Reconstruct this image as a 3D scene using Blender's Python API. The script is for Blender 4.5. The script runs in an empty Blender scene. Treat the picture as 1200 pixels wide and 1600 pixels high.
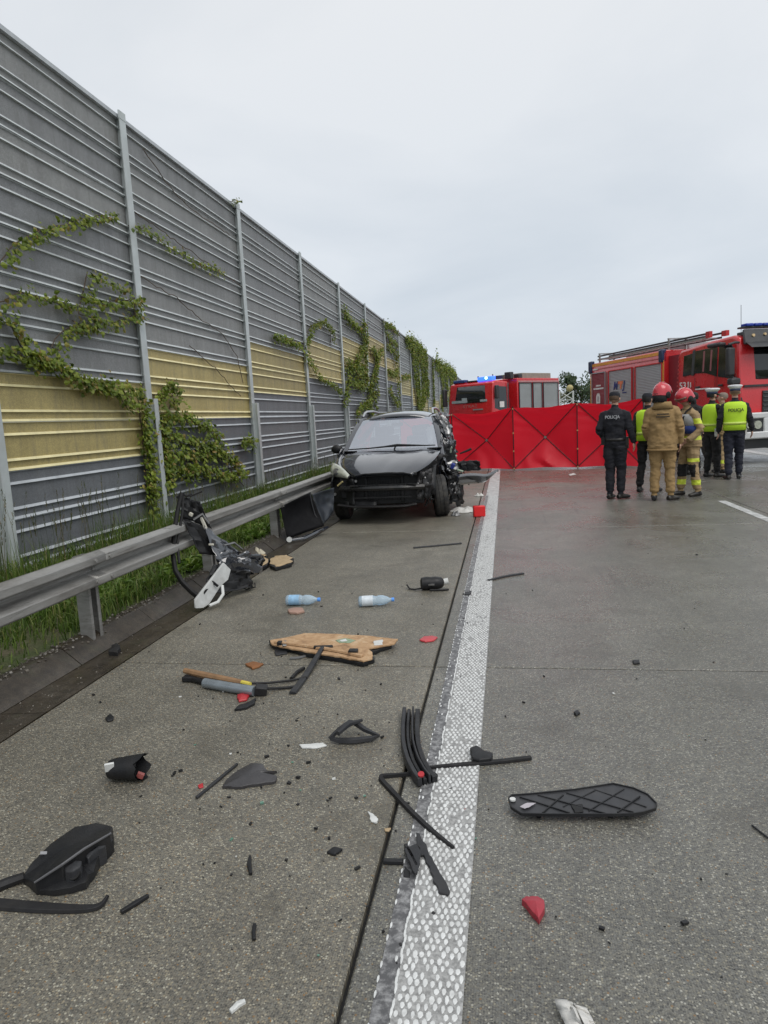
import bpy, bmesh, math, random
import numpy as np
from mathutils import Vector, Matrix, Euler, noise

S = bpy.context.scene
COL = S.collection
R = math.radians
rnd = random.Random(7)

# ------------------------------------------------------------------ camera
EYE = Vector((0, 0, 1.55))
FPX = 1060.0                                   # focal length in pixels of a 1200 x 1600 frame
PITCH, YAW, ROLL = R(7.787), R(10.374), R(3.0)  # looking down, turned left of the road, rolled
_F = Vector((-math.sin(YAW), math.cos(YAW), 0)); _R = Vector((math.cos(YAW), math.sin(YAW), 0)); _Z = Vector((0, 0, 1))
FWD = _F * math.cos(PITCH) - _Z * math.sin(PITCH)
_DN = -(_Z * math.cos(PITCH) + _F * math.sin(PITCH))
XI = _R * math.cos(ROLL) + _DN * math.sin(ROLL)
YI = -_R * math.sin(ROLL) + _DN * math.cos(ROLL)
cam_d = bpy.data.cameras.new('camera'); cam = bpy.data.objects.new('camera', cam_d); COL.objects.link(cam)
cam_d.sensor_width = 36; cam_d.sensor_fit = 'AUTO'; cam_d.lens = FPX / 1600 * 36
cam_d.clip_start = 0.05; cam_d.clip_end = 3000
cam.matrix_world = Matrix(((XI.x, -YI.x, -FWD.x, EYE.x), (XI.y, -YI.y, -FWD.y, EYE.y), (XI.z, -YI.z, -FWD.z, EYE.z), (0, 0, 0, 1)))
S.camera = cam
S.render.resolution_x, S.render.resolution_y = 768, 1024

# survey helpers: sight lines of the photograph met with known planes of the place
def _ray(px, py): return FWD + XI * ((px - 600) / FPX) + YI * ((py - 800) / FPX)
def G(px, py, z=0.0):
    r = _ray(px, py); return EYE + r * ((z - EYE.z) / r.z)
def WX(px, py, x):
    r = _ray(px, py); return EYE + r * (x / r.x)
def PY(px, py, y):
    r = _ray(px, py); return EYE + r * (y / r.y)

# ------------------------------------------------------------------ sky, sun, exposure
SUN_EL, SUN_AZ = R(56), R(135)     # azimuth from +Y towards +X
W = bpy.data.worlds.new('World'); S.world = W; W.use_nodes = True
nt = W.node_tree; nt.nodes.clear()
def wn(t, **k):
    n = nt.nodes.new(t)
    for a, b in k.items(): setattr(n, a, b)
    return n
out = wn('ShaderNodeOutputWorld'); bg = wn('ShaderNodeBackground'); sky = wn('ShaderNodeTexSky')
sky.sky_type = 'NISHITA'; sky.sun_disc = False; sky.sun_elevation = SUN_EL; sky.sun_rotation = SUN_AZ; sky.air_density = 1.0; sky.dust_density = 3.0
tc = wn('ShaderNodeTexCoord'); sep = wn('ShaderNodeSeparateXYZ'); nt.links.new(tc.outputs['Generated'], sep.inputs[0])
mz = wn('ShaderNodeMath', operation='MAXIMUM'); nt.links.new(sep.outputs[2], mz.inputs[0]); mz.inputs[1].default_value = 0.0
az = wn('ShaderNodeMath', operation='ADD'); nt.links.new(mz.outputs[0], az.inputs[0]); az.inputs[1].default_value = 0.22
dv = wn('ShaderNodeVectorMath', operation='SCALE')
iz = wn('ShaderNodeMath', operation='DIVIDE'); iz.inputs[0].default_value = 1.0; nt.links.new(az.outputs[0], iz.inputs[1])
nt.links.new(tc.outputs['Generated'], dv.inputs[0]); nt.links.new(iz.outputs[0], dv.inputs['Scale'])
n1 = wn('ShaderNodeTexNoise'); n1.inputs['Scale'].default_value = 1.15; n1.inputs['Detail'].default_value = 6; n1.inputs['Roughness'].default_value = 0.5; n1.inputs['Distortion'].default_value = 0.4
nt.links.new(dv.outputs[0], n1.inputs['Vector'])
cr = wn('ShaderNodeValToRGB'); cr.color_ramp.elements[0].position = 0.3; cr.color_ramp.elements[0].color = (0.72, 0.76, 0.805, 1)
cr.color_ramp.elements[1].position = 0.64; cr.color_ramp.elements[1].color = (0.86, 0.88, 0.905, 1)
nt.links.new(n1.outputs['Fac'], cr.inputs[0])
gr = wn('ShaderNodeValToRGB'); gr.color_ramp.elements[0].position = 0.0; gr.color_ramp.elements[0].color = (0.84, 0.90, 0.96, 1)
gr.color_ramp.elements[1].position = 0.55; gr.color_ramp.elements[1].color = (1.0, 1.0, 1.0, 1)
nt.links.new(mz.outputs[0], gr.inputs[0])
mu = wn('ShaderNodeMixRGB', blend_type='MULTIPLY'); mu.inputs[0].default_value = 1
nt.links.new(cr.outputs[0], mu.inputs[1]); nt.links.new(gr.outputs[0], mu.inputs[2])
ss = wn('ShaderNodeVectorMath', operation='SCALE'); ss.inputs['Scale'].default_value = 0.10
nt.links.new(sky.outputs[0], ss.inputs[0])
mx = wn('ShaderNodeMixRGB'); mx.inputs[0].default_value = 0.94
nt.links.new(ss.outputs[0], mx.inputs[1]); nt.links.new(mu.outputs[0], mx.inputs[2])
nt.links.new(mx.outputs[0], bg.inputs['Color']); bg.inputs['Strength'].default_value = 1.0
nt.links.new(bg.outputs[0], out.inputs[0])
sun_d = bpy.data.lights.new('sun', 'SUN'); sun_d.energy = 1.5; sun_d.angle = R(40); sun_d.color = (1, 0.97, 0.93)
sun = bpy.data.objects.new('sun', sun_d); COL.objects.link(sun)
sd = Vector((math.sin(SUN_AZ) * math.cos(SUN_EL), math.cos(SUN_AZ) * math.cos(SUN_EL), math.sin(SUN_EL)))
sun.rotation_euler = (-sd).to_track_quat('-Z', 'Y').to_euler()
S.view_settings.view_transform = 'Standard'; S.view_settings.look = 'None'; S.view_settings.gamma = 1; S.view_settings.exposure = 0.0
S.view_settings.use_curve_mapping = False
S.render.engine = 'CYCLES'; S.cycles.use_denoising = True; S.cycles.max_bounces = 8; S.cycles.transparent_max_bounces = 12

# ------------------------------------------------------------------ materials
MATS = {}
class NB:
    """tiny node helper"""
    def __init__(s, name):
        s.m = bpy.data.materials.new(name); s.m.use_nodes = True; s.t = s.m.node_tree; s.t.nodes.clear()
        s.out = s.n('ShaderNodeOutputMaterial'); s.b = s.n('ShaderNodeBsdfPrincipled'); s.l(s.b.outputs[0], s.out.inputs[0])
    def n(s, t, **k):
        x = s.t.nodes.new(t)
        for a, b in k.items(): setattr(x, a, b)
        return x
    def l(s, a, b): s.t.links.new(a, b)
    def noise(s, vec, scale, detail=4, rough=0.55, dist=0):
        x = s.n('ShaderNodeTexNoise'); x.inputs['Scale'].default_value = scale; x.inputs['Detail'].default_value = detail
        x.inputs['Roughness'].default_value = rough; x.inputs['Distortion'].default_value = dist
        if vec is not None: s.l(vec, x.inputs['Vector'])
        return x.outputs['Fac']
    def ramp(s, fac, stops, interp='LINEAR'):
        x = s.n('ShaderNodeValToRGB'); e = x.color_ramp.elements; x.color_ramp.interpolation = interp
        while len(e) < len(stops): e.new(0.5)
        for k, (p, c) in enumerate(stops):
            e[k].position = p; e[k].color = (c, c, c, 1) if isinstance(c, (int, float)) else (*c[:3], 1)
        s.l(fac, x.inputs[0]); return x.outputs[0]
    def mix(s, fac, a, b, mode='MIX'):
        x = s.n('ShaderNodeMixRGB', blend_type=mode)
        for i, q in ((0, fac), (1, a), (2, b)):
            if hasattr(q, 'is_linked'): s.l(q, x.inputs[i])
            elif isinstance(q, (int, float)): x.inputs[i].default_value = q if i == 0 else (q, q, q, 1)
            else: x.inputs[i].default_value = (*q[:3], 1)
        return x.outputs[0]
    def math(s, op, a, b=None):
        x = s.n('ShaderNodeMath', operation=op)
        for i, q in ((0, a), (1, b)):
            if q is None: continue
            if hasattr(q, 'is_linked'): s.l(q, x.inputs[i])
            else: x.inputs[i].default_value = q
        return x.outputs[0]
    def bump(s, h, strength, dist, prev=None):
        x = s.n('ShaderNodeBump'); x.inputs['Strength'].default_value = strength; x.inputs['Distance'].default_value = dist
        s.l(h, x.inputs['Height'])
        if prev is not None: s.l(prev, x.inputs['Normal'])
        s.l(x.outputs[0], s.b.inputs['Normal']); return x.outputs[0]
    def set(s, col=None, rough=None, metal=None, **k):
        for nm, q in (('Base Color', col), ('Roughness', rough), ('Metallic', metal)):
            if q is None: continue
            if hasattr(q, 'is_linked'): s.l(q, s.b.inputs[nm])
            elif isinstance(q, (int, float)): s.b.inputs[nm].default_value = q
            else: s.b.inputs[nm].default_value = (*q[:3], 1)
        for nm, q in k.items(): s.b.inputs[nm.replace('_', ' ')].default_value = q
        return s.m
    def pos(s): return s.n('ShaderNodeNewGeometry').outputs['Position']
    def obj(s): return s.n('ShaderNodeTexCoord').outputs['Object']
    def island(s): return s.n('ShaderNodeNewGeometry').outputs['Random Per Island']

def M(name, col, rough=0.5, metal=0.0, var=0.18, scale=6.0, bump=0.0, bscale=60.0, bdist=0.004, dirt=0.0, dirtcol=(0.16, 0.14, 0.11), **k):
    """a plain real surface: base colour with blotches, uneven gloss, fine relief and a little road dirt"""
    if name in MATS: return MATS[name]
    b = NB(name); p = b.obj()
    n = b.noise(p, scale, 5, 0.6)
    v = b.ramp(n, [(0.25, 1 - var), (0.75, 1 + var)])
    c = b.mix(1.0, (*col, 1), v, 'MULTIPLY')
    if dirt > 0:
        d = b.ramp(b.noise(p, scale * 0.7, 8, 0.7, 0.5), [(0.45, 0.0), (0.72, dirt)])
        c = b.mix(d, c, dirtcol)
    r = b.ramp(b.noise(p, scale * 1.7, 4, 0.6), [(0.3, max(rough - 0.1, 0.02)), (0.7, min(rough + 0.12, 1))])
    b.set(c, r, metal, **k)
    if bump > 0: b.bump(b.noise(p, bscale, 3, 0.6), bump, bdist)
    MATS[name] = b.m
    return b.m

def concrete(name, dark, warm, wet):
    b = NB(name); p = b.pos()
    w = b.n('ShaderNodeVectorMath', operation='MULTIPLY'); b.l(p, w.inputs[0]); w.inputs[1].default_value = (1, 1, 0.0)
    p = w.outputs[0]
    v = b.n('ShaderNodeTexVoronoi', voronoi_dimensions='2D'); v.inputs['Scale'].default_value = 135; b.l(p, v.inputs['Vector'])
    sp = b.n('ShaderNodeSeparateColor'); b.l(v.outputs['Color'], sp.inputs[0])
    k = dark
    peb = b.ramp(sp.outputs[0], [(0.0, (0.055 * k, 0.055 * k, 0.052 * k)), (0.30, (0.115 * k, 0.114 * k, 0.107 * k)), (0.52, (0.178 * k * warm, 0.174 * k, 0.145 * k)), (0.72, (0.155 * k, 0.160 * k, 0.156 * k)),
                                 (0.88, (0.265 * k * warm, 0.25 * k, 0.19 * k)), (0.965, (0.40 * k, 0.395 * k, 0.35 * k))])
    rust = b.math('GREATER_THAN', sp.outputs[1], 0.982)
    peb = b.mix(rust, peb, (0.22 * k, 0.14 * k, 0.07 * k))
    v2 = b.n('ShaderNodeTexVoronoi', voronoi_dimensions='2D'); v2.inputs['Scale'].default_value = 290; b.l(p, v2.inputs['Vector'])
    sp2 = b.n('ShaderNodeSeparateColor'); b.l(v2.outputs['Color'], sp2.inputs[0])
    sand = b.ramp(sp2.outputs[0], [(0.0, (0.08 * k, 0.079 * k, 0.072 * k)), (0.7, (0.155 * k * warm, 0.153 * k, 0.135 * k)), (1.0, (0.23 * k, 0.228 * k, 0.20 * k))])
    mort = b.ramp(v.outputs['Distance'], [(0.36, 0.0), (0.52, 1.0)])
    c = b.mix(mort, peb, sand)
    big = b.noise(p, 0.55, 6, 0.62, 0.6); mid = b.noise(p, 3.2, 5, 0.6)
    c = b.mix(1.0, c, b.ramp(big, [(0.3, 0.80), (0.7, 1.16)]), 'MULTIPLY')
    c = b.mix(1.0, c, b.ramp(mid, [(0.3, 0.88), (0.7, 1.10)]), 'MULTIPLY')
    stain = b.ramp(b.noise(p, 1.3, 7, 0.7, 1.2), [(0.54, 0.0), (0.70, 0.55)])
    c = b.mix(stain, c, (0.075 * k, 0.07 * k, 0.058 * k))
    # pale scrapes and dark rubber scuffs left by dragged metal and braking
    ro = b.n('ShaderNodeMapping'); ro.inputs['Rotation'].default_value = (0, 0, 0.35); ro.inputs['Scale'].default_value = (7.0, 0.5, 1); b.l(p, ro.inputs['Vector'])
    where = b.ramp(b.noise(p, 0.38, 3, 0.5), [(0.50, 0.0), (0.62, 1.0)])
    scr = b.ramp(b.noise(ro.outputs[0], 2.6, 6, 0.75, 0.4), [(0.60, 0.0), (0.72, 0.5)])
    c = b.mix(b.math('MULTIPLY', scr, where), c, (0.24 * k, 0.24 * k, 0.23 * k))
    ro2 = b.n('ShaderNodeMapping'); ro2.inputs['Rotation'].default_value = (0, 0, -0.12); ro2.inputs['Location'].default_value = (3, 1, 0); ro2.inputs['Scale'].default_value = (4.0, 0.22, 1); b.l(p, ro2.inputs['Vector'])
    scf = b.ramp(b.noise(ro2.outputs[0], 2.2, 5, 0.7, 0.3), [(0.60, 0.0), (0.75, 0.55)])
    c = b.mix(scf, c, (0.05 * k, 0.05 * k, 0.048 * k))
    # long tyre-polished bands along the road
    st = b.n('ShaderNodeVectorMath', operation='MULTIPLY'); b.l(p, st.inputs[0]); st.inputs[1].default_value = (1.6, 0.05, 0)
    c = b.mix(1.0, c, b.ramp(b.noise(st.outputs[0], 1.3, 4, 0.6), [(0.3, 0.90), (0.7, 1.07)]), 'MULTIPLY')
    rg = b.ramp(b.noise(p, 0.8, 5, 0.65, 0.5), [(0.32, wet), (0.68, min(wet + 0.28, 1))])
    c = b.mix(1.0, c, (1.0 + 0.5 * (warm - 1), 1.0, 1.0 - 1.4 * (warm - 1)), 'MULTIPLY')
    b.set(c, rg, 0, Specular_IOR_Level=0.5)
    n1 = b.bump(v.outputs['Distance'], 0.38, -0.004)
    b.bump(b.noise(p, 300, 2), 0.15, 0.0015, n1)
    return b.m

def leafy(name, stops, rough=0.5):
    b = NB(name)
    c = b.ramp(b.island(), stops)
    c = b.mix(1.0, c, b.ramp(b.noise(b.pos(), 2.5, 3), [(0.3, 0.75), (0.7, 1.2)]), 'MULTIPLY')
    b.set(c, rough, 0, Specular_IOR_Level=0.35)
    tr = b.n('ShaderNodeBsdfTranslucent'); b.l(c, tr.inputs[0])
    ms = b.n('ShaderNodeMixShader'); ms.inputs[0].default_value = 0.28
    b.l(b.b.outputs[0], ms.inputs[1]); b.l(tr.outputs[0], ms.inputs[2]); b.l(ms.outputs[0], b.out.inputs[0])
    return b.m

def glassy(name, tint, ior=1.9, rough=0.02):
    b = NB(name); b.t.nodes.remove(b.b)
    tr = b.n('ShaderNodeBsdfTransparent'); tr.inputs[0].default_value = (*tint, 1)
    gl = b.n('ShaderNodeBsdfGlossy'); gl.inputs['Roughness'].default_value = rough; gl.inputs[0].default_value = (0.95, 0.97, 1, 1)
    fr = b.n('ShaderNodeFresnel'); fr.inputs[0].default_value = ior
    ms = b.n('ShaderNodeMixShader'); b.l(fr.outputs[0], ms.inputs[0]); b.l(tr.outputs[0], ms.inputs[1]); b.l(gl.outputs[0], ms.inputs[2]); b.l(ms.outputs[0], b.out.inputs[0])
    return b.m

# ------------------------------------------------------------------ mesh helpers
class MB:
    def __init__(s): s.v = []; s.f = []; s.m = []; s.k = 0
    def add(s, vs, fs, k=None):
        o = len(s.v); s.v += [tuple(x) for x in vs]; s.f += [tuple(i + o for i in f) for f in fs]; s.m += [s.k if k is None else k] * len(fs); return s
    def box(s, c, d, rot=None, k=None):
        c = Vector(c); q = Euler(rot).to_matrix() if rot else Matrix.Identity(3)
        vs = [c + q @ Vector((x * d[0] / 2, y * d[1] / 2, z * d[2] / 2)) for x in (-1, 1) for y in (-1, 1) for z in (-1, 1)]
        return s.add(vs, [(0, 1, 3, 2), (4, 6, 7, 5), (0, 4, 5, 1), (2, 3, 7, 6), (0, 2, 6, 4), (1, 5, 7, 3)], k)
    def loft(s, rings, k=None, cap=True, closed=True):
        n = len(rings[0]); vs = [p for r in rings for p in r]; fs = []
        for i in range(len(rings) - 1):
            for j in range(n if closed else n - 1):
                a, b = i * n + j, i * n + (j + 1) % n; fs.append((a, b, b + n, a + n))
        if cap and closed: fs += [tuple(range(n))[::-1], tuple(range((len(rings) - 1) * n, len(rings) * n))]
        return s.add(vs, fs, k)
    def tube(s, pts, r, n=8, k=None, ref=None, cap=True):
        """swept tube; r a number, a list, or a list of (a, b) half axes; ref fixes the a axis"""
        P = [Vector(p) for p in pts]; rings = []; prev = None
        for i, p in enumerate(P):
            t = (P[min(i + 1, len(P) - 1)] - P[max(i - 1, 0)])
            t = t.normalized() if t.length > 1e-9 else Vector((0, 0, 1))
            if ref is not None: u = Vector(ref) - t * t.dot(Vector(ref))
            elif prev is None: u = t.orthogonal()
            else: u = prev - t * t.dot(prev)
            if u.length < 1e-6: u = t.orthogonal()
            u.normalize(); prev = u; w = t.cross(u)
            q = r if isinstance(r, (int, float)) else r[i]
            a, b = (q, q) if isinstance(q, (int, float)) else q
            rings.append([p + u * (a * math.cos(2 * math.pi * j / n)) + w * (b * math.sin(2 * math.pi * j / n)) for j in range(n)])
        return s.loft(rings, k, cap)
    def strip(s, pts, wd, ht, k=None, up=(0, 0, 1)):
        """swept rectangle (width across, height along up), base on the path; wd, ht numbers or lists"""
        P = [Vector(p) for p in pts]; U = Vector(up); rings = []
        for i, p in enumerate(P):
            t = (P[min(i + 1, len(P) - 1)] - P[max(i - 1, 0)]).normalized(); x = t.cross(U).normalized()
            u = x.cross(t).normalized()
            a = (wd if isinstance(wd, (int, float)) else wd[i]) / 2; h = ht if isinstance(ht, (int, float)) else ht[i]
            rings.append([p - x * a, p + x * a, p + x * a * 0.8 + u * h, p - x * a * 0.8 + u * h])
        return s.loft(rings, k)
    def ell(s, c, r, nu=14, nv=9, k=None, rot=None):
        c = Vector(c); q = Euler(rot).to_matrix() if rot else Matrix.Identity(3); vs = [c + q @ Vector((0, 0, r[2]))]; fs = []
        for i in range(1, nv):
            a = math.pi * i / nv
            for j in range(nu):
                b = 2 * math.pi * j / nu; vs.append(c + q @ Vector((r[0] * math.sin(a) * math.cos(b), r[1] * math.sin(a) * math.sin(b), r[2] * math.cos(a))))
        vs.append(c + q @ Vector((0, 0, -r[2]))); L = len(vs) - 1
        for j in range(nu):
            fs.append((0, 1 + j, 1 + (j + 1) % nu)); e = 1 + (nv - 2) * nu; fs.append((L, e + (j + 1) % nu, e + j))
        for i in range(nv - 2):
            for j in range(nu):
                a = 1 + i * nu + j; b = 1 + i * nu + (j + 1) % nu; fs.append((a, a + nu, b + nu, b))
        return s.add(vs, fs, k)
    def prism(s, poly, vec, k=None):
        """polygon (3-D points) extruded by vec"""
        n = len(poly); a = [Vector(p) for p in poly]; v = Vector(vec); b = [p + v for p in a]
        return s.add(a + b, [tuple(range(n))[::-1], tuple(range(n, 2 * n))] + [(i, (i + 1) % n, n + (i + 1) % n, n + i) for i in range(n)], k)
    def grid(s, rows, k=None, thick=0.0):
        nr, nc = len(rows), len(rows[0]); vs = [Vector(p) for r in rows for p in r]
        fs = [(i * nc + j, i * nc + j + 1, (i + 1) * nc + j + 1, (i + 1) * nc + j) for i in range(nr - 1) for j in range(nc - 1)]
        return s.add(vs, fs, k)
    def disc(s, c, ax, r, h, n=20, k=None, r2=None):
        c = Vector(c); a = Vector(ax).normalized()
        return s.tube([c - a * h / 2, c + a * h / 2], [r, r if r2 is None else r2], n, k)
    def lathe(s, c, ax, prof, n=16, k=None, cap=True):
        """prof: (distance along axis, radius)"""
        c = Vector(c); a = Vector(ax).normalized(); u = a.orthogonal().normalized(); w = a.cross(u)
        return s.loft([[c + a * d + (u * math.cos(2 * math.pi * j / n) + w * math.sin(2 * math.pi * j / n)) * max(r, 1e-4) for j in range(n)] for d, r in prof], k, cap)
    def mesh(s, name, mats, smooth=True, angle=40):
        me = bpy.data.meshes.new(name); me.from_pydata(s.v, [], s.f)
        for m in (mats if isinstance(mats, (list, tuple)) else [mats]): me.materials.append(m)
        if max(s.m, default=0): me.polygons.foreach_set('material_index', s.m)
        bm = bmesh.new(); bm.from_mesh(me); bmesh.ops.recalc_face_normals(bm, faces=bm.faces); bm.to_mesh(me); bm.free()
        if smooth:
            me.polygons.foreach_set('use_smooth', [True] * len(me.polygons)); me.set_sharp_from_angle(angle=R(angle))
        me.update(); return me
    def build(s, name, mats, parent=None, bevel=0, smooth=True, angle=40, seg=2, solid=0):
        o = bpy.data.objects.new(name, s.mesh(name, mats, smooth, angle)); COL.objects.link(o); o.parent = parent
        if solid:
            m = o.modifiers.new('thick', 'SOLIDIFY'); m.thickness = solid; m.offset = 0
        if bevel:
            m = o.modifiers.new('bevel', 'BEVEL'); m.width = bevel; m.segments = seg; m.limit_method = 'ANGLE'; m.angle_limit = R(40)
        return o

def _build_each(s, name, mats, parent=None, **k):
    """every connected piece becomes an object of its own"""
    p = list(range(len(s.v)))
    def fd(i):
        while p[i] != i: p[i] = p[p[i]]; i = p[i]
        return i
    for f in s.f:
        for i in f[1:]: p[fd(i)] = fd(f[0])
    grp = {}
    for f, q in zip(s.f, s.m): grp.setdefault(fd(f[0]), []).append((f, q))
    out = []
    for fs in grp.values():
        ids = sorted({i for f, _ in fs for i in f}); mp = {i: n for n, i in enumerate(ids)}; b = MB(); b.v = [s.v[i] for i in ids]; b.f = [tuple(mp[i] for i in f) for f, _ in fs]; b.m = [q for _, q in fs]; out.append(b.build(name, mats, parent, **k))
    return out
MB.build_each = _build_each

def tag(o, label=None, cat=None, group=None, kind=None):
    for k, v in (('label', label), ('category', cat), ('group', group), ('kind', kind)):
        if v: o[k] = v
    return o
def thing(name, label, cat, loc=(0, 0, 0), rz=0, group=None):
    o = bpy.data.objects.new(name, None); COL.objects.link(o); o.location = loc; o.rotation_euler = (0, 0, rz); o.empty_display_size = 0.2
    return tag(o, label, cat, group, 'thing')
def structure(name, label=None):
    o = bpy.data.objects.new(name, None); COL.objects.link(o); o.empty_display_size = 0.2; return tag(o, label, None, None, 'structure')
def inst(me, name, parent=None, loc=(0, 0, 0), rot=(0, 0, 0), sc=(1, 1, 1)):
    o = bpy.data.objects.new(name, me); COL.objects.link(o); o.parent = parent; o.location = loc; o.rotation_euler = rot; o.scale = sc; return o
def lettering(txt, size, mat, parent, mtx, depth=0.004, name='lettering', shear=0.0, bold=0.0, width=None):
    c = bpy.data.curves.new('t', 'FONT'); c.body = txt; c.size = size; c.extrude = depth / 2; c.align_x = 'CENTER'; c.align_y = 'CENTER'; c.shear = shear; c.offset = bold; c.resolution_u = 3
    t = bpy.data.objects.new('t', c); COL.objects.link(t); dg = bpy.context.evaluated_depsgraph_get()
    me = bpy.data.meshes.new_from_object(t.evaluated_get(dg)); COL.objects.unlink(t); bpy.data.objects.remove(t); bpy.data.curves.remove(c)
    if width and len(me.vertices):
        xs = [v.co.x for v in me.vertices]; f = width / (max(xs) - min(xs))
        for v in me.vertices: v.co.x *= f
    me.transform(mtx); me.materials.clear(); me.materials.append(mat)
    o = bpy.data.objects.new(name, me); COL.objects.link(o); o.parent = parent; return o
def frame(o, x, y):
    """matrix whose local x, y axes are the given directions, at o"""
    x = Vector(x).normalized(); y = Vector(y); y = (y - x * x.dot(y)).normalized(); z = x.cross(y)
    return Matrix(((x.x, y.x, z.x, o[0]), (x.y, y.y, z.y, o[1]), (x.z, y.z, z.z, o[2]), (0, 0, 0, 1)))
def nz(p, s=1.0): return noise.noise(Vector(p) * s)
def crumple(mb, o, u, v, nu, nv, amp, fr, seed, k=None, fold=0.0):
    """a torn, buckled sheet spanned by u and v from o"""
    o, u, v = Vector(o), Vector(u), Vector(v); n = u.cross(v).normalized(); rows = []
    for i in range(nu + 1):
        row = []
        for j in range(nv + 1):
            a, b = i / nu, j / nv
            p = o + u * a + v * b; q = Vector((a * fr + seed * 3.1, b * fr * 1.2 - seed, seed * 1.7))
            d = abs(noise.noise(q)) * 2 - 0.4 + 0.5 * noise.noise(q * 2.7)
            e = noise.noise(q * 1.9 + Vector((9, 0, 0)))
            p = p + n * (amp * d + fold * (a - 0.5) ** 2 * 4) + u.normalized() * (amp * 0.7 * e) + v.normalized() * (amp * 0.7 * noise.noise(q * 2.1 - Vector((0, 7, 0))))
            row.append(p)
        rows.append(row)
    mb.grid(rows, k)

# common materials
BLACK_PL = M('black_plastic', (0.013, 0.0135, 0.015), 0.45, 0, 0.35, 9, 0.25, 220, 0.002, 0.07, Specular_IOR_Level=0.32)
BLACK_RB = M('black_rubber', (0.016, 0.016, 0.017), 0.6, 0, 0.35, 12, 0.2, 160, 0.002, 0.06, Specular_IOR_Level=0.3)
GREY_PL = M('charcoal_plastic', (0.026, 0.027, 0.030), 0.5, 0, 0.3, 9, 0.25, 240, 0.002, 0.10, Specular_IOR_Level=0.35)
PAINT_BK = M('black_car_paint', (0.014, 0.017, 0.025), 0.16, 0, 0.2, 4, 0, dirt=0.05, Specular_IOR_Level=0.75, Coat_Weight=1.0, Coat_Roughness=0.04, Coat_IOR=1.7)
STEEL = M('bare_steel', (0.34, 0.34, 0.34), 0.38, 0.85, 0.25, 9, 0.2, 40, 0.004, 0.35)
DARK_ST = M('dark_steel', (0.035, 0.035, 0.037), 0.42, 0.5, 0.35, 11, 0.25, 60, 0.004, 0.12)
WHITE_PL = M('white_plastic', (0.62, 0.63, 0.61), 0.45, 0, 0.1, 8, 0.1, 120, 0.002, 0.25)
RED_PL = M('red_plastic', (0.42, 0.022, 0.03), 0.35, 0, 0.15, 20, 0.1, 200, 0.001, 0.15)
CREAM = M('cream_foam', (0.42, 0.31, 0.18), 0.8, 0, 0.2, 20, 0.3, 90, 0.004, 0.3)
WHITE_CL = M('white_cloth', (0.62, 0.61, 0.58), 0.85, 0, 0.12, 14, 0.3, 150, 0.003, 0.3)
# ================================================================== SETTING
# ground: one sheet to the horizon, with the verge rising towards the barrier
def ground_mat():
    b = NB('field_soil_grass'); p = b.pos()
    c = b.ramp(b.noise(p, 1.8, 7, 0.65, 0.4), [(0.25, (0.045, 0.055, 0.02)), (0.5, (0.065, 0.085, 0.025)), (0.68, (0.10, 0.085, 0.05)), (0.85, (0.14, 0.115, 0.075))])
    c = b.mix(1.0, c, b.ramp(b.noise(p, 40, 4), [(0.3, 0.6), (0.7, 1.3)]), 'MULTIPLY')
    b.set(c, 0.9); b.bump(b.noise(p, 60, 4), 0.6, 0.02); return b.m
xs = [-1500, -300, -60, -12, -5.3, -4.7, -4.2, -3.7, -3.35, -3.13, -3.10, -2.9, 8.3, 8.36, 9.0, 12, 30, 80, 300, 1500]
zs = [0, 0, 0, 0, 0.16, 0.16, 0.14, 0.12, 0.10, 0.095, -0.05, -0.08, -0.08, 0.02, 0.03, 0.0, -0.02, -0.02, 0, 0]
ys = [-300, -40, -10, -2] + [0.5 * i for i in range(0, 61)] + [34, 40, 50, 64, 80, 110, 160, 260, 500, 1000, 2400]
g = MB(); g.grid([[(x, y, z + (0.02 * nz((x * 1.3, y * 1.3, 0)) if -4.8 < x < -3.3 else 0)) for x, z in zip(xs, zs)] for y in ys])
tag(g.build('ground', ground_mat(), smooth=True), kind='structure')

# road: exposed-aggregate concrete slabs with open joints over a dark bed
road = structure('road')
JY0, JS = 4.06, 5.1
XJ = [-2.61, -0.475, 3.5, 8.25]
SH = concrete('shoulder_exposed_aggregate', 1.0, 1.065, 0.32)
L1 = concrete('lane_exposed_aggregate', 0.92, 1.02, 0.17)
bed = MB(); bed.add([(-2.605, -6, -0.03), (8.2, -6, -0.03), (8.2, 140, -0.03), (-2.605, 140, -0.03)], [(0, 1, 2, 3)])
bed.build('joint_bed', M('joint_filler', (0.012, 0.012, 0.012), 0.7), road, smooth=False)
def slab_mesh(w, l, mat):
    s = MB(); e = 0.006; t = 0.16
    top = [(0, 0), (w, 0), (w, l), (0, l)]; inn = [(e, e), (w - e, e), (w - e, l - e), (e, l - e)]
    vs = [(x, y, -t) for x, y in top] + [(x, y, -0.006) for x, y in top] + [(x, y, 0) for x, y in inn]
    s.add(vs, [(0, 1, 5, 4), (1, 2, 6, 5), (2, 3, 7, 6), (3, 0, 4, 7), (4, 5, 9, 8), (5, 6, 10, 9), (6, 7, 11, 10), (7, 4, 8, 11), (8, 9, 10, 11)])
    return s.mesh('slab', mat, False)
for c in range(3):
    gx = 0.008
    w = XJ[c + 1] - XJ[c] - 2 * gx
    me = slab_mesh(w, JS - 0.018, SH if c == 0 else L1)
    for k in range(-2, 22):
        inst(me, 'slab', road, (XJ[c] + gx, JY0 + JS * k + 0.009, 0.0))

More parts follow.
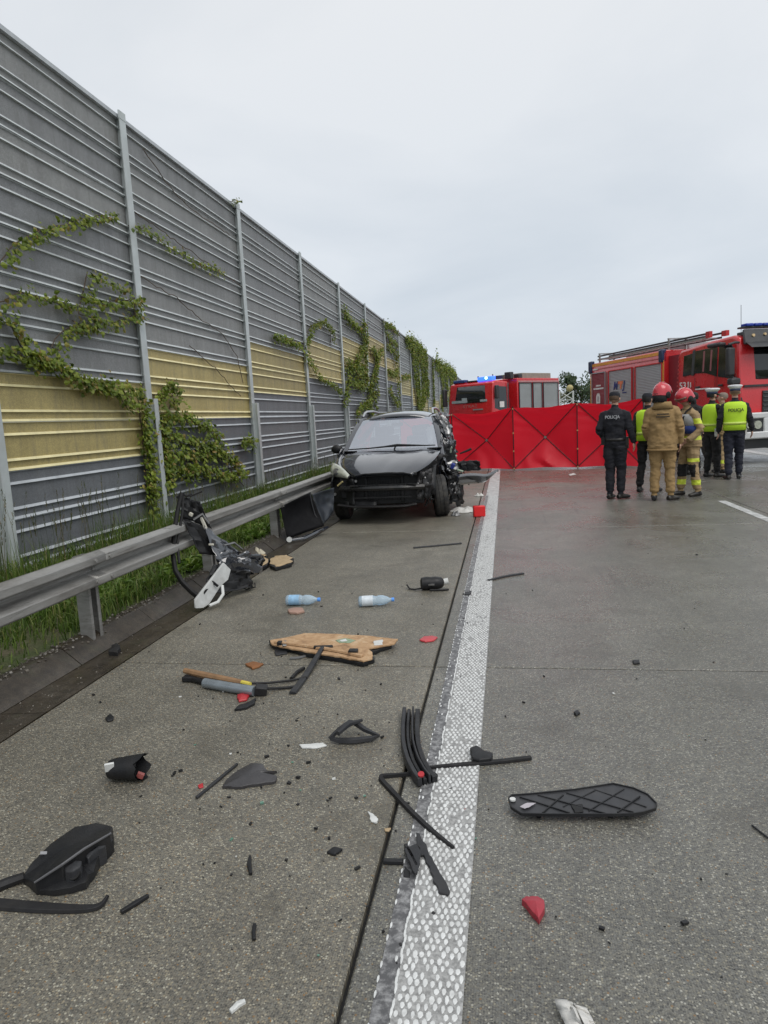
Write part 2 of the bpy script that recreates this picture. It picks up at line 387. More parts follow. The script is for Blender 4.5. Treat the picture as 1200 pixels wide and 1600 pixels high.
# painted lines
def paint(name, worn):
    b = NB(name); p = b.pos()
    n = b.noise(p, 9, 8, 0.7, 0.3); d = b.ramp(n, [(0.36 - 0.1 * (1 - worn), 0.0), (0.62, 1.0)])
    c = b.mix(d, (0.20, 0.195, 0.185), (0.60, 0.61, 0.60))
    c = b.mix(1.0, c, b.ramp(b.noise(p, 120, 3), [(0.3, 0.8), (0.7, 1.1)]), 'MULTIPLY')
    b.set(c, 0.5); b.bump(b.noise(p, 200, 3), 0.4, 0.003); return b.m
PAINT = paint('worn_road_paint', 0.9); PAINT2 = paint('clean_road_paint', 0.2)
edge = structure('edge_line')
b_ = NB('thin_paint_between_beads'); p_ = b_.pos()
c_ = b_.mix(b_.ramp(b_.noise(p_, 70, 5, 0.7), [(0.38, 0.0), (0.66, 1.0)]), (0.20, 0.20, 0.196), (0.43, 0.43, 0.42))
b_.set(c_, 0.55); b_.bump(b_.noise(p_, 200, 3), 0.4, 0.003); THIN = b_.m
YN = 13.0
e = MB(); e.add([(-0.335, -1, 0.004), (-0.15, -1, 0.004), (-0.15, YN, 0.004), (-0.335, YN, 0.004)], [(0, 1, 2, 3)])
e.build('paint_film', THIN, edge, smooth=False)
b_ = NB('worn_grey_paint_film'); p_ = b_.pos()
c_ = b_.mix(b_.ramp(b_.noise(p_, 26, 7, 0.75), [(0.45, 0.0), (0.66, 1.0)]), (0.085, 0.085, 0.088), (0.34, 0.34, 0.34))
b_.set(c_, 0.5); WORN = b_.m
e = MB(); e.add([(-0.39, -1, 0.003), (-0.336, -1, 0.003), (-0.336, YN, 0.003), (-0.39, YN, 0.003)], [(0, 1, 2, 3)])
e.build('worn_film', WORN, edge, smooth=False)
e = MB(); e.add([(-0.385, YN, 0.004), (-0.15, YN, 0.004), (-0.15, 110, 0.004), (-0.385, 110, 0.004)], [(0, 1, 2, 3)])
e.build('flat_paint', PAINT2, edge, smooth=False)
# raised teardrop beads of the profiled marking
e = MB(); rows = 0; y = 1.25
def bead(x, y, w, l, h):
    n = 7; o = len(e.v); a = []
    for q, zz in ((1.0, 0.0045), (0.72, 0.0045 + h)):
        for j in range(n):
            t = 2 * math.pi * j / n; yy = math.sin(t); xx = math.cos(t) * (1 - 0.35 * max(0, -yy))
            a.append((x + xx * w * q, y + yy * l * q, zz))
    e.v += a; e.f += [(o + j, o + (j + 1) % n, o + n + (j + 1) % n, o + n + j) for j in range(n)] + [tuple(o + n + j for j in range(n))]; e.m += [0] * (n + 1)
while y < YN:
    for i in range(9):
        x = -0.322 + 0.0215 * i + (0.01075 if rows % 2 else 0) + rnd.uniform(-0.0022, 0.0022)
        if x > -0.153 or rnd.random() < 0.05 + 0.45 * max(0, noise.noise(Vector((x * 9, y * 3.1, 5)))): continue
        bead(x, y + rnd.uniform(-0.0035, 0.0035), rnd.uniform(0.0058, 0.0088), rnd.uniform(0.011, 0.0165), rnd.uniform(0.001, 0.0022))
    if rnd.random() < 0.8: bead(-0.337 + rnd.uniform(-0.003, 0.003), y, 0.0045, 0.020, 0.0015)
    if rows % 2 == 0 and rnd.random() < 0.75: bead(-0.388 + rnd.uniform(-0.003, 0.003), y, 0.004, 0.014, 0.0015)
    if rnd.random() < 0.18: bead(rnd.uniform(-0.38, -0.345), y, 0.005, 0.012, 0.001)
    y += 0.0255; rows += 1
tag(e.build('beads', M('white_thermoplastic', (0.66, 0.67, 0.66), 0.5, 0, 0.2, 30, 0.2, 300, 0.001, 0.3, (0.3, 0.29, 0.27)), edge, smooth=False), kind='stuff')
lane = structure('lane_dashes')
for k in range(-1, 6):
    y1 = 11.35 + 12 * k; d = MB(); d.add([(3.26, y1 - 4, 0.004), (3.385, y1 - 4, 0.004), (3.385, y1, 0.004), (3.26, y1, 0.004)], [(0, 1, 2, 3)]); d.build('dash', PAINT2, lane, smooth=False)
med = structure('median_line'); d = MB(); d.add([(7.15, -2, 0.004), (7.45, -2, 0.004), (7.45, 110, 0.004), (7.15, 110, 0.004)], [(0, 1, 2, 3)]); d.build('paint_film', PAINT2, med, smooth=False)

# gutter: wet channel stones and sloped kerb blocks, each block its own piece
def gut_mat():
    b = NB('wet_gutter_concrete'); p = b.pos()
    c = b.ramp(b.noise(p, 2.2, 8, 0.7, 0.8), [(0.3, (0.024, 0.018, 0.012)), (0.5, (0.042, 0.033, 0.023)), (0.7, (0.062, 0.053, 0.042))])
    st = b.n('ShaderNodeVectorMath', operation='MULTIPLY'); b.l(p, st.inputs[0]); st.inputs[1].default_value = (14, 0.9, 1)
    c = b.mix(1.0, c, b.ramp(b.noise(st.outputs[0], 1.0, 5), [(0.3, 0.72), (0.7, 1.22)]), 'MULTIPLY')
    c = b.mix(1.0, c, b.ramp(b.noise(p, 170, 3), [(0.3, 0.6), (0.7, 1.35)]), 'MULTIPLY')
    c = b.mix(1.0, c, b.ramp(b.noise(p, 18, 6, 0.7), [(0.3, 0.6), (0.7, 1.4)]), 'MULTIPLY')
    c = b.mix(b.ramp(b.noise(p, 7, 7, 0.7, 0.6), [(0.55, 0.0), (0.72, 0.5)]), c, (0.05, 0.055, 0.028))
    b.set(c, b.ramp(b.noise(p, 1.4, 4), [(0.3, 0.22), (0.7, 0.6)])); b.bump(b.noise(p, 90, 5), 0.5, 0.004); return b.m
GM = gut_mat()
gut = structure('gutter')
ch = MB(); ch.prism([(-2.905, 0, -0.02), (-2.618, 0, -0.004), (-2.618, 0, -0.13), (-2.905, 0, -0.13)], (0, 0.994, 0)); chm = ch.mesh('channel_stone', GM, False)
kb = MB(); kb.prism([(-2.912, 0, -0.13), (-2.912, 0, -0.018), (-3.04, 0, 0.088), (-3.055, 0, 0.096), (-3.125, 0, 0.10), (-3.125, 0, -0.13)], (0, 0.992, 0)); kbm = kb.mesh('kerb_block', GM, False)
for k in range(-2, 46):
    j = rnd.uniform(-0.003, 0.003)
    inst(chm, 'channel_stone', gut, (0, k + 0.27, 0)); inst(kbm, 'kerb_block', gut, (j, k + 0.05, j * 0.6))

# ------------------------------------------------------------------ noise barrier
def perf(name, col, seed):
    b = NB(name); p = b.pos()
    v = b.n('ShaderNodeVectorMath', operation='MULTIPLY'); b.l(p, v.inputs[0]); v.inputs[1].default_value = (0.0, 1.0, 1.0)
    q = v.outputs[0]
    vo = b.n('ShaderNodeTexVoronoi', voronoi_dimensions='3D'); vo.inputs['Scale'].default_value = 95; vo.inputs['Randomness'].default_value = 0.25; b.l(q, vo.inputs['Vector'])
    hole = b.ramp(vo.outputs['Distance'], [(0.22, 0.25), (0.34, 1.0)])
    c = b.mix(1.0, (*col, 1), hole, 'MULTIPLY')
    st = b.n('ShaderNodeVectorMath', operation='MULTIPLY'); b.l(p, st.inputs[0]); st.inputs[1].default_value = (0, 3.5, 0.35)
    c = b.mix(1.0, c, b.ramp(b.noise(st.outputs[0], 1.0, 6, 0.65), [(0.3, 0.84), (0.7, 1.12)]), 'MULTIPLY')
    c = b.mix(1.0, c, b.ramp(b.noise(q, 26, 3), [(0.3, 0.9), (0.7, 1.1)]), 'MULTIPLY')
    dirt = b.ramp(b.noise(st.outputs[0], 2.4, 7, 0.7), [(0.50, 0.0), (0.75, 0.55)])
    c = b.mix(dirt, c, (0.12, 0.118, 0.108))
    oi = b.n('ShaderNodeObjectInfo'); c = b.mix(1.0, c, b.ramp(oi.outputs['Random'], [(0, (0.88, 0.885, 0.90)), (1, (1.10, 1.09, 1.06))]), 'MULTIPLY')   # panels weathered differently
    b.set(c, 0.55, 0.0); b.bump(hole, 0.25, 0.002); return b.m
def rib(name, col):
    b = NB(name); p = b.pos()
    st = b.n('ShaderNodeVectorMath', operation='MULTIPLY'); b.l(p, st.inputs[0]); st.inputs[1].default_value = (0, 2.5, 1)
    c = b.mix(1.0, (*col, 1), b.ramp(b.noise(st.outputs[0], 1.6, 7, 0.7), [(0.25, 0.72), (0.7, 1.12)]), 'MULTIPLY')
    b.set(c, 0.42, 0.0); return b.m
PK = {'up': [perf('perforated_grey_sheet', (0.262, 0.268, 0.27), 1), rib('plain_grey_sheet', (0.54, 0.575, 0.585))],
      'ye': [perf('perforated_ochre_sheet', (0.47, 0.385, 0.165), 2), rib('plain_ochre_sheet', (0.82, 0.74, 0.42))],
      'lo': [perf('perforated_slate_sheet', (0.172, 0.182, 0.197), 3), rib('plain_slate_sheet', (0.47, 0.50, 0.525))]}
XP = -4.93; PH = 0.493
def plank(length, mats):
    s = MB(); prof = [(-0.09, 0.0), (0.022, 0.0, 1), (0.026, 0.012, 1), (0.0, 0.024, 0)]
    pts = [(-0.10, 0.002), (0.028, 0.002)]; kk = [1]
    def ribz(z):
        pts.extend([(0.0, z - 0.015), (0.026, z - 0.012), (0.012, z + 0.012), (0.0, z + 0.015)]); kk.extend([0, 1, 1, 1])
    pts.append((0.014, 0.026)); kk.append(1); pts.append((0.0, 0.029)); kk.append(1)
    ribz(0.112); ribz(0.372)
    pts.extend([(0.0, 0.487), (0.016, 0.491), (0.016, 0.496), (-0.10, 0.496)]); kk.extend([0, 1, 1, 1])
    pts = [(x, z * PH / 0.5) for x, z in pts]; n = len(pts); vs = [(x, 0, z) for x, z in pts] + [(x, length, z) for x, z in pts]
    fs = [(i, i + 1, n + i + 1, n + i) for i in range(n - 1)] + [(n - 1, 0, n, 2 * n - 1)]; kk = kk + [0]
    o = 0
    for f, k in zip(fs, kk): s.f.append(f); s.m.append(k)
    s.v = vs; s.f += [tuple(range(n)), tuple(range(n, 2 * n))[::-1]]; s.m += [1, 1]
    return s.mesh('panel', mats, False)
bar = thing('noise_barrier', 'tall grey and ochre ribbed noise barrier with pale steel posts along the motorway', 'noise barrier', (XP, 0, 0))
POSTM = M('galvanised_post', (0.50, 0.54, 0.54), 0.42, 0.15, 0.14, 3, 0.15, 30, 0.003, 0.25, (0.30, 0.28, 0.24))
POSTD = POSTM
posts = [5.80] + [8.86 + 4.0 * k for k in range(0, 21)]
zig = [2, 3, 4, 5, 6, 7, 6, 5, 4, 3, 2, 3, 4, 5, 6, 7, 6, 5, 4, 3, 2]     # first ochre panel of each bay
BZ = 0.24
cache = {}
for i in range(len(posts) - 1):
    a, c = posts[i] + 0.012, posts[i + 1] - 0.012; ln = round(c - a, 3)
    for r in range(11):
        kind = 'lo' if r < zig[i] else ('ye' if r < zig[i] + 2 else 'up')
        if (ln, kind) not in cache: cache[(ln, kind)] = plank(ln, PK[kind])
        inst(cache[(ln, kind)], 'panel', bar, (rnd.uniform(-.004, .004), a, BZ + PH * r), (rnd.uniform(-.0006, .0006), 0, 0))
CONC = M('plain_wall_concrete', (0.26, 0.265, 0.26), 0.8, 0, 0.15, 2, 0.3, 80, 0.004, 0.25)
cp = MB(); cp.box((-0.03, 3.9, 2.9), (0.14, 4.1, 5.5)); cp.build('concrete_panel', CONC, bar, bevel=0.01)
for i in range(len(posts) - 1):                                   # plinth boards under the panels and capping above
    a, c = posts[i] + 0.012, posts[i + 1] - 0.012
    key = ('pl', round(c - a, 3))
    if key not in cache:
        q = MB(); q.box((-0.03, (c - a) / 2, 0.06), (0.12, c - a, 0.35)); cache[key] = q.mesh('plinth', CONC, False)
        q = MB(); q.prism([(-0.115, 0, 0), (0.045, 0, 0), (0.045, 0, 0.05), (-0.035, 0, 0.065), (-0.115, 0, 0.05)], (0, c - a, 0)); cache[('cap', key[1])] = q.mesh('capping', PK['lo'][1], False)
    inst(cache[key], 'plinth', bar, (0, a, 0)); inst(cache[('cap', key[1])], 'capping', bar, (0, a, BZ + 11 * PH - 0.02))
hp = MB()          # H-section post: two flanges and a web
hp.box((0.075, 0, 2.86), (0.012, 0.15, 5.72)); hp.box((-0.13, 0, 2.86), (0.012, 0.15, 5.72)); hp.box((-0.028, 0, 2.86), (0.192, 0.01, 5.72)); hp.box((0.075, 0.0, 5.68), (0.02, 0.156, 0.10))
hpm = hp.mesh('post', POSTM, False)
st = MB(); st.box((0.17, 0, 1.0), (0.010, 0.11, 2.0)); st.box((0.088, 0, 1.0), (0.010, 0.11, 2.0)); st.box((0.129, 0, 1.0), (0.072, 0.009, 2.0))
stm = st.mesh('stub_post', POSTM, False)
for y in posts:
    inst(hpm, 'post', bar, (0, y, 0)); inst(stm, 'stub_post', bar, (0, y, -0.005))

# ------------------------------------------------------------------ guardrail
XG = -2.93
def zinc():
    b = NB('weathered_zinc'); p = b.pos()
    st = b.n('ShaderNodeVectorMath', operation='MULTIPLY'); b.l(p, st.inputs[0]); st.inputs[1].default_value = (1, 0.35, 4)
    c = b.ramp(b.noise(st.outputs[0], 2.2, 8, 0.7, 0.5), [(0.3, (0.17, 0.16, 0.145)), (0.5, (0.29, 0.285, 0.27)), (0.7, (0.38, 0.38, 0.37))])
    sc = b.n('ShaderNodeVectorMath', operation='MULTIPLY'); b.l(p, sc.inputs[0]); sc.inputs[1].default_value = (3, 1.2, 22)
    scr = b.ramp(b.noise(sc.outputs[0], 1.6, 9, 0.75, 1.0), [(0.56, 0.0), (0.66, 0.8)])
    pr = b.ramp(b.noise(p, 0.55, 3), [(0.40, 0.15), (0.55, 1.0)])
    c = b.mix(b.math('MULTIPLY', scr, pr), c, (0.07, 0.066, 0.062))
    b.set(c, b.ramp(b.noise(p, 6, 4), [(0.3, 0.42), (0.7, 0.68)]), 0.35); b.bump(b.noise(p, 14, 3), 0.12, 0.01); return b.m
ZN = zinc()
gr_ = thing('guardrail', 'grey steel W-beam guardrail with scuffs running between shoulder and barrier', 'guardrail', (XG, 0, 0))
def wbeam(l):
    prof = [(-0.050, 0.72), (-0.020, 0.722), (0.030, 0.698), (0.034, 0.690), (0.034, 0.640), (0.030, 0.632), (-0.062, 0.600), (-0.070, 0.592), (-0.070, 0.558), (-0.062, 0.550), (0.030, 0.518), (0.034, 0.510), (0.034, 0.460), (0.030, 0.452), (-0.020, 0.430), (-0.050, 0.432)]
    prof = [(x * 0.9, 0.705 - (0.72 - z) * 0.86) for x, z in prof]; rows = []
    N = 16
    for i in range(N + 1):
        y = l * i / N
        rows.append([(x - 0.002 + 0.004 * nz((y * 0.8, z * 3, 2)), y, z + 0.003 * nz((y, 5, z))) for x, z in prof])
    s = MB(); s.grid(rows); return s
for k in range(-1, 12):
    o = wbeam(4.30 if k < 11 else 4.16).build('rail', ZN, gr_, solid=0.004, angle=25); o.location = (0.003 * (k % 2), 4.30 + 4.16 * k - 0.0, 0)
bolt = MB(); bolt.disc((0.04, 0, 0), (1, 0, 0), 0.013, 0.012, 8); bolt.disc((0.034, 0, 0), (1, 0, 0), 0.02, 0.004, 10); bom = bolt.mesh('bolt', ZN, False)
gp = MB(); gp.box((-0.12, -0.06, 0.28), (0.10, 0.006, 0.80)); gp.box((-0.167, -0.0, 0.28), (0.006, 0.12, 0.80)); gp.box((-0.12, 0.06, 0.28), (0.10, 0.006, 0.80)); gp.box((-0.075, -0.045, 0.28), (0.006, 0.026, 0.80)); gp.box((-0.075, 0.045, 0.28), (0.006, 0.026, 0.80))
gpm = gp.mesh('rail_post', ZN, False)
for k in range(-1, 22):
    inst(gpm, 'rail_post', gr_, (0, 4.40 + 2.08 * k, 0))
for k in range(-1, 10):
    for dy in (-0.09, 0.09):
        for z in (0.658, 0.503): inst(bom, 'bolt', gr_, (-0.003, 4.40 + 4.16 * k + dy, z))
    inst(bom, 'bolt', gr_, (-0.097, 4.40 + 4.16 * k, 0.580))

# ------------------------------------------------------------------ grass and weeds on the verge
GRASS = leafy('grass_blades', [(0.0, (0.05, 0.09, 0.014)), (0.45, (0.085, 0.15, 0.022)), (0.8, (0.14, 0.21, 0.035)), (1.0, (0.25, 0.23, 0.09))])
gs = MB()
def blade(x, y, z, h, w, bend, az):
    dx, dy = math.cos(az), math.sin(az); px, py = -dy * w, dx * w; o = len(gs.v)
    b1, b2 = bend * 0.3, bend
    gs.v += [(x - px, y - py, z), (x + px, y + py, z), (x + dx * b1 * h - px * .8, y + dy * b1 * h - py * .8, z + h * .55), (x + dx * b1 * h + px * .8, y + dy * b1 * h + py * .8, z + h * .55), (x + dx * b2 * h, y + dy * b2 * h, z + h * (1 - 0.3 * b2))]
    gs.f += [(o, o + 1, o + 3, o + 2), (o + 2, o + 3, o + 4)]; gs.m += [0, 0]
def gz(x): return float(np.interp(x, xs, zs))
r2 = random.Random(3)
for _ in range(52000):
    y = 1.8 + 34 * r2.random() ** 1.7; x = r2.uniform(-4.80, -3.09)
    d = noise.noise(Vector((x * 1.1, y * 0.9, 4)))
    if x > -3.45 and d < 0.0 and r2.random() < 0.75: continue
    if d < -0.30 and r2.random() < 0.7: continue
    tall = max(0, min(1, (-x - 3.9) / 0.7))
    h = r2.uniform(0.05, 0.17) * (1 + 0.8 * d) + tall * r2.uniform(0.0, 0.26)
    blade(x, y, gz(x) - 0.01, max(h, 0.04), r2.uniform(0.0025, 0.005) * (1 + y / 22), r2.uniform(0.1, 0.85), r2.uniform(0, 6.28))
for _ in range(4200):       # tall seeding stalks by the barrier
    y = 3.5 + 26 * r2.random() ** 1.5; x = r2.uniform(-4.82, -4.25)
    if noise.noise(Vector((y * 0.7, 1, 9))) < -0.15: continue
    h = r2.uniform(0.3, 0.62) * (1.0 if y < 9 else 0.8); blade(x, y, 0.13, h, 0.0022 * (1 + y / 20), r2.uniform(0.05, 0.45), r2.uniform(0, 6.28))
tag(gs.build('grass', GRASS, smooth=False), 'rough green grass on the verge behind the guardrail', 'grass', kind='stuff')
WEED = leafy('dry_seed_heads', [(0.0, (0.06, 0.075, 0.03)), (0.6, (0.10, 0.11, 0.05)), (1.0, (0.17, 0.13, 0.07))])
gs = MB()
for _ in range(420):
    y = 4.2 + 18 * r2.random() ** 1.5; x = r2.uniform(-4.75, -4.2); h = r2.uniform(0.5, 0.95) * (1.1 if y < 8 else 0.7); az = r2.uniform(0, 6.28); bend = r2.uniform(0.03, 0.18)
    if noise.noise(Vector((y * 1.3, 2, 1))) < 0.02: continue
    blade(x, y, 0.13, h, 0.003, bend, az)
    for q in range(9):
        t = 0.72 + 0.28 * q / 9; blade(x + math.cos(az) * bend * h * t, y + math.sin(az) * bend * h * t, 0.13 + h * t * 0.94, r2.uniform(0.03, 0.07), 0.004, 0.5, r2.uniform(0, 6.28))
tag(gs.build('seeding_grass', WEED, smooth=False), 'tall seeding grass stalks standing against the foot of the barrier', 'grass', kind='stuff')
BROAD = leafy('broad_weed_leaves', [(0.0, (0.06, 0.12, 0.015)), (0.6, (0.11, 0.19, 0.025)), (1.0, (0.18, 0.25, 0.04))], 0.4)
gs = MB()
for _ in range(950):
    y = 4.6 + 6.0 * r2.random(); x = r2.uniform(-4.0, -3.2); cz = gz(x)
    if noise.noise(Vector((x * 2, y * 1.2, 8))) < 0.0: continue
    for q in range(r2.randint(5, 9)):
        az = r2.uniform(0, 6.28); l = r2.uniform(0.06, 0.13); w = l * 0.22; el = r2.uniform(0.2, 0.9); dx, dy = math.cos(az), math.sin(az); o = len(gs.v)
        gs.v += [(x, y, cz + 0.01), (x + dx * l * .55 - dy * w, y + dy * l * .55 + dx * w, cz + l * el * .8), (x + dx * l, y + dy * l, cz + l * el * .7), (x + dx * l * .55 + dy * w, y + dy * l * .55 - dx * w, cz + l * el * .8)]
        gs.f += [(o, o + 1, o + 2), (o, o + 2, o + 3)]; gs.m += [0, 0]
tag(gs.build('verge_weeds', BROAD, smooth=False), 'low broad-leaved weeds growing along the kerb under the guardrail', 'weeds', kind='stuff')

gv = MB()
for _ in range(1500):
    y = 2.2 + 14 * r2.random() ** 1.5; x = r2.gauss(-3.09, 0.035) if r2.random() < .7 else r2.uniform(-2.9, -2.63)
    z = 0.099 if x < -3.05 else float(np.interp(x, (-3.05, -2.912, -2.90, -2.618), (0.096, -0.016, -0.02, -0.006))); s_ = r2.uniform(.003, .010) if x < -2.95 else r2.uniform(.002, .005)
    if x > -3.0 and x < -2.9: continue
    gv.box((x, y, z + s_ * .4), (s_ * r2.uniform(1, 2), s_ * r2.uniform(1, 2), s_), (r2.uniform(-.5, .5), r2.uniform(-.5, .5), r2.uniform(0, 3)))
gb = NB('kerb_grit'); gb.set(gb.ramp(gb.island(), [(0, (.05, .042, .034)), (.6, (.16, .14, .115)), (1, (.30, .28, .25))]), .85)
tag(gv.build('kerb_grit', gb.m, smooth=False), 'loose grit and soil along the top of the kerb', 'gravel', kind='stuff')

# ------------------------------------------------------------------ climbing vines on the barrier
VINE = leafy('vine_leaves', [(0.0, (0.08, 0.125, 0.015)), (0.5, (0.16, 0.22, 0.025)), (0.85, (0.25, 0.29, 0.04)), (1.0, (0.28, 0.19, 0.06))], 0.45)
STEM = M('vine_stem', (0.09, 0.065, 0.045), 0.8, 0, 0.3, 12)
XV = -4.845
def vine(label, paths, dens=150, size=0.055, spread=0.07, bare=()):
    dens *= 1.45; size *= 0.78; spread *= 0.85
    a = WX(*paths[0][0], XV); t = thing('climbing_vine', label, 'vine', (XV, a.y, 0), 0, 'vines climbing the noise barrier'); off = Vector((XV, a.y, 0))
    sm, lm = MB(), MB(); rr = random.Random(len(label) * 31 + int(a.y * 10))
    for path in list(paths) + list(bare):
        P = [WX(x, y, XV) - off for x, y in path]; Q = [P[0]]
        for i in range(len(P) - 1):
            n = max(2, int((P[i + 1] - P[i]).length / 0.12))
            for j in range(1, n + 1): Q.append(P[i].lerp(P[i + 1], j / n) + Vector((0.0, rr.uniform(-0.02, 0.02), rr.uniform(-0.02, 0.02))))
        sm.tube([q + Vector((-0.045, 0, 0)) for q in Q], 0.007, 5)
        if path in bare: continue
        for i in range(len(Q) - 1):
            seg = (Q[i + 1] - Q[i]).length
            for _ in range(max(1, int(dens * seg))):
                sp = spread * rr.uniform(0.35, 1.35)
                c = Q[i].lerp(Q[i + 1], rr.random()) + Vector((rr.uniform(-0.03, 0.10), rr.gauss(0, sp), rr.gauss(0, sp * 0.9) - 0.02))
                s = size * rr.uniform(0.45, 1.65); d = Vector((rr.uniform(0.0, 0.8), rr.uniform(-1, 1), rr.uniform(-1.1, 0.35))).normalized()
                nrm = Vector((1, rr.uniform(-0.8, 0.8), rr.uniform(-0.1, 0.9))).normalized(); w = d.cross(nrm).normalized(); nrm = w.cross(d)
                lm.add([c, c + d * s * .35 + w * s * .45 - nrm * s * .08, c + d * s * .75 + w * s * .3 - nrm * s * .15, c + d * s * 1.1 - nrm * s * .2, c + d * s * .75 - w * s * .3 - nrm * s * .15, c + d * s * .35 - w * s * .45 - nrm * s * .08, c + d * s * .5 + nrm * s * .05],
                       [(0, 1, 6), (1, 2, 6), (2, 3, 6), (3, 4, 6), (4, 5, 6), (5, 0, 6)])
    sm.build('stem', STEM, t); tag(lm.build('foliage', VINE, t, smooth=False), kind='stuff'); return t
vine('thin brownish vine arching across the upper grey panels at the left edge', [[(3, 412), (30, 382), (70, 360), (120, 346), (165, 334), (178, 341)]], 110, 0.055, 0.05)
vine('thin vine slanting down the second bay just right of the first tall post', [[(205, 352), (236, 358), (260, 382), (300, 406), (346, 426)]], 80, 0.05, 0.045, bare=[[(228, 232), (270, 292), (300, 325), (362, 366)], [(215, 330), (270, 370), (330, 412), (385, 450)], [(220, 430), (280, 465), (320, 500), (352, 522), (374, 556), (384, 600)], [(300, 540), (340, 575), (380, 620)]])
vine('looped vine beside the first tall post with a square of bare wall inside', [[(142, 424), (136, 450), (128, 490)], [(145, 432), (170, 440), (200, 455)], [(128, 462), (160, 475), (214, 466), (216, 500)], [(128, 490), (175, 508), (212, 492)], [(130, 505), (100, 520), (86, 540), (98, 548)], [(0, 472), (40, 457), (80, 470), (125, 482)], [(118, 500), (150, 512), (120, 515)]], 95, 0.055, 0.055)
vine('leafy vine trailing over the ochre stripe from the left edge to the first post', [[(-30, 536), (0, 546), (40, 556), (80, 572), (120, 588), (170, 598), (212, 612), (224, 634)], [(0, 494), (26, 514), (36, 540), (60, 560)], [(35, 542), (75, 562), (110, 590)], [(170, 604), (192, 622), (206, 640)], [(120, 585), (135, 600), (180, 605)]], 150, 0.06, 0.065)
vine('dense bushy vine around the short post, spreading right over the slate panels', [[(222, 636), (228, 690), (234, 750), (238, 806)], [(226, 660), (230, 720), (236, 780)], [(240, 628), (260, 602), (274, 610), (270, 640)], [(246, 650), (250, 700), (256, 752)], [(246, 640), (252, 690), (262, 750)], [(248, 652), (290, 652), (322, 664), (342, 684)], [(252, 676), (300, 690), (338, 700), (366, 722), (380, 744)], [(254, 706), (300, 712), (350, 706)], [(254, 730), (300, 730), (350, 742), (372, 744)], [(300, 728), (298, 752)], [(376, 690), (394, 688)], [(252, 700), (262, 730), (258, 770)]], 170, 0.065, 0.085, bare=[[(320, 665), (370, 720), (395, 750)], [(340, 700), (385, 760)]])
vine('tiny tuft of leaves on top of the second tall post', [[(362, 314), (371, 313)]], 90, 0.05, 0.03)
vine('short vine end lying left of the third post above the ochre stripe', [[(428, 524), (444, 530), (468, 541)]], 130, 0.07, 0.06)
vine('hook-shaped vine curling right of the third post', [[(478, 562), (477, 534), (488, 508), (503, 501), (519, 517), (519, 536)], [(478, 562), (490, 574), (498, 590), (522, 602), (533, 615)]], 95, 0.065, 0.06, bare=[[(519, 517), (518, 540)]])
vine('broad vine climbing the bay behind the car between fourth and fifth post', [[(534, 482), (546, 502), (564, 516), (571, 534), (560, 556), (546, 582)], [(540, 562), (555, 580), (572, 590), (570, 556)], [(540, 574), (542, 600), (538, 630)], [(556, 584), (560, 606), (572, 600)], [(566, 500), (571, 520), (568, 560)], [(552, 575), (565, 572), (572, 590)], [(545, 596), (556, 600), (566, 596)]], 130, 0.08, 0.11)
vine('forked vine just behind the car roof next to the fifth post', [[(580, 545), (590, 556), (585, 580), (577, 604), (576, 630), (580, 650)], [(596, 545), (588, 560), (585, 590), (590, 620)], [(578, 626), (562, 636), (556, 648)], [(577, 604), (584, 620), (586, 640)]], 140, 0.085, 0.12)
vine('sparse vine zigzagging over two bays left of the leafy curtain', [[(599, 500), (602, 518), (608, 530), (618, 538), (621, 560)], [(602, 505), (614, 512), (620, 522)], [(604, 540), (614, 548), (619, 565), (620, 590), (622, 636)], [(605, 578), (612, 586), (620, 580)], [(606, 606), (614, 622), (620, 634)], [(628, 590), (636, 587), (640, 588)]], 90, 0.085, 0.10)
vine('thick green curtain of vine hanging from the barrier top behind the car', [[(634, 529), (642, 540), (648, 590), (654, 640)], [(642, 532), (650, 560), (654, 600), (656, 644)], [(650, 538), (658, 570), (660, 610), (658, 640)], [(657, 545), (663, 575), (664, 612), (660, 630)], [(640, 532), (652, 540), (664, 552), (667, 575)], [(664, 580), (668, 600), (668, 620)]], 190, 0.10, 0.24)
vine('narrow dark vine column on a far post left of the distant fire engine', [[(675, 560), (676, 590), (677, 620), (677, 645)]], 160, 0.10, 0.14)
vine('farthest vines covering the end of the barrier beside the distant fire engine', [[(680, 564), (688, 576), (692, 600), (690, 640)], [(694, 576), (698, 600), (696, 630)], [(702, 582), (706, 600), (702, 630)], [(686, 572), (700, 578), (712, 588)]], 110, 0.14, 0.40)
# ================================================================== WRECKED CAR
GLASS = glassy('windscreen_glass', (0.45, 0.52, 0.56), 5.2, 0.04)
_t = GLASS.node_tree; _df = _t.nodes.new('ShaderNodeBsdfDiffuse'); _df.inputs[0].default_value = (0.52, 0.58, 0.70, 1); _m2 = _t.nodes.new('ShaderNodeMixShader'); _m2.inputs[0].default_value = 0.20   # pale blue sky reflection painted into the glass as diffuse colour
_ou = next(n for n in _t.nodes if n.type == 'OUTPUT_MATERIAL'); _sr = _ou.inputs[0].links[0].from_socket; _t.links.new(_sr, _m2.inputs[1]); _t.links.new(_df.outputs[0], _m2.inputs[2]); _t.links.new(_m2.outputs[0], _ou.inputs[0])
DGLASS = M('dark_vehicle_glass', (0.012, 0.015, 0.017), 0.06, 0, 0.2, 3, Specular_IOR_Level=0.8)
LENS = M('hazy_headlamp_lens', (0.42, 0.44, 0.37), 0.18, 0, 0.25, 18, Coat_Weight=1.0, Coat_Roughness=0.05)
TYRE = M('tyre_rubber', (0.018, 0.018, 0.018), 0.7, 0, 0.3, 14, 0.3, 90, 0.004, 0.35)
RIM = M('alloy_rim', (0.30, 0.30, 0.30), 0.4, 0.7, 0.2, 14, dirt=0.4)
INNER = M('dark_cabin_trim', (0.022, 0.022, 0.024), 0.75, 0, 0.2, 8)
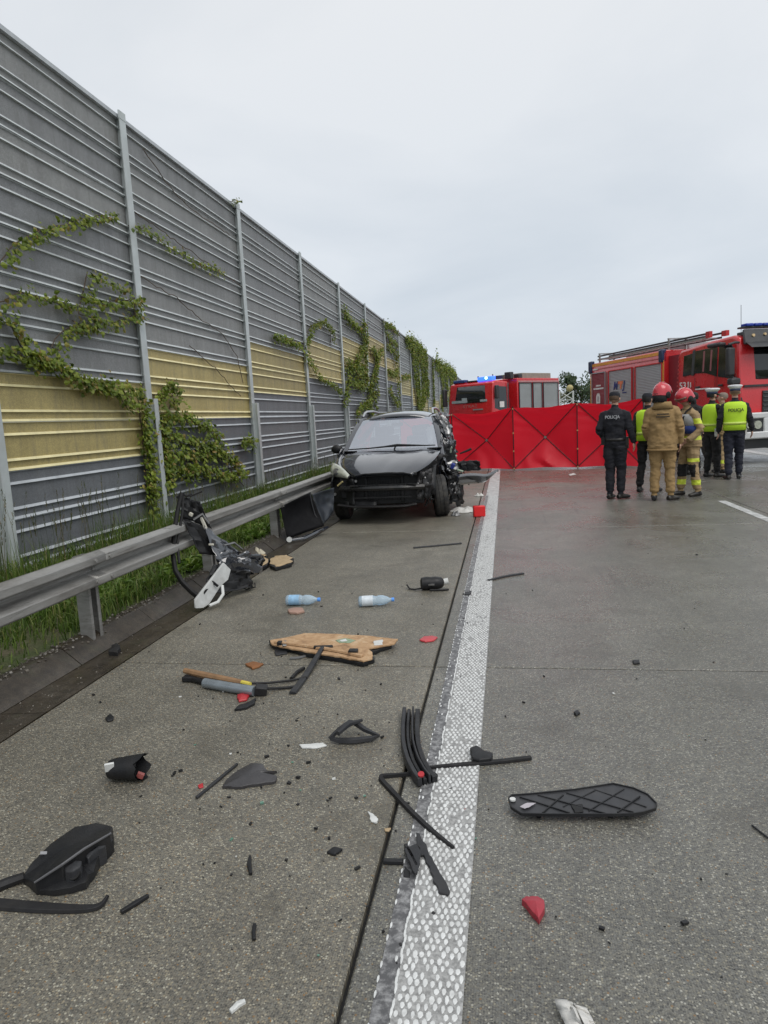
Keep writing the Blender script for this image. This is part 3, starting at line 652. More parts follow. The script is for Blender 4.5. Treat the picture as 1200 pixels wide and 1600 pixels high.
SEAT = M('grey_seat_cloth', (0.07, 0.07, 0.075), 0.9, 0, 0.2, 20, 0.3, 120, 0.004)
CHROME = M('satin_silver_rail', (0.48, 0.49, 0.50), 0.3, 0.7, 0.1, 8)
car = thing('crashed_car', 'wrecked black people carrier facing the camera, front bumper gone, one side torn open', 'car', (-1.77, 9.58, 0), R(1.5))
# bonnet
HY = [0.24, 0.34, 0.50, 0.70, 0.92, 1.14, 1.32]; HW = [0.44, 0.55, 0.655, 0.725, 0.765, 0.785, 0.79]; HZ = [0.775, 0.825, 0.885, 0.945, 0.995, 1.04, 1.07]
rows = []
for y, w, z in zip(HY, HW, HZ):
    row = []
    for j in range(21):
        u = -1 + j / 10.0
        zz = z + 0.015 * (1 - u * u) * math.sin(math.pi * min(1, (y - .2) / 1.1)) - 0.032 * abs(u) ** 3.2 - 0.010 * u * u + 0.008 * math.exp(-((abs(u) - 0.66) / 0.10) ** 2) + 0.004 * nz((u * 2.2, y * 3, 4)) - 0.012 * math.exp(-((u - 0.15 - 0.4 * (y - 0.7)) / 0.06) ** 2) * (0.3 < y < 1.1)
        row.append((u * w, y - 0.05 * (1 - u * u) * (1.4 - y) - 0.02, zz))
    rows.append(row)
rows.insert(0, [(x * 0.99, y + 0.012, z - 0.035) for x, y, z in rows[0]])
m = MB(); m.grid(rows); m.build('bonnet', PAINT_BK, car, solid=0.012, angle=60)
# near-side wing (image left) with its shoulder, and the body side behind it
rows = []
for y, w, z in zip(HY[1:], HW[1:], HZ[1:]):
    zed = z - 0.036; xo = -0.79 - 0.115 * min(1, (y - 0.2) / 0.75)
    rows.append([(-w - 0.006, y, zed), (-(w + (-xo - w) * 0.5), y + 0.01, zed - 0.006), (xo + 0.035, y + 0.015, zed - 0.035), (xo, y + 0.02, zed - 0.14), (xo - 0.005, y + 0.02, 0.63 if y > 0.6 else 0.55)])
m = MB(); m.grid(rows); m.build('wing', PAINT_BK, car, solid=0.01, angle=60)
m = MB(); m.grid([[(-0.90, y, z) if z < 1.06 else (-0.86 + (z - 1.05) * 0.5, y, z) for z in (0.28, 0.5, 0.75, 1.0, 1.10)] for y in (1.30, 1.8, 2.4, 3.2, 4.0, 4.45)])
m.build('body_side', PAINT_BK, car, solid=0.02)
m = MB(); m.grid([[(-0.86, y, 1.08), (-0.78, y + 0.02, 1.30), (-0.66, y + 0.04, 1.55)] for y in (2.0, 2.6, 3.3, 4.1)]); m.build('side_window', DGLASS, car)
# headlamp: a swept-back lens with a bezel and reflector bowls
def lamp_pt(a, b):      # a: outer..inner, b: bottom..top
    bot = Vector((-0.83, 0.50, 0.715)).lerp(Vector((-0.52, 0.20, 0.70)), a); top = Vector((-0.835, 0.60, 0.925)).lerp(Vector((-0.50, 0.23, 0.745)), a) + Vector((0.0, 0.0, 0.035 * math.sin(a * math.pi)))
    return bot.lerp(top, b) + Vector((-0.02, -0.055, 0.0)) * math.sin(math.pi * b) * (1 - 0.5 * a)
m = MB(); m.grid([[lamp_pt(a / 10, b / 6) for b in range(7)] for a in range(11)]); hl = m.build('headlight', LENS, car, solid=0.008, angle=80)
m = MB(); m.disc((-0.74, 0.39, 0.80), (-0.35, -1, 0.1), 0.055, 0.012, 16); m.disc((-0.74, 0.385, 0.80), (-0.35, -1, 0.1), 0.022, 0.03, 12); m.build('reflector', RIM, hl)
m = MB(); m.tube([lamp_pt(a / 8, 0) for a in range(9)] + [lamp_pt(1, b / 3) for b in range(1, 4)], 0.012, 6); m.build('bezel', BLACK_PL, hl)
# front end with the bumper skin gone
m = MB(); m.box((-0.02, 0.46, 0.53), (1.18, 0.10, 0.50)); m.box((0, 0.34, 0.735), (0.98, 0.22, 0.05)); m.box((-0.30, 0.395, 0.52), (0.05, 0.06, 0.42)); m.box((0.25, 0.395, 0.52), (0.05, 0.06, 0.42)); m.box((-0.62, 0.47, 0.55), (0.12, 0.3, 0.3)); m.build('radiator_support', BLACK_PL, car, bevel=0.012)
m = MB()
for k in range(24): m.box((-0.28 + 0.024 * k, 0.405, 0.50), (0.006, 0.02, 0.30))
m.build_each('radiator_fin', DARK_ST, car)
beam = [(-0.66, 0.30, 0.545), (-0.5, 0.20, 0.55), (-0.2, 0.15, 0.553), (0.15, 0.15, 0.553), (0.42, 0.19, 0.55), (0.58, 0.27, 0.545)]
m = MB(); m.tube(beam, [(0.045, 0.05)] * 6, 8, ref=(0, 0, 1)); m.box((0, 0.145, 0.60), (1.0, 0.04, 0.012)); m.build('bumper_beam', M('gloss_black_steel', (0.016, 0.017, 0.019), 0.3, 0.2, 0.3, 9, dirt=0.2), car)
m = MB(); m.tube([(-0.72, 0.34, 0.30), (-0.45, 0.24, 0.275), (0.0, 0.2, 0.27), (0.3, 0.22, 0.27), (0.46, 0.27, 0.29)], [(0.022, 0.05)] * 5, 8, ref=(0, 0, 1))
m.box((-0.05, 0.30, 0.40), (0.9, 0.05, 0.02)); m.build('lower_crossmember', DARK_ST, car)
m = MB(); crumple(m, (-0.88, 0.50, 0.30), (0.42, -0.28, 0.0), (0.02, 0.02, 0.40), 9, 9, 0.035, 3, 2); crumple(m, (-0.62, 0.26, 0.26), (0.5, -0.06, 0.0), (0, 0.05, 0.10), 9, 4, 0.02, 4, 3); m.build_each('bumper_remnant', BLACK_PL, car, solid=0.006)
m = MB(); m.tube([(-0.70, 0.24, 0.60), (-0.66, 0.22, 0.63), (-0.61, 0.2, 0.665)], 0.012, 6); m.build('broken_bracket', M('yellowed_plastic', (0.5, 0.42, 0.2), 0.5), car)
m = MB(); m.disc((-0.76, 0.30, 0.47), (0, -1, 0), 0.022, 0.03, 10); m.disc((-0.42, 0.25, 0.66), (0, -1, 0), 0.02, 0.02, 10); m.build_each('bolt', STEEL, car)
# open wing on the torn side: inner arch, strut, hoses
m = MB(); rows = []
for i in range(11):
    a = math.pi * (0.02 + 0.96 * i / 10); rows.append([(x, 0.97 - 0.44 * math.cos(a), 0.36 + 0.46 * math.sin(a) + 0.015 * nz((x * 5, i, 1))) for x in (0.45, 0.55, 0.66, 0.74)])
m.grid(rows); m.build('wheel_arch_liner', BLACK_PL, car, solid=0.008)
m = MB(); crumple(m, (0.46, 0.30, 0.36), (0.22, 0.12, 0), (0.03, 0.05, 0.42), 8, 9, 0.05, 4, 5); crumple(m, (0.50, 0.42, 0.66), (0.2, 0.5, 0.14), (0.05, 0.0, 0.16), 10, 5, 0.035, 5, 6); crumple(m, (0.62, 0.86, 0.66), (0.1, 0.5, 0.1), (0.10, 0.02, 0.24), 9, 6, 0.05, 4, 8)
m.build_each('torn_inner_wing', DARK_ST, car, solid=0.004)
m = MB(); rr = random.Random(5)
for k in range(9):
    a = Vector((rr.uniform(0.42, 0.62), rr.uniform(0.26, 0.5), rr.uniform(0.4, 0.75))); m.tube([a, a + Vector((rr.uniform(-.04, .1), rr.uniform(0, .1), rr.uniform(-.15, .05))), a + Vector((rr.uniform(0, .18), rr.uniform(0.05, .3), rr.uniform(-.25, 0.1)))], rr.uniform(0.006, 0.016), 6)
m.build_each('engine_hose', BLACK_RB, car)
m = MB(); m.ell((0.50, 0.28, 0.555), (0.028, 0.02, 0.045)); m.ell((0.60, 0.36, 0.66), (0.018, 0.018, 0.018)); m.ell((0.52, 0.40, 0.73), (0.03, 0.02, 0.012)); m.ell((0.64, 0.34, 0.58), (0.012, 0.012, 0.012)); m.build_each('exposed_fitting', STEEL, car)
# wheels
def wheel(x, y, rad, wid, tilt, toe):
    t = bpy.data.objects.new('wheel', None); COL.objects.link(t); t.parent = car; t.location = (x, y, rad - 0.004); t.rotation_euler = (0, R(tilt), R(toe))
    a = MB(); a.lathe((-wid / 2, 0, 0), (1, 0, 0), [(0.01, rad * 0.66), (0.0, rad * 0.70), (0.0, rad * 0.90), (0.02, rad * 0.97), (0.035, rad), (wid * .33, rad), (wid * .34, rad - .008), (wid * .37, rad - .008), (wid * .38, rad), (wid * .62, rad), (wid * .63, rad - .008), (wid * .66, rad - .008), (wid * .67, rad), (wid - 0.035, rad), (wid - 0.02, rad * .97), (wid, rad * 0.90), (wid, rad * .70), (wid - 0.01, rad * .66)], 36); a.build('tyre', TYRE, t)
    a = MB(); s = 1 if x > 0 else -1
    a.lathe((-wid / 2 + 0.01, 0, 0), (1, 0, 0), [(0, rad * .67), (0.01, rad * .62), (wid * .8, rad * .62), (wid - 0.02, rad * .67)], 28, cap=False)
    for k in range(7):
        an = 2 * math.pi * k / 7; a.tube([(s * (wid / 2 - 0.035), 0, 0), (s * (wid / 2 - 0.02), math.cos(an) * rad * .36, math.sin(an) * rad * .36), (s * (wid / 2 - 0.025), math.cos(an) * rad * .64, math.sin(an) * rad * .64)], [(0.035, 0.012), (0.026, 0.012), (0.03, 0.012)], 6)
    a.disc((s * (wid / 2 - 0.03), 0, 0), (1, 0, 0), rad * .17, 0.03, 16); a.build('rim', RIM, t)
wheel(-0.775, 0.98, 0.325, 0.215, 0, 0); wheel(0.765, 0.98, 0.325, 0.215, -5, 9); wheel(-0.775, 3.75, 0.325, 0.215, 0, 0); wheel(0.70, 3.75, 0.325, 0.215, 8, 3)
# cabin: windscreen, scuttle, pillars, roof, rails
def ws(u, v):
    w = 0.745 + (0.60 - 0.745) * v; y = 1.24 + 0.84 * v + 0.10 * u * u * (1 - 0.4 * v); z = 1.065 + 0.50 * v + 0.03 * math.sin(math.pi * v) - 0.02 * u * u
    return Vector((u * w, y, z))
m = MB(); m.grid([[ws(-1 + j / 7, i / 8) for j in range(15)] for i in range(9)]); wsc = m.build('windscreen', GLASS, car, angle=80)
m = MB(); m.grid([[ws(-0.93 + 0.2 * a, 0.05 + 0.09 * b) + Vector((0, 0.006, -0.004)) for a in (0, 1)] for b in (0, 1)]); m.build('sticker', M('green_sticker', (0.25, 0.5, 0.22), 0.5), wsc)
m = MB(); m.box((0.02, 1.93, 1.45), (0.20, 0.03, 0.06)); m.build('rear_view_mirror', BLACK_PL, car, bevel=0.01)
for s in (-1, 1):
    m = MB(); m.tube([ws(s, v / 5) + Vector((s * 0.035, 0.03, -0.005)) for v in range(-1, 6)], [(0.055, 0.035)] * 7, 8, ref=(1, 0.3, 0)); m.build('windscreen_pillar', PAINT_BK, car)
m = MB(); m.grid([[Vector((u * 0.80, 1.17 + 0.13 * u * u + dy, 1.045 + dz)) for u in [-1 + k / 7 for k in range(15)]] for dy, dz in ((0, 0.006), (0.05, 0.012), (0.12, 0.005), (0.2, -0.02))]); m.build('scuttle', BLACK_PL, car, solid=0.01)
m = MB(); m.tube([(-0.72, 1.30, 1.085), (-0.35, 1.23, 1.095), (-0.1, 1.20, 1.11), (0.10, 1.19, 1.125), (0.30, 1.19, 1.115), (0.55, 1.24, 1.10), (0.70, 1.30, 1.095)], [0.010, 0.011, 0.014, 0.024, 0.018, 0.011, 0.009], 6); m.tube([(0.05, 1.17, 1.06), (0.08, 1.18, 1.12)], 0.014, 6); m.build('wiper', BLACK_PL, car)
rows = []
for y, zc, w in ((2.06, 1.575, 0.62), (2.2, 1.615, 0.635), (2.6, 1.655, 0.65), (3.2, 1.665, 0.65), (3.8, 1.645, 0.64), (4.25, 1.60, 0.62)):
    rows.append([(u * w, y + 0.05 * u * u * (1 if y < 2.3 else 0), zc + 0.012 - 0.06 * u * u - 0.07 * abs(u) ** 5) for u in [-1 + k / 6 for k in range(13)]])
m = MB(); m.grid(rows); m.build('roof', PAINT_BK, car, solid=0.02, angle=60)
for s in (-1, 1):
    m = MB(); m.tube([(s * 0.615, 2.20, 1.60), (s * 0.60, 2.32, 1.665), (s * 0.59, 2.5, 1.695), (s * 0.59, 3.2, 1.705), (s * 0.59, 3.8, 1.68), (s * 0.60, 4.0, 1.63)], 0.02, 8); m.build('roof_rail', CHROME, car)
m = MB(); m.ell((-0.96, 1.52, 1.09), (0.10, 0.06, 0.075)); m.tube([(-0.90, 1.5, 1.03), (-0.84, 1.48, 1.01)], 0.025, 6); m.build('door_mirror', BLACK_PL, car)
m = MB(); m.box((0, 2.9, 0.27), (1.55, 3.2, 0.06)); m.box((0, 4.42, 0.62), (1.7, 0.08, 0.66)); m.box((-0.70, 4.3, 1.27), (0.10, 0.1, 0.66)); m.box((0.66, 4.3, 1.27), (0.12, 0.1, 0.66)); m.box((0, 4.27, 1.57), (1.3, 0.1, 0.08)); m.build('rear_body', PAINT_BK, car, bevel=0.02)
m = MB(); m.box((0, 1.55, 0.86), (1.45, 0.45, 0.26)); m.box((-0.3, 1.50, 1.0), (0.5, 0.3, 0.1)); m.build('dashboard', INNER, car, bevel=0.05)
for x, y in ((-0.38, 2.45), (0.30, 2.5), (-0.42, 3.45), (0.3, 3.45)):
    m = MB(); m.box((x, y, 0.58), (0.48, 0.5, 0.16)); m.box((x, y + 0.27, 0.92), (0.46, 0.13, 0.62), (R(-12), 0, 0)); m.box((x, y + 0.36, 1.32), (0.26, 0.09, 0.18), (R(-8), 0, 0)); m.build('car_seat', SEAT, car, bevel=0.05)
m = MB(); pts = [(0.33 + 0.18 * math.cos(a), 1.85 + 0.05 * math.sin(a), 0.98 + 0.17 * math.sin(a)) for a in [2 * math.pi * k / 16 for k in range(17)]]; m.tube(pts, 0.014, 6); m.build('steering_wheel', INNER, car)
m = MB(); crumple(m, (0.18, 1.95, 0.78), (0.34, 0.02, 0.0), (0.0, 0.1, 0.36), 9, 9, 0.05, 4, 12); crumple(m, (0.52, 2.0, 1.38), (0.10, 1.2, 0.05), (0.03, 0.0, -0.28), 16, 6, 0.05, 5, 13); m.build_each('burst_airbag', WHITE_CL, car)
# torn side: buckled pillars, door remains and wiring
m = MB()
crumple(m, (0.63, 2.02, 1.56), (0.10, -0.05, 0.0), (0.22, -0.28, -0.62), 5, 14, 0.055, 5, 21); crumple(m, (0.70, 2.25, 1.60), (0.14, 0.5, 0), (0.16, -0.1, -0.72), 9, 14, 0.075, 6, 22)
crumple(m, (0.80, 1.38, 1.02), (0.08, 0.62, -0.05), (0.12, 0.0, -0.40), 12, 10, 0.07, 6, 23); crumple(m, (0.84, 1.40, 0.66), (0.16, 0.80, 0.04), (0.08, 0.0, -0.48), 14, 10, 0.08, 6, 24)
crumple(m, (0.72, 2.3, 0.95), (0.18, 1.2, 0.0), (0.10, 0.0, -0.66), 14, 10, 0.09, 5, 25); crumple(m, (0.66, 2.9, 1.58), (0.05, 1.2, -0.05), (0.2, 0.0, -0.66), 12, 8, 0.06, 4, 26)
m.build_each('crushed_side', PAINT_BK, car, solid=0.005, angle=25)
m = MB(); crumple(m, (0.66, 2.0, 1.58), (0.16, 0.02, -0.02), (0.13, -0.12, -0.36), 6, 9, 0.05, 6, 31); crumple(m, (0.80, 1.80, 1.20), (0.05, 0.02, 0), (0.12, -0.1, -0.42), 4, 10, 0.05, 7, 32); crumple(m, (0.86, 1.42, 0.80), (0.18, 0.1, 0.03), (0.05, 0.02, -0.20), 7, 6, 0.05, 7, 33); crumple(m, (0.92, 1.36, 0.46), (0.14, 0.05, 0.02), (0.0, 0.04, -0.2), 6, 6, 0.05, 7, 34)
m.build_each('torn_sheet_metal', STEEL, car, solid=0.003, angle=20)
m = MB()
crumple(m, (0.78, 1.44, 1.08), (0.20, 0.24, 0), (0.06, 0.0, -0.56), 7, 12, 0.06, 7, 41); crumple(m, (0.90, 1.30, 0.60), (0.20, 0.2, 0.02), (-0.02, 0.02, -0.46), 8, 9, 0.06, 6, 42); crumple(m, (1.0, 1.55, 0.50), (0.10, 0.5, 0.0), (0.0, 0.0, -0.45), 8, 8, 0.05, 5, 43)
m.build_each('torn_door_lining', BLACK_PL, car, solid=0.006)
m = MB(); rows = []
for i in range(13):                                # sill panel bent outwards, its end curling up
    a = i / 12; x = 1.02 + 0.66 * a; up = 0.02 * math.sin(a * 5) + 0.09 * max(0, a - 0.72) / 0.28
    rows.append([(x, 1.24 + 0.10 * a, 0.60 + up), (x + 0.01, 1.22 + 0.10 * a - 0.02, 0.565 + up), (x - 0.01, 1.26 + 0.1 * a, 0.46 + up * 1.2 + 0.10 * a ** 3), (x - 0.03, 1.34 + 0.1 * a, 0.42 + up * 1.2 + 0.13 * a ** 3)])
m.grid(rows); m.build('bent_sill', PAINT_BK, car, solid=0.012)
m = MB(); crumple(m, (1.02, 1.5, 0.80), (0.36, 0.02, 0.01), (0.03, 0.05, -0.16), 10, 6, 0.045, 5, 51); m.build('hanging_trim', GREY_PL, car, solid=0.012)
m = MB(); m.tube([(1.08, 1.5, 0.93), (1.18, 1.5, 0.965), (1.27, 1.5, 1.0)], [0.012, 0.018, 0.020], 7); rr = random.Random(11)
for k in range(16):
    a = Vector((rr.uniform(0.78, 1.05), rr.uniform(1.3, 1.9), rr.uniform(0.45, 1.25))); m.tube([a, a + Vector((rr.uniform(-.06, .1), rr.uniform(-.1, .1), rr.uniform(-.16, .04))), a + Vector((rr.uniform(-.06, .2), rr.uniform(-.1, .1), rr.uniform(-.35, 0)))], rr.uniform(0.004, 0.009), 5)
m.build_each('loose_wire', BLACK_RB, car)
m = MB(); m.box((0.96, 1.42, 0.74), (0.06, 0.05, 0.09), (0.3, 0.4, 0.2)); m.build('blue_connector', M('blue_plastic', (0.03, 0.05, 0.28), 0.4), car, bevel=0.008)
m = MB(); m.box((1.08, 1.40, 0.66), (0.10, 0.04, 0.025), (0.1, 0.3, -0.3)); m.box((0.94, 1.5, 1.0), (0.03, 0.03, 0.10), (0.2, 0.2, 0)); m.box((1.02, 1.45, 0.9), (0.03, 0.03, 0.03)); m.build_each('snapped_clip', M('pale_green_plastic', (0.35, 0.42, 0.33), 0.5), car, bevel=0.006)

# ================================================================== RED PRIVACY SCREEN
RED_FAB = M('red_screen_fabric', (0.86, 0.010, 0.034), 0.5, 0, 0.06, 2, 0.2, 30, 0.006, Sheen_Weight=0.15)
_t = RED_FAB.node_tree; _tr = _t.nodes.new('ShaderNodeBsdfTranslucent'); _tr.inputs[0].default_value = (0.85, 0.012, 0.03, 1); _ms = _t.nodes.new('ShaderNodeMixShader'); _ms.inputs[0].default_value = 0.5
_bs = next(n for n in _t.nodes if n.type == 'BSDF_PRINCIPLED'); _ou = next(n for n in _t.nodes if n.type == 'OUTPUT_MATERIAL'); _t.links.new(_bs.outputs[0], _ms.inputs[1]); _t.links.new(_tr.outputs[0], _ms.inputs[2]); _t.links.new(_ms.outputs[0], _ou.inputs[0])
POLE = M('screen_pole', (0.03, 0.008, 0.01), 0.5)
scr = thing('privacy_screen', 'long red folding privacy screen with crossed poles set across the lanes', 'screen', (0, 18.6, 0))
SP = [(-3.0, 19.75, 1.55), (-1.46, 19.30, 1.60), (0.22, 18.60, 1.67), (1.86, 18.45, 1.70), (3.40, 17.95, 1.72)]
for i in range(len(SP) - 1):
    A, B = Vector((SP[i][0], SP[i][1] - 18.6, 0)), Vector((SP[i + 1][0], SP[i + 1][1] - 18.6, 0)); ha, hb = SP[i][2], SP[i + 1][2]
    d = B - A; n = Vector((d.y, -d.x, 0)).normalized()     # towards the camera
    hub = (A + B) / 2 + Vector((0, 0, 0.50 * (ha + hb) / 2)) + n * -0.16
    m = MB(); N = 30; rows = []
    for a in range(N + 1):
        row = []
        for b in range(N + 1):
            u, v = a / N, b / N; top = ha + (hb - ha) * u - 0.07 * math.sin(math.pi * u) ** 2 * (0.7 + 0.5 * (i % 2)) + 0.012 * nz((u * 6, i * 3, 1)); bot = 0.03 + 0.03 * math.sin(math.pi * u)
            p = A + d * u; p.z = bot + (top - bot) * v
            k = 1 - max(abs(u - 0.5), abs(v - 0.5)) * 2
            low = max(0, 0.5 - v)
            wr = 0.06 * low * 2 * math.sin(u * 15 + 6 * v + i * 2 + 4 * nz((u * 3, v * 3, i))) * (1 - abs(2 * u - 1)) + 0.045 * nz((u * 2.6 + i * 7, v * 2.6, 2)) + 0.03 * max(0, v - 0.5) * math.sin(v * 40 + u * 9 + 6 * nz((u * 2, v * 2, i + 4)))
            p = p - n * (0.34 * k) + n * (wr + 0.10 * low * (1 - abs(2 * u - 1)))
            row.append(p)
        rows.append(row)
    m.grid(rows); m.build('fabric_panel', RED_FAB, scr, angle=20)
    off = n * 0.018
    c = (A + B) / 2 + Vector((0, 0, 0.5 * (ha + hb) / 2)) - n * 0.325
    for p, q in ((A + Vector((0, 0, 0.04)), B + Vector((0, 0, hb))), (A + Vector((0, 0, ha)), B + Vector((0, 0, 0.04)))):
        m = MB(); m.tube([p + off, p.lerp(c, 0.5) + off, c + off, c.lerp(q, 0.5) + off, q + off], 0.012, 6); m.build('cross_pole', POLE, scr)
    m = MB(); m.disc(c + off * 1.6, n, 0.035, 0.03, 12); m.build('hub', M('grey_hub', (0.2, 0.19, 0.18), 0.5), scr)
for i, (x, y, hgt) in enumerate(SP):
    m = MB(); m.tube([(x, y - 18.63, 0), (x, y - 18.63, hgt + 0.03)], 0.014, 7); m.build('upright_pole', POLE, scr)
    m = MB()
    for z in (0.05, 0.52, 1.0, hgt - 0.03): m.disc((x, y - 18.65, z), (0, 1, 0), 0.022, 0.02, 8)
    m.build_each('pole_joint', M('brass_joint', (0.45, 0.25, 0.12), 0.45), scr)

# ================================================================== FIRE ENGINES
FRED = M('fire_red_paint', (0.60, 0.018, 0.024), 0.28, 0, 0.10, 2, dirt=0.06, Coat_Weight=0.7, Coat_Roughness=0.1)
FDRED = M('dark_red_shutter', (0.23, 0.018, 0.03), 0.4, 0, 0.12, 4)
SHUT = M('silver_shutter', (0.40, 0.42, 0.43), 0.42, 0.45, 0.07, 2, dirt=0.12)
YEL = M('orange_stripe', (0.72, 0.33, 0.06), 0.45); WHT = M('white_vehicle_paint', (0.68, 0.69, 0.69), 0.4, 0, 0.1, 4, dirt=0.1)
BLUE = M('blue_beacon_glass', (0.02, 0.05, 0.35), 0.15, 0, 0.2, 8)
NAVY = M('navy_print', (0.03, 0.05, 0.20), 0.5); ORG = M('orange_print', (0.75, 0.22, 0.10), 0.5); WPR = M('white_print', (0.75, 0.74, 0.72), 0.5)
LADM = M('ladder_aluminium', (0.42, 0.42, 0.41), 0.35, 0.8, 0.15, 6); DKP = M('dark_grey_trim', (0.035, 0.036, 0.04), 0.45, 0, 0.2, 5, dirt=0.1)
def truck_wheel(t, x, y, rad=0.50, wid=0.32):
    w = bpy.data.objects.new('wheel', None); COL.objects.link(w); w.parent = t; w.location = (x, y, rad - 0.005); s = 1 if x > 0 else -1
    a = MB(); a.lathe((-wid / 2, 0, 0), (1, 0, 0), [(0.0, rad * 0.6), (0.0, rad * 0.9), (0.03, rad), (wid * .48, rad), (wid * .49, rad - .015), (wid * .52, rad - .015), (wid * .53, rad), (wid - 0.03, rad), (wid, rad * 0.9), (wid, rad * .6)], 30); a.build('tyre', TYRE, w)
    a = MB(); a.lathe((s * wid * 0.28, 0, 0), (s, 0, 0), [(0, rad * .61), (0.03, rad * .55), (-0.02, rad * .3), (0.04, rad * .22), (0.07, rad * .16), (0.07, 0.001)], 24, cap=False); a.build('rim', WHT, w)
def slats(t, p0, ux, w, h, mat, name='shutter', frame_m=None, nrm=None):
    """roller shutter: one part with real ribs, plus its frame as sub-part"""
    p0 = Vector(p0); ux = Vector(ux).normalized(); up = Vector((0, 0, 1)); n = Vector(nrm); a = MB(); rows = []; N = int(h / 0.045)
    for k in range(N + 1):
        z = h * k / N; rows += [[p0 + up * z + n * 0.004, p0 + ux * w + up * z + n * 0.004], [p0 + up * min(z + 0.034, h) + n * 0.010, p0 + ux * w + up * min(z + 0.034, h) + n * 0.010]]
    a.grid(rows); o = a.build(name, mat, t, smooth=False)
    f = MB()
    for q, l, s in ((p0 + up * h / 2, h, 0), (p0 + ux * w + up * h / 2, h, 0)):
        f.box(q + n * 0.012, (0.035, 0.035, l + 0.04))
    c = p0 + ux * w / 2
    for z in (0, h): f.strip([p0 + up * z + n * 0.012, p0 + ux * w + up * z + n * 0.012], 0.035, 0.03)
    f.build('shutter_frame', frame_m or FRED, o)
    return o

# ---- near engine on the right, seen from its right side and front corner
HD = Vector((0.33, -0.944, 0)).normalized(); RT = Vector((HD.y, -HD.x, 0))
FC = Vector((5.55, 17.81, 0)) - RT * 1.25
te = thing('fire_engine', 'red crew-cab fire engine with silver shutters and roof ladders behind the group of people', 'fire engine', FC, math.atan2(-HD.x, HD.y))
X = 1.25
prof = [(-2.56, 0.95), (-2.56, 2.86), (-2.46, 2.98), (-1.2, 3.08), (-0.30, 3.12), (-0.12, 3.05), (-0.09, 2.90), (0.02, 2.02), (0.06, 1.75), (0.06, 1.22), (-0.30, 1.22), (-0.42, 1.35), (-1.25, 1.35), (-1.42, 0.95)]
m = MB(); rings = []
for x, s in ((-1.25, 0.97), (-1.20, 1.0), (1.20, 1.0), (1.25, 0.97)):
    rings.append([(x * (1 if z < 2.0 else 1 - 0.045 * (z - 2.0)), -1.25 + (y + 1.25) * s, 1.9 + (z - 1.9) * s) for y, z in prof])
m.loft(rings); cab = m.build('cab', FRED, te, bevel=0.03, angle=35)
def side(y, z, d=0.0): return Vector(((X * (1 if z < 2.0 else 1 - 0.045 * (z - 2.0))) + 0.006 + d, y, z))
def pane(pts, name, mat, par, d=0.0, th=0.02):
    a = MB(); a.prism([side(y, z, d) for y, z in pts], (-th, 0, 0)); return a.build(name, mat, par, bevel=0.004)
pane([(-2.27, 2.27), (-1.86, 2.30), (-1.86, 2.86), (-2.27, 2.82)], 'side_window', DGLASS, te)
pane([(-1.80, 2.30), (-1.72, 2.32), (-1.3, 2.30), (-0.9, 2.20), (-0.84, 2.18), (-0.86, 2.92), (-1.78, 2.90)], 'side_window', DGLASS, te)
pane([(-0.78, 2.17), (-0.16, 2.08), (-0.24, 2.80), (-0.34, 2.92), (-0.80, 2.92)], 'side_window', DGLASS, te)
pane([(-1.885, 2.27), (-1.775, 2.27), (-1.775, 2.94), (-1.885, 2.92)], 'window_pillar', DKP, te, 0.004)
for y0 in (-1.42, -1.12): pane([(y0, 2.34), (y0 + 0.07, 2.33), (y0 + 0.07, 2.86), (y0, 2.86)], 'painted_reflection_bar', M('pinkish_reflection', (0.30, 0.10, 0.11), 0.4), te, 0.002)  # pinkish window reflections painted as solid bars on the pane
for y0, y1 in ((-1.72, -0.88), (-0.80, -0.10)):                         # door shut lines and handles
    a = MB()
    for yy in (y0, y1): a.strip([side(yy, 1.42, 0.001), side(yy, 2.2, 0.001)], 0.012, 0.004, up=(1, 0, 0))
    d_ = a.build('door_seam', DKP, te)
    a = MB(); a.box(side(y0 + 0.16, 1.95, 0.012), (0.03, 0.16, 0.05)); a.build('door_handle', DKP, te, bevel=0.006)
a = MB()
for k in range(11): a.box(side(-2.49, 1.7 + 0.11 * k, 0.004), (0.012, 0.03, 0.05))
a.build_each('hinge', M('light_red_hinge', (0.5, 0.08, 0.08), 0.4), te)
# front
def fr(x, z): 
    y = 0.02 - 0.11 * (z - 2.02) / 0.88 if z > 2.02 else 0.02 + 0.04 * min(1, (2.02 - z) / 0.27); return Vector((x, y + 0.02, z))
a = MB(); a.grid([[fr(x, z) - Vector((0, 0.06 * (abs(x) / 1.06) ** 4, 0)) for x in (-1.06, -0.7, -0.3, 0.3, 0.7, 1.06)] for z in (2.04, 2.3, 2.6, 2.84)]); w_ = a.build('windscreen', DGLASS, te, solid=0.01)
a = MB(); a.box((-0.2, -0.10, 2.12), (1.7, 0.03, 0.06)); a.build('dash_papers', WPR, te)
a = MB(); a.prism([(-1.12, -0.02, 2.86), (1.12, -0.02, 2.86), (1.06, -0.16, 3.22), (-1.06, -0.16, 3.22)], (0, 0.07, 0.02)); a.box((0, -0.28, 3.14), (2.0, 0.3, 0.10)); sv = a.build('roof_visor', DKP, te, bevel=0.02)
a = MB(); a.disc((0.86, -0.02, 3.08), (0, 1, 0), 0.035, 0.05, 10); a.disc((0.55, -0.02, 3.10), (0, 1, 0), 0.03, 0.05, 10); a.build_each('marker_lamp', M('amber_lamp', (0.75, 0.55, 0.3), 0.3), sv)
a = MB(); a.prism([(-1.1, 0.05, 2.92), (1.1, 0.05, 2.92), (1.12, 0.26, 2.80), (-1.12, 0.26, 2.80)], (0, 0.01, -0.02)); a.build('sun_visor', DKP, te)
a = MB(); a.box((0, -0.22, 3.285), (2.1, 0.26, 0.04)); lb = a.build('light_bar', DKP, te, bevel=0.01)
a = MB()
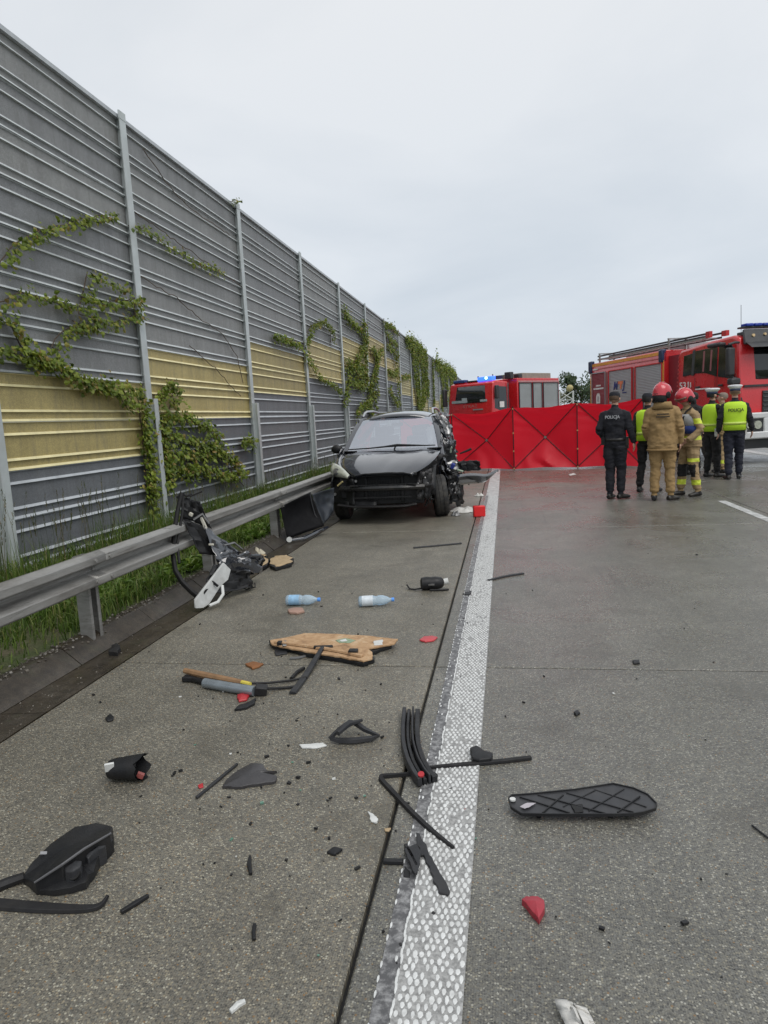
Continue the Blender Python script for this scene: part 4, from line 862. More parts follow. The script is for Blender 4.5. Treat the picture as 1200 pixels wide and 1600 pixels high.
for k in range(9): a.box((-0.92 + 0.23 * k, -0.16, 3.335), (0.20, 0.22, 0.07))
a.build_each('blue_lens', BLUE, lb, bevel=0.02)
a = MB(); a.box((0, 0.07, 1.50), (1.3, 0.05, 0.52)); 
for k in range(5): a.box((0, 0.10, 1.30 + 0.10 * k), (1.28, 0.03, 0.03))
a.build('grille', DKP, te, bevel=0.01)
a = MB(); a.box((0.0, 0.075, 1.885), (2.3, 0.03, 0.05)); a.build('front_seam', DKP, te)
a = MB(); a.prism([(-1.25, -0.35, 0.60), (-1.25, 0.12, 0.60), (-1.1, 0.24, 0.62), (1.1, 0.24, 0.62), (1.25, 0.12, 0.60), (1.25, -0.35, 0.60)], (0, 0, 0.17)); a.prism([(-1.25, -0.30, 1.10), (-1.25, 0.10, 1.10), (-1.1, 0.22, 1.10), (1.1, 0.22, 1.10), (1.25, 0.10, 1.10), (1.25, -0.30, 1.10)], (0, 0, 0.14))
for s in (-1, 1): a.box((s * 0.62, 0.14, 0.94), (0.16, 0.16, 0.36)); a.box((s * 1.215, -0.12, 0.94), (0.06, 0.40, 0.36))
bp = a.build('bumper', WHT, te, bevel=0.025)
for s in (-1, 1):
    a = MB(); a.box((s * 0.95, 0.08, 0.94), (0.50, 0.20, 0.34)); a.build('headlight_well', DKP, bp)
    a = MB(); a.disc((s * 0.86, 0.19, 0.95), (0, 1, 0), 0.10, 0.06, 18); a.disc((s * 1.08, 0.17, 0.95), (0, 1, 0), 0.075, 0.05, 18); a.build_each('headlight', LENS, te)
a = MB(); a.box((0, -0.35, 0.48), (2.1, 0.7, 0.22)); a.box((0, -4.0, 0.72), (0.9, 7.2, 0.3)); a.box((0, -0.85, 0.62), (1.4, 0.25, 0.25)); a.box((0, -5.9, 0.62), (1.4, 0.25, 0.25)); a.build('chassis', DKP, te)
a = MB(); a.tube([(1.05, 0.14, 0.95), (1.16, 0.18, 1.25), (1.20, 0.05, 1.62)], 0.016, 6); a.build('front_stay', DKP, te)
# mirrors
a = MB(); a.tube([(1.18, -0.10, 2.93), (1.38, 0.02, 2.92), (1.52, 0.0, 2.88)], 0.03, 7); a.tube([(1.2, -0.05, 2.06), (1.40, -0.02, 2.10)], 0.03, 7); a.build_each('mirror_arm', DKP, te)
a = MB(); a.box((1.45, -0.03, 2.48), (0.20, 0.13, 0.66), (0, 0, 0.15)); a.box((1.34, -0.04, 2.01), (0.26, 0.18, 0.16)); a.box((1.42, -0.60, 2.93), (0.20, 0.46, 0.10), (0, 0, 0.1)); a.build_each('mirror', DKP, te, bevel=0.04, seg=3)
# arch, step, wheels
a = MB(); rows = []
for i in range(13):
    q = math.pi * i / 12; rows.append([(xx, -1.08 - 0.60 * math.cos(q), 0.62 + 0.66 * math.sin(q)) for xx in (0.75, 1.28)])
a.grid(rows); a.build('wheel_arch', DKP, te, solid=0.03)
for x, y in ((1.05, -1.05), (-1.05, -1.05), (1.05, -5.9), (-1.05, -5.9)): truck_wheel(te, x, y)
a = MB(); a.box((1.12, -2.1, 0.62), (0.25, 0.8, 0.5)); a.build('cab_step', DKP, te, bevel=0.02)
# superstructure
a = MB(); a.prism([(-X, -7.75, 0.55), (-X, -7.75, 2.98), (-X + 0.06, -7.75, 3.08), (X - 0.06, -7.75, 3.08), (X, -7.75, 2.98), (X, -7.75, 0.55)], (0, 4.58, 0)); a.build('superstructure', FRED, te, bevel=0.02)
a = MB(); a.box((0, -2.86, 1.9), (2.2, 0.6, 2.0)); a.build('pump_bay', FDRED, te)
SX = Vector((X, 0, 0)); nr = (1, 0, 0)
for (y0, y1, mat_, fm) in ((-7.58, -6.62, FDRED, SHUT), (-6.38, -4.90, SHUT, FRED), (-4.70, -3.24, SHUT, FRED)):
    slats(te, (X + 0.004, y0, 0.75), (0, 1, 0), y1 - y0, 2.72 - 0.75, mat_, frame_m=fm, nrm=nr)
a = MB(); a.box((X + 0.004, -6.5, 1.72), (0.012, 0.14, 1.98)); a.box((X + 0.004, -4.8, 1.72), (0.012, 0.12, 1.98)); a.build_each('shutter_post', M('grey_red_post', (0.25, 0.10, 0.10), 0.45), te)
a = MB(); a.box((X + 0.004, -5.45, 3.0), (0.014, 4.3, 0.09)); a.box((X + 0.004, -3.20, 1.9), (0.014, 0.07, 1.8)); a.box((X + 0.004, -7.66, 1.75), (0.014, 0.09, 2.0)); a.build_each('reflective_stripe', YEL, te)
a = MB(); a.box((X + 0.006, -5.3, 2.86), (0.014, 4.1, 0.03)); a.build('light_strip', M('pale_red_strip', (0.55, 0.16, 0.16), 0.4), te)
a = MB(); a.box((X - 0.02, -3.27, 2.92), (0.16, 0.20, 0.36)); a.box((X - 0.02, -7.68, 2.95), (0.14, 0.24, 0.42)); a.build_each('corner_lamp', M('dark_blue_lamp', (0.02, 0.035, 0.09), 0.3), te, bevel=0.03)
a = MB(); a.box((0, -7.78, 1.9), (2.3, 0.06, 2.2)); a.build('rear_panel', M('rear_blue_grey', (0.05, 0.055, 0.10), 0.4), te)
mtx = lambda y, z: frame((X + 0.019, y, z), (0, 1, 0), (0, 0, 1))
lettering('M', 0.34, NAVY, te, mtx(-5.93, 2.22), shear=0.25, bold=0.012); lettering('J', 0.34, NAVY, te, mtx(-5.40, 2.22), shear=0.25, bold=0.012)
a = MB(); a.prism([(X + 0.017, -5.76, 2.36), (X + 0.017, -5.43, 2.36), (X + 0.017, -5.46, 2.27), (X + 0.017, -5.52, 2.27), (X + 0.017, -5.55, 2.12), (X + 0.017, -5.64, 2.12), (X + 0.017, -5.63, 2.27), (X + 0.017, -5.76, 2.27)], (0.004, 0, 0)); a.build('emblem', ORG, te)
a = MB(); a.box((X + 0.018, -5.35, 1.99), (0.006, 0.25, 0.03)); a.build('small_print', NAVY, te)
a = MB(); a.box((X + 0.018, -7.10, 2.30), (0.006, 0.34, 0.05)); a.box((X + 0.018, -7.10, 2.20), (0.006, 0.72, 0.055)); a.prism([(X + 0.016, -7.26, 1.70), (X + 0.016, -6.98, 1.70), (X + 0.016, -6.98, 1.94), (X + 0.016, -7.05, 2.04), (X + 0.016, -7.19, 2.04), (X + 0.016, -7.26, 1.94)], (0.006, 0, 0)); a.box((X + 0.019, -7.32, 2.86), (0.006, 0.35, 0.05)); a.build('white_print', WPR, te)
a = MB(); a.prism([(X + 0.023, -7.16, 1.76), (X + 0.023, -7.08, 1.76), (X + 0.023, -7.08, 1.94), (X + 0.023, -7.16, 1.94)], (0.003, 0, 0)); a.build('crest', M('grey_crest', (0.3, 0.28, 0.3), 0.5), te)
lettering('531', 0.25, WPR, te, mtx(-2.14, 2.02), bold=0.004, width=0.42); a = MB(); a.box((X + 0.02, -1.87, 2.03), (0.006, 0.04, 0.13)); a.box((X + 0.02, -1.35, 1.90), (0.006, 0.62, 0.035)); a.build('small_print', WPR, te)
# ladders and roof gear
for x0, z0 in ((0.92, 3.22), (0.92, 3.33), (0.50, 3.22), (0.50, 3.33)):
    a = MB(); a.box((x0, -4.75, z0), (0.035, 6.1, 0.05)); a.build('ladder_rail', LADM if x0 > 0.6 and z0 < 3.3 else DKP, te)
a = MB()
for k in range(20): a.box((0.71, -7.7 + 0.31 * k, 3.22), (0.42, 0.03, 0.03))
a.build_each('ladder_rung', LADM, te)
a = MB()
for yy in (-7.55, -3.35): a.box((0.98, yy, 3.24), (0.04, 0.07, 0.34)); a.box((0.45, yy, 3.24), (0.04, 0.07, 0.34)); a.box((0.71, yy, 3.40), (0.6, 0.06, 0.04))
a.build('ladder_bracket', LADM, te)
a = MB(); a.box((0.92, -1.62, 3.30), (0.10, 0.16, 0.16)); a.box((0.45, -1.62, 3.32), (0.10, 0.2, 0.14)); a.build_each('ladder_end', M('red_ladder_end', (0.4, 0.03, 0.03), 0.4), te, bevel=0.01)
a = MB(); a.box((-0.4, -5.4, 3.2), (1.2, 3.6, 0.26)); a.build('roof_locker', SHUT, te, bevel=0.03)
a = MB(); a.tube([(0.9, -0.4, 3.2), (0.9, -0.42, 3.85)], 0.006, 5); a.build('antenna', DKP, te)

# ---- far engine, nose towards the camera, behind the screen
H2 = Vector((-0.63, -0.777, 0)).normalized(); R2 = Vector((H2.y, -H2.x, 0))
LC = Vector((-0.44, 26.3, 0))                    # front left-hand corner of the cab (right of it in the picture)
t2 = thing('fire_engine', 'distant red fire engine with flashing blue beacon standing behind the red screen', 'fire engine', LC + R2 * 1.12, math.atan2(-H2.x, H2.y))
m = MB(); rings = []
prof = [(-1.05, 0.7), (-1.05, 2.68), (-0.95, 2.76), (-0.22, 2.80), (-0.08, 2.72), (0.0, 1.97), (0.04, 1.6), (0.04, 0.75)]
for x, s in ((-1.14, 0.97), (-1.09, 1.0), (1.09, 1.0), (1.14, 0.97)): rings.append([(x * (1 if z < 2 else 1 - 0.04 * (z - 2)), -0.5 + (y + 0.5) * s, 1.7 + (z - 1.7) * s) for y, z in prof])
m.loft(rings); m.build('cab', FRED, t2, bevel=0.03, angle=35)
a = MB(); a.grid([[(x, 0.025 - 0.085 * (z - 1.97) / 0.7 - 0.05 * (abs(x) / 1.0) ** 4, z) for x in (-1.03, -0.6, 0, 0.6, 1.03)] for z in (1.99, 2.3, 2.64)]); a.build('windscreen', DGLASS, t2, solid=0.01)
a = MB(); a.box((0.55, 0.035, 2.06), (0.75, 0.012, 0.10), (R(-7), 0, 0)); a.box((-0.72, 0.03, 2.06), (0.35, 0.012, 0.08), (R(-7), 0, 0)); a.box((0.25, 0.038, 2.11), (0.26, 0.012, 0.18), (R(-7), 0, 0)); a.build_each('dash_papers', M('pale_paper', (0.45, 0.52, 0.54), 0.6), t2)
a = MB(); a.prism([(-1.145, -0.12, 1.75), (-1.145, -0.86, 1.55), (-1.12, -0.86, 2.55), (-1.12, -0.16, 2.58)], (0.02, 0, 0)); a.build('side_window', DGLASS, t2)
a = MB(); a.box((-1.16, -0.52, 1.88), (0.02, 0.26, 0.22)); a.build('door_sign', WPR, t2)
a = MB(); a.box((-1.16, -0.92, 2.15), (0.03, 0.05, 1.1)); a.box((1.32, 0.02, 2.25), (0.12, 0.20, 0.70)); a.box((1.22, -0.02, 2.55), (0.2, 0.05, 0.05)); a.box((-1.24, -0.15, 2.35), (0.10, 0.18, 0.5)); a.build_each('mirror', DKP, t2, bevel=0.03)
a = MB(); a.box((0.72, -0.30, 2.86), (0.62, 0.25, 0.12)); a.build('beacon', M('dull_blue_beacon', (0.03, 0.07, 0.22), 0.2), t2, bevel=0.03)
bl = NB('lit_blue_beacon'); bl.set((0.02, 0.06, 0.6), 0.2, 0, Emission_Color=(0.04, 0.14, 1.0, 1), Emission_Strength=2.2); 
a = MB(); a.box((-0.62, -0.30, 2.88), (0.72, 0.25, 0.16)); lit = a.build('lit_beacon', bl.m, t2, bevel=0.03)
b2 = NB('flash_tube'); b2.set((0.5, 0.8, 1), 0.2, 0, Emission_Color=(0.35, 0.75, 1.0, 1), Emission_Strength=6.0)
a = MB(); a.ell((-0.72, -0.16, 2.90), (0.06, 0.03, 0.05)); a.build('flash_tube', b2.m, lit)
a = MB(); a.box((0.05, -0.30, 2.83), (0.5, 0.22, 0.06)); a.box((-0.2, -0.3, 2.95), (0.05, 0.05, 0.12)); a.box((-0.85, -0.80, 2.92), (0.35, 0.12, 0.14)); a.box((-0.95, -1.25, 2.98), (0.3, 0.2, 0.26)); a.box((-1.0, -1.75, 2.95), (0.24, 0.24, 0.16)); a.tube([(-0.6, -0.7, 2.8), (-0.6, -0.7, 3.06)], 0.025, 6); a.build_each('roof_equipment', DKP, t2, bevel=0.02)
lettering('STRAŻ', 0.15, M('faint_chrome', (0.42, 0.2, 0.18), 0.4), t2, frame((-0.05, 0.053, 1.86), (-1, 0, 0), (0, 0, 1)), width=0.74)
a = MB(); a.box((-0.45, 0.055, 1.73), (0.5, 0.02, 0.05)); a.build('badge', SHUT, t2)
BX = -1.27
a = MB(); a.prism([(BX, -4.1, 0.5), (BX, -4.1, 2.86), (-BX, -4.1, 2.86), (-BX, -4.1, 0.5)], (0, 2.75, 0)); a.build('superstructure', FRED, t2, bevel=0.025)
a = MB(); a.box((0, -1.2, 1.4), (1.8, 0.4, 1.4)); a.build('pump_bay', FDRED, t2)
for y0, y1 in ((-2.22, -1.44), (-2.90, -2.32), (-4.0, -3.0)): slats(t2, (BX - 0.004, y0, 0.8), (0, 1, 0), y1 - y0, 1.86, SHUT, frame_m=DKP, nrm=(-1, 0, 0))
a = MB(); a.box((BX - 0.004, -2.72, 2.735), (0.012, 2.65, 0.05)); a.build('light_strip', M('pale_pink_strip', (0.55, 0.28, 0.28), 0.4), t2)
a = MB(); a.box((-0.55, -2.9, 2.97), (1.0, 1.9, 0.22)); a.build('roof_locker', M('khaki_locker', (0.28, 0.26, 0.22), 0.5), t2, bevel=0.02)
a = MB(); a.box((0, 0.08, 0.72), (2.3, 0.2, 0.36)); a.box((0, 0.06, 1.25), (1.3, 0.06, 0.5)); a.box((0, -2.2, 0.6), (0.9, 3.8, 0.25)); a.build('bumper', DKP, t2, bevel=0.02)
for x, y in ((1.0, -0.75), (-1.0, -0.75), (1.0, -3.2), (-1.0, -3.2)): truck_wheel(t2, x, y, 0.48, 0.3)
# ================================================================== PEOPLE
SKIN = M('skin', (0.50, 0.29, 0.21), 0.5, 0, 0.08, 30, Subsurface_Weight=0.1, Subsurface_Radius=(0.01, 0.004, 0.002))
SKIN2 = M('tanned_skin', (0.40, 0.22, 0.15), 0.5, 0, 0.08, 30)
CLOTH = {}
def cloth(n, c, rough=0.85, var=0.14):
    return M('cloth_' + n, c, rough, 0, var, 9, 0.5, 45, 0.008, 0.08)
NV = cloth('navy', (0.010, 0.011, 0.017)); BKC = cloth('black', (0.010, 0.010, 0.011)); TAN = cloth('tan', (0.31, 0.20, 0.085)); TAN2 = cloth('sand', (0.33, 0.23, 0.12)); HIV = M('hi_vis_yellow', (0.52, 0.80, 0.03), 0.6, 0, 0.06, 6, 0.4, 30, 0.008, Emission_Color=(0.4, 0.7, 0.02, 1), Emission_Strength=0.0)
HIB = M('hi_vis_band', (0.62, 0.72, 0.06), 0.5, 0, 0.1, 12); BOOT = M('boot_leather', (0.012, 0.011, 0.011), 0.4, 0, 0.2, 12, 0.2, 60, 0.004, 0.3); DSTR = M('dark_print', (0.05, 0.035, 0.02), 0.6)
HELR = M('red_helmet_shell', (0.55, 0.03, 0.045), 0.25, 0, 0.08, 6, Coat_Weight=0.6); HAIR = M('dark_hair', (0.012, 0.010, 0.009), 0.7, 0, 0.3, 40, 0.6, 200, 0.006); GREYC = cloth('grey_white', (0.40, 0.41, 0.40)); BLUEB = cloth('royal_blue', (0.02, 0.04, 0.17)); WCAP = M('white_cap_top', (0.72, 0.73, 0.75), 0.5, 0, 0.05, 8)
def person(label, loc, rz, H=1.82, bulk=1.0, arms=None, feet=None, lean=0.0, head=(0, 0), mats=None, jacket=None, hem=0.0, group='people standing by the fire engine', seed=1, shift=0.0):
    """one continuous figure. facing +y, x to its right; arms: (elbow, wrist, handdir) right then left in units of a 1.8 m figure"""
    t = thing('person', label, 'person', loc, rz, group); s = H / 1.8
    tubes = []; pts = []
    def seg(P, rad, region, ref=None, n=12):
        P = [Vector(p) for p in P]; tubes.append((P, rad, ref, n))
        for i in range(len(P) - 1):
            k = max(2, int((P[i + 1] - P[i]).length / 0.03))
            for j in range(k + 1):
                a = j / k; ra = [(q if isinstance(q, tuple) else (q, q)) for q in (rad[i], rad[i + 1])]
                pts.append((*P[i].lerp(P[i + 1], a), 0.5 * (ra[0][0] + ra[0][1]) * (1 - a) + 0.5 * (ra[1][0] + ra[1][1]) * a, region))
    def up(z): return Vector((shift * max(0, (z - 0.9)), lean * max(0, (z - 0.95)), 0))
    b = bulk
    tor = [(0.86, .150, .105), (0.96, .172 * b, .118 * b), (1.07, .160 * b, .110 * b), (1.20, .172 * b, .120 * b), (1.32, .192 * b, .128 * b), (1.42, .190 * b, .118 * b), (1.49, .130, .090), (1.535, .068, .070)]
    seg([Vector((0, 0, z)) + up(z) for z, _, _ in tor], [(a, d) for _, a, d in tor], 'torso', (1, 0, 0), 20)
    if hem: seg([Vector((0, 0, z)) + up(z) for z in (hem, hem + 0.1, 1.2, 1.4)], [(.200 * b, .150 * b), (.198 * b, .148 * b), (.19 * b, .14 * b), (.19 * b, .125 * b)], 'torso', (1, 0, 0), 20)
    hu = up(1.68)
    hx = math.radians(head[0]); hp = math.radians(head[1]); hm = Euler((hp, 0, hx)).to_matrix(); hc = Vector((0, 0.015, 1.60)) + hu
    def hd(p): return hc + hm @ (Vector(p) - Vector((0, 0.015, 1.60)))
    seg([Vector((0, -0.005, 1.50)) + up(1.5), hd((0, 0.01, 1.62))], [0.060, 0.056], 'neck')
    ears = []
    seg([hd((0, -0.01, 1.645)), hd((0, -0.012, 1.70)), hd((0, -0.008, 1.745)), hd((0, -0.004, 1.785))], [(.066, .078), (.077, .096), (.074, .092), (.035, .045)], 'head', (1, 0, 0), 16)
    seg([hd((0, 0.045, 1.59)), hd((0, 0.035, 1.64)), hd((0, 0.035, 1.70))], [(.036, .035), (.060, .058), (.066, .062)], 'head', (1, 0, 0), 14)
    seg([hd((0, 0.092, 1.69)), hd((0, 0.112, 1.66)), hd((0, 0.100, 1.645))], [0.012, 0.016, 0.014], 'head')
    for q in (-1, 1): seg([hd((q * 0.080, -0.005, 1.648)), hd((q * 0.086, -0.012, 1.695))], [(.010, .020), (.012, .024)], 'head', (1, 0, 0))
    arms = arms or (((.245, -.03, 1.17), (.25, .04, .93), (0, .12, -1)), ((-.245, -.03, 1.17), (-.25, .04, .93), (0, .12, -1)))
    for q, (el, wr, hdv) in zip((1, -1), arms):
        sh = Vector((q * .176, 0, 1.432)) + up(1.43); E = Vector(el) + up(1.17) * 0.8; Wr = Vector(wr) + up(1.1) * 0.6
        seg([Vector((q * .09, 0, 1.452)) + up(1.43), Vector((q * .135, 0, 1.448)) + up(1.43), sh + Vector((0, 0, -.012)), sh.lerp(E, 0.22), sh.lerp(E, 0.55), E], [.040, .062, .072 * b, .070 * b, .062 * b, .054 * b], 'arm'); seg([E, E.lerp(Wr, 0.4), Wr], [.054 * b, .051 * b, .042 * b], 'arm')
        d = Vector(hdv).normalized(); side_ = d.cross(Vector((q, 0.0, 0.0))); 
        if side_.length < 0.2: side_ = d.cross(Vector((0, 0, 1)))
        side_.normalize(); nn = side_.cross(d).normalized()
        seg([Wr, Wr + d * 0.045, Wr + d * 0.095], [(.028, .022), (.040, .017), (.041, .014)], 'hand', side_)
        for k, ln in enumerate((0.070, 0.082, 0.076, 0.058)):
            o = Wr + d * 0.09 + side_ * (0.031 - 0.0205 * k); d2 = (d + nn * -0.25 * q).normalized(); d3 = (d + nn * -0.75 * q).normalized()
            seg([o, o + d2 * ln * .55, o + d2 * ln * .55 + d3 * ln * .45], [.0098, .0092, .008], 'hand', None, 8)
        o = Wr + d * 0.025 + side_ * 0.03; seg([o, o + (d * .6 + side_ * .8).normalized() * 0.04, o + (d * .9 + side_ * .5).normalized() * 0.075], [.014, .011, .009], 'hand', None, 8)
    feet = feet or ((.12, 0.0, 8), (-.12, 0.0, -8))
    for q, (fx, fy, toe) in zip((1, -1), feet):
        hip = Vector((q * .092, 0, .90)); an = Vector((fx, fy, .085)); kn = hip.lerp(an, 0.49) + Vector((0, 0.035, 0)); td = Vector((math.sin(R(toe)), math.cos(R(toe)), 0))
        seg([hip, hip.lerp(kn, .5), kn], [.098 * b, .090 * b, .072 * b], 'leg'); seg([kn, kn.lerp(an, .35), an.lerp(kn, 0.12)], [.072 * b, .070 * b, .062 * b], 'leg')
        seg([an + Vector((0, 0, .10)), an, an + Vector((0, 0, -.045))], [.052, .050, .046], 'foot')
        seg([an - td * .065 + Vector((0, 0, -.045)), an + td * .07 + Vector((0, 0, -.04)), an + td * .165 + Vector((0, 0, -.052)), an + td * .195 + Vector((0, 0, -.056))], [(.040, .038), (.047, .042), (.044, .030), (.026, .022)], 'foot', td.cross(Vector((0, 0, 1))))
    mb = MB()
    for P, rad, ref, n in tubes: mb.tube([p * s for p in P], [tuple(x * s for x in (q if isinstance(q, tuple) else (q, q))) for q in rad], n, ref=ref)
    raw = mb.build('body', SKIN, None); md = raw.modifiers.new('r', 'REMESH'); md.mode = 'VOXEL'; md.voxel_size = 0.0095; md = raw.modifiers.new('s', 'SMOOTH'); md.iterations = 3; md.factor = 0.5
    dg = bpy.context.evaluated_depsgraph_get(); me = bpy.data.meshes.new_from_object(raw.evaluated_get(dg)); old = raw.data; bpy.data.objects.remove(raw); bpy.data.meshes.remove(old)
    n = len(me.polygons); ce = np.empty(n * 3); me.polygons.foreach_get('center', ce); ce = ce.reshape(-1, 3) / s
    A = np.array([p[:4] for p in pts]); regs = [p[4] for p in pts]; best = np.full(n, 1e9); idx = np.zeros(n, int)
    for i in range(len(A)):
        d = np.sqrt(((ce - A[i, :3]) ** 2).sum(1)) - A[i, 3]; mk = d < best; best[mk] = d[mk]; idx[mk] = i
    me.materials.clear(); slots = []; mi = np.zeros(n, int)
    for f in range(n):
        mt = mats(regs[idx[f]], ce[f])
        if mt not in slots: slots.append(mt); me.materials.append(mt)
        mi[f] = slots.index(mt)
    me.polygons.foreach_set('material_index', mi.tolist()); me.polygons.foreach_set('use_smooth', [True] * n)
    me.update(); vn = np.empty(len(me.vertices) * 3); me.vertices.foreach_get('normal', vn); vn = vn.reshape(-1, 3)
    vc = np.empty(len(me.vertices) * 3); me.vertices.foreach_get('co', vc); vc = vc.reshape(-1, 3)
    for i in range(len(vc)):                                   # creases of the cloth
        c = Vector(vc[i]); z = c.z / s
        if z < 1.5 and z > 0.1:
            q = Vector((c.x * 7, c.y * 7, c.z * (13 if z < 0.9 else 10) + seed * 5)); d = noise.noise(q) + 0.5 * noise.noise(q * 2.3)
            if not (z < 1.0 and abs(c.x) > 0.24): vc[i] += vn[i] * 0.016 * d
    me.vertices.foreach_set('co', vc.ravel()); me.update(); o = bpy.data.objects.new('body', me); COL.objects.link(o); o.parent = t
    HM = Matrix.Translation(hc * s) @ hm.to_4x4() @ Matrix.Scale(s, 4) @ Matrix.Translation(-Vector((0, 0.015, 1.60)))
    for q in (-1, 1):
        e_ = MB(); e_.ell((q * 0.031, 0.093, 1.695), (.013, .010, .009), 8, 6); e_.build('eye', M('eye_dark', (0.03, 0.025, 0.02), 0.2), t).data.transform(HM)
    def add(mb_, name, mats_, H_=True, **k):
        o_ = mb_.build(name, mats_, t, **k); o_.data.transform(HM if H_ else Matrix.Scale(s, 4)); return o_
    return t, add, s
def outfit(top, legs, shoes=BOOT, skin=SKIN, hand=None, cuff=None, extra=None):
    def f(reg, c):
        if extra:
            e_ = extra(reg, c)
            if e_ is not None: return e_
        if reg in ('head',): return skin
        if reg == 'neck': return skin if c[2] > 1.53 else top
        if reg == 'hand': return hand or skin
        if reg == 'foot': return shoes
        if reg == 'leg': return legs
        if reg == 'torso': return legs if c[2] < 0.97 and not cuff else (legs if c[2] < 0.90 else top)
        return top
    return f
def ring(z, a, b, n=24, y0=0.0, p=2.3):
    out = []
    for j in range(n):
        t = 2 * math.pi * j / n; c, s_ = math.cos(t), math.sin(t); out.append(Vector((a * math.copysign(abs(c) ** (2 / p), c), y0 + b * math.copysign(abs(s_) ** (2 / p), s_), z)))
    return out
def hi_vis(add, shift=0.0, lean=0.0, b=1.0, z0=0.95):
    v = MB(); rows = []
    for z, a, d in ((z0, .192, .142), (1.07, .186, .136), (1.2, .192, .142), (1.32, .206, .148), (1.42, .204, .136), (1.475, .175, .118), (1.505, .105, .092)):
        rows.append([p + Vector((shift * (z - .9), lean * max(0, z - .95), 0)) for p in ring(z, a * b, d * b)])
    v.loft(rows, cap=False); o = add(v, 'vest', HIV, False, solid=0.008)
    for vert in o.data.vertices:
        q = vert.co * 9; vert.co += Vector((0.008 * noise.noise(q), 0.010 * noise.noise(q + Vector((3, 0, 0))), 0))
    v = MB(); v.loft([[p + Vector((shift * (z - .9), lean * max(0, z - .95), 0)) for p in ring(z, .196 * b, .146 * b)] for z in (z0 + 0.11, z0 + 0.16)], cap=False); add(v, 'reflective_band', M('silver_band', (0.55, 0.68, 0.12), 0.4), False, solid=0.006)
def soft_cap(add, mat=NV):
    c = MB(); c.loft([ring(z, a, b, 20, -0.008, 2) for z, a, b in ((1.705, .086, .105), (1.745, .088, .106), (1.78, .080, .098), (1.802, .055, .07), (1.81, .01, .012))]); add(c, 'cap', mat)
    c = MB(); rows = []
    for i in range(9):
        a = math.pi * (0.12 + 0.76 * i / 8); rows.append([(math.cos(a) * .084, math.sin(a) * .098, 1.722), (math.cos(a) * .078, math.sin(a) * .135 + 0.02, 1.712), (math.cos(a) * .066, math.sin(a) * .165 + 0.02, 1.700)])
    c.grid(rows); add(c, 'peak', mat, solid=0.006)
def peaked_cap(add):
    c = MB(); c.loft([ring(z, a, b, 24, y0, 2) for z, a, b, y0 in ((1.755, .092, .112, -.005), (1.775, .112, .132, 0.0), (1.800, .132, .148, 0.005), (1.818, .128, .144, 0.005), (1.828, .09, .10, 0.005), (1.832, .01, .01, 0.005))]); add(c, 'cap_top', WCAP)
    c = MB(); c.loft([ring(z, a, b, 24, -.005, 2) for z, a, b in ((1.708, .087, .106), (1.757, .092, .112))], cap=False); add(c, 'cap_band', M('navy_band', (0.03, 0.045, 0.10), 0.6), solid=0.006)
    c = MB(); rows = []
    for i in range(9):
        a = math.pi * (0.15 + 0.70 * i / 8); rows.append([(math.cos(a) * .088, math.sin(a) * .100, 1.722), (math.cos(a) * .084, math.sin(a) * .135 + 0.015, 1.705), (math.cos(a) * .070, math.sin(a) * .158 + 0.015, 1.685)])
    c.grid(rows); add(c, 'peak', BOOT, solid=0.006)
def hair(add, mat=HAIR, low=1.64):
    c = MB(); c.loft([[p for p in ring(z, a, b, 18, y0, 2)] for z, a, b, y0 in ((low, .072, .055, -.045), (1.68, .083, .085, -.028), (1.73, .084, .098, -.018), (1.775, .070, .085, -.012), (1.80, .03, .04, -.01))]); add(c, 'hair', mat)
def helmet(add):
    c = MB(); c.loft([ring(z, a, b, 26, y0, 2.1) for z, a, b, y0 in ((1.655, .122, .140, -.035), (1.70, .128, .152, -.015), (1.75, .126, .156, -.005), (1.80, .108, .140, -.005), (1.838, .075, .105, -.005), (1.856, .03, .05, -.005), (1.858, .004, .006, -.005))]); add(c, 'helmet', HELR)
    c = MB(); c.tube([(0, .135, 1.76), (0, .10, 1.825), (0, 0.02, 1.868), (0, -.08, 1.855), (0, -.14, 1.79)], [(.018, .012)] * 5, 8, ref=(1, 0, 0)); add(c, 'helmet_ridge', HELR)
    c = MB(); rows = []
    for i in range(11):
        a = math.pi * (0.08 + 0.84 * i / 10); rows.append([(math.cos(a) * .128, math.sin(a) * .150 + .005, 1.745), (math.cos(a) * .132, math.sin(a) * .153 + .006, 1.725), (math.cos(a) * .128, math.sin(a) * .150 + .006, 1.705)])
    c.grid(rows); add(c, 'visor', M('smoke_visor', (0.16, 0.07, 0.05), 0.15), solid=0.005)
    for q in (-1, 1):
        c = MB(); c.ell((q * .122, -0.02, 1.665), (.025, .055, .055), 12, 8); c.disc((q * .148, -0.02, 1.67), (1, 0, 0), .020, .012, 12); add(c, 'ear_guard', BKC)
    c = MB(); c.grid([[(.118 * math.cos(a), -.02 + .15 * math.sin(a) * k, z) for a in [math.pi * (1.04 + .92 * i / 10) for i in range(11)]] for z, k in ((1.68, 1.0), (1.62, .97), (1.55, .92))]); add(c, 'neck_curtain', BKC, solid=0.01)
PR = M('dull_white_print', (0.45, 0.46, 0.48), 0.6); BPR = M('black_print', (0.012, 0.012, 0.012), 0.6)
def back_text(t, s, txt, z, y, h, mat, w): lettering(txt, h * s, mat, t, Matrix.Scale(s, 4) @ frame((0, y, z), (1, 0, 0), (0, 0, 1)), 0.006, bold=0.0015, width=w)
def face_to(dx, dy): return math.atan2(-dx, dy)

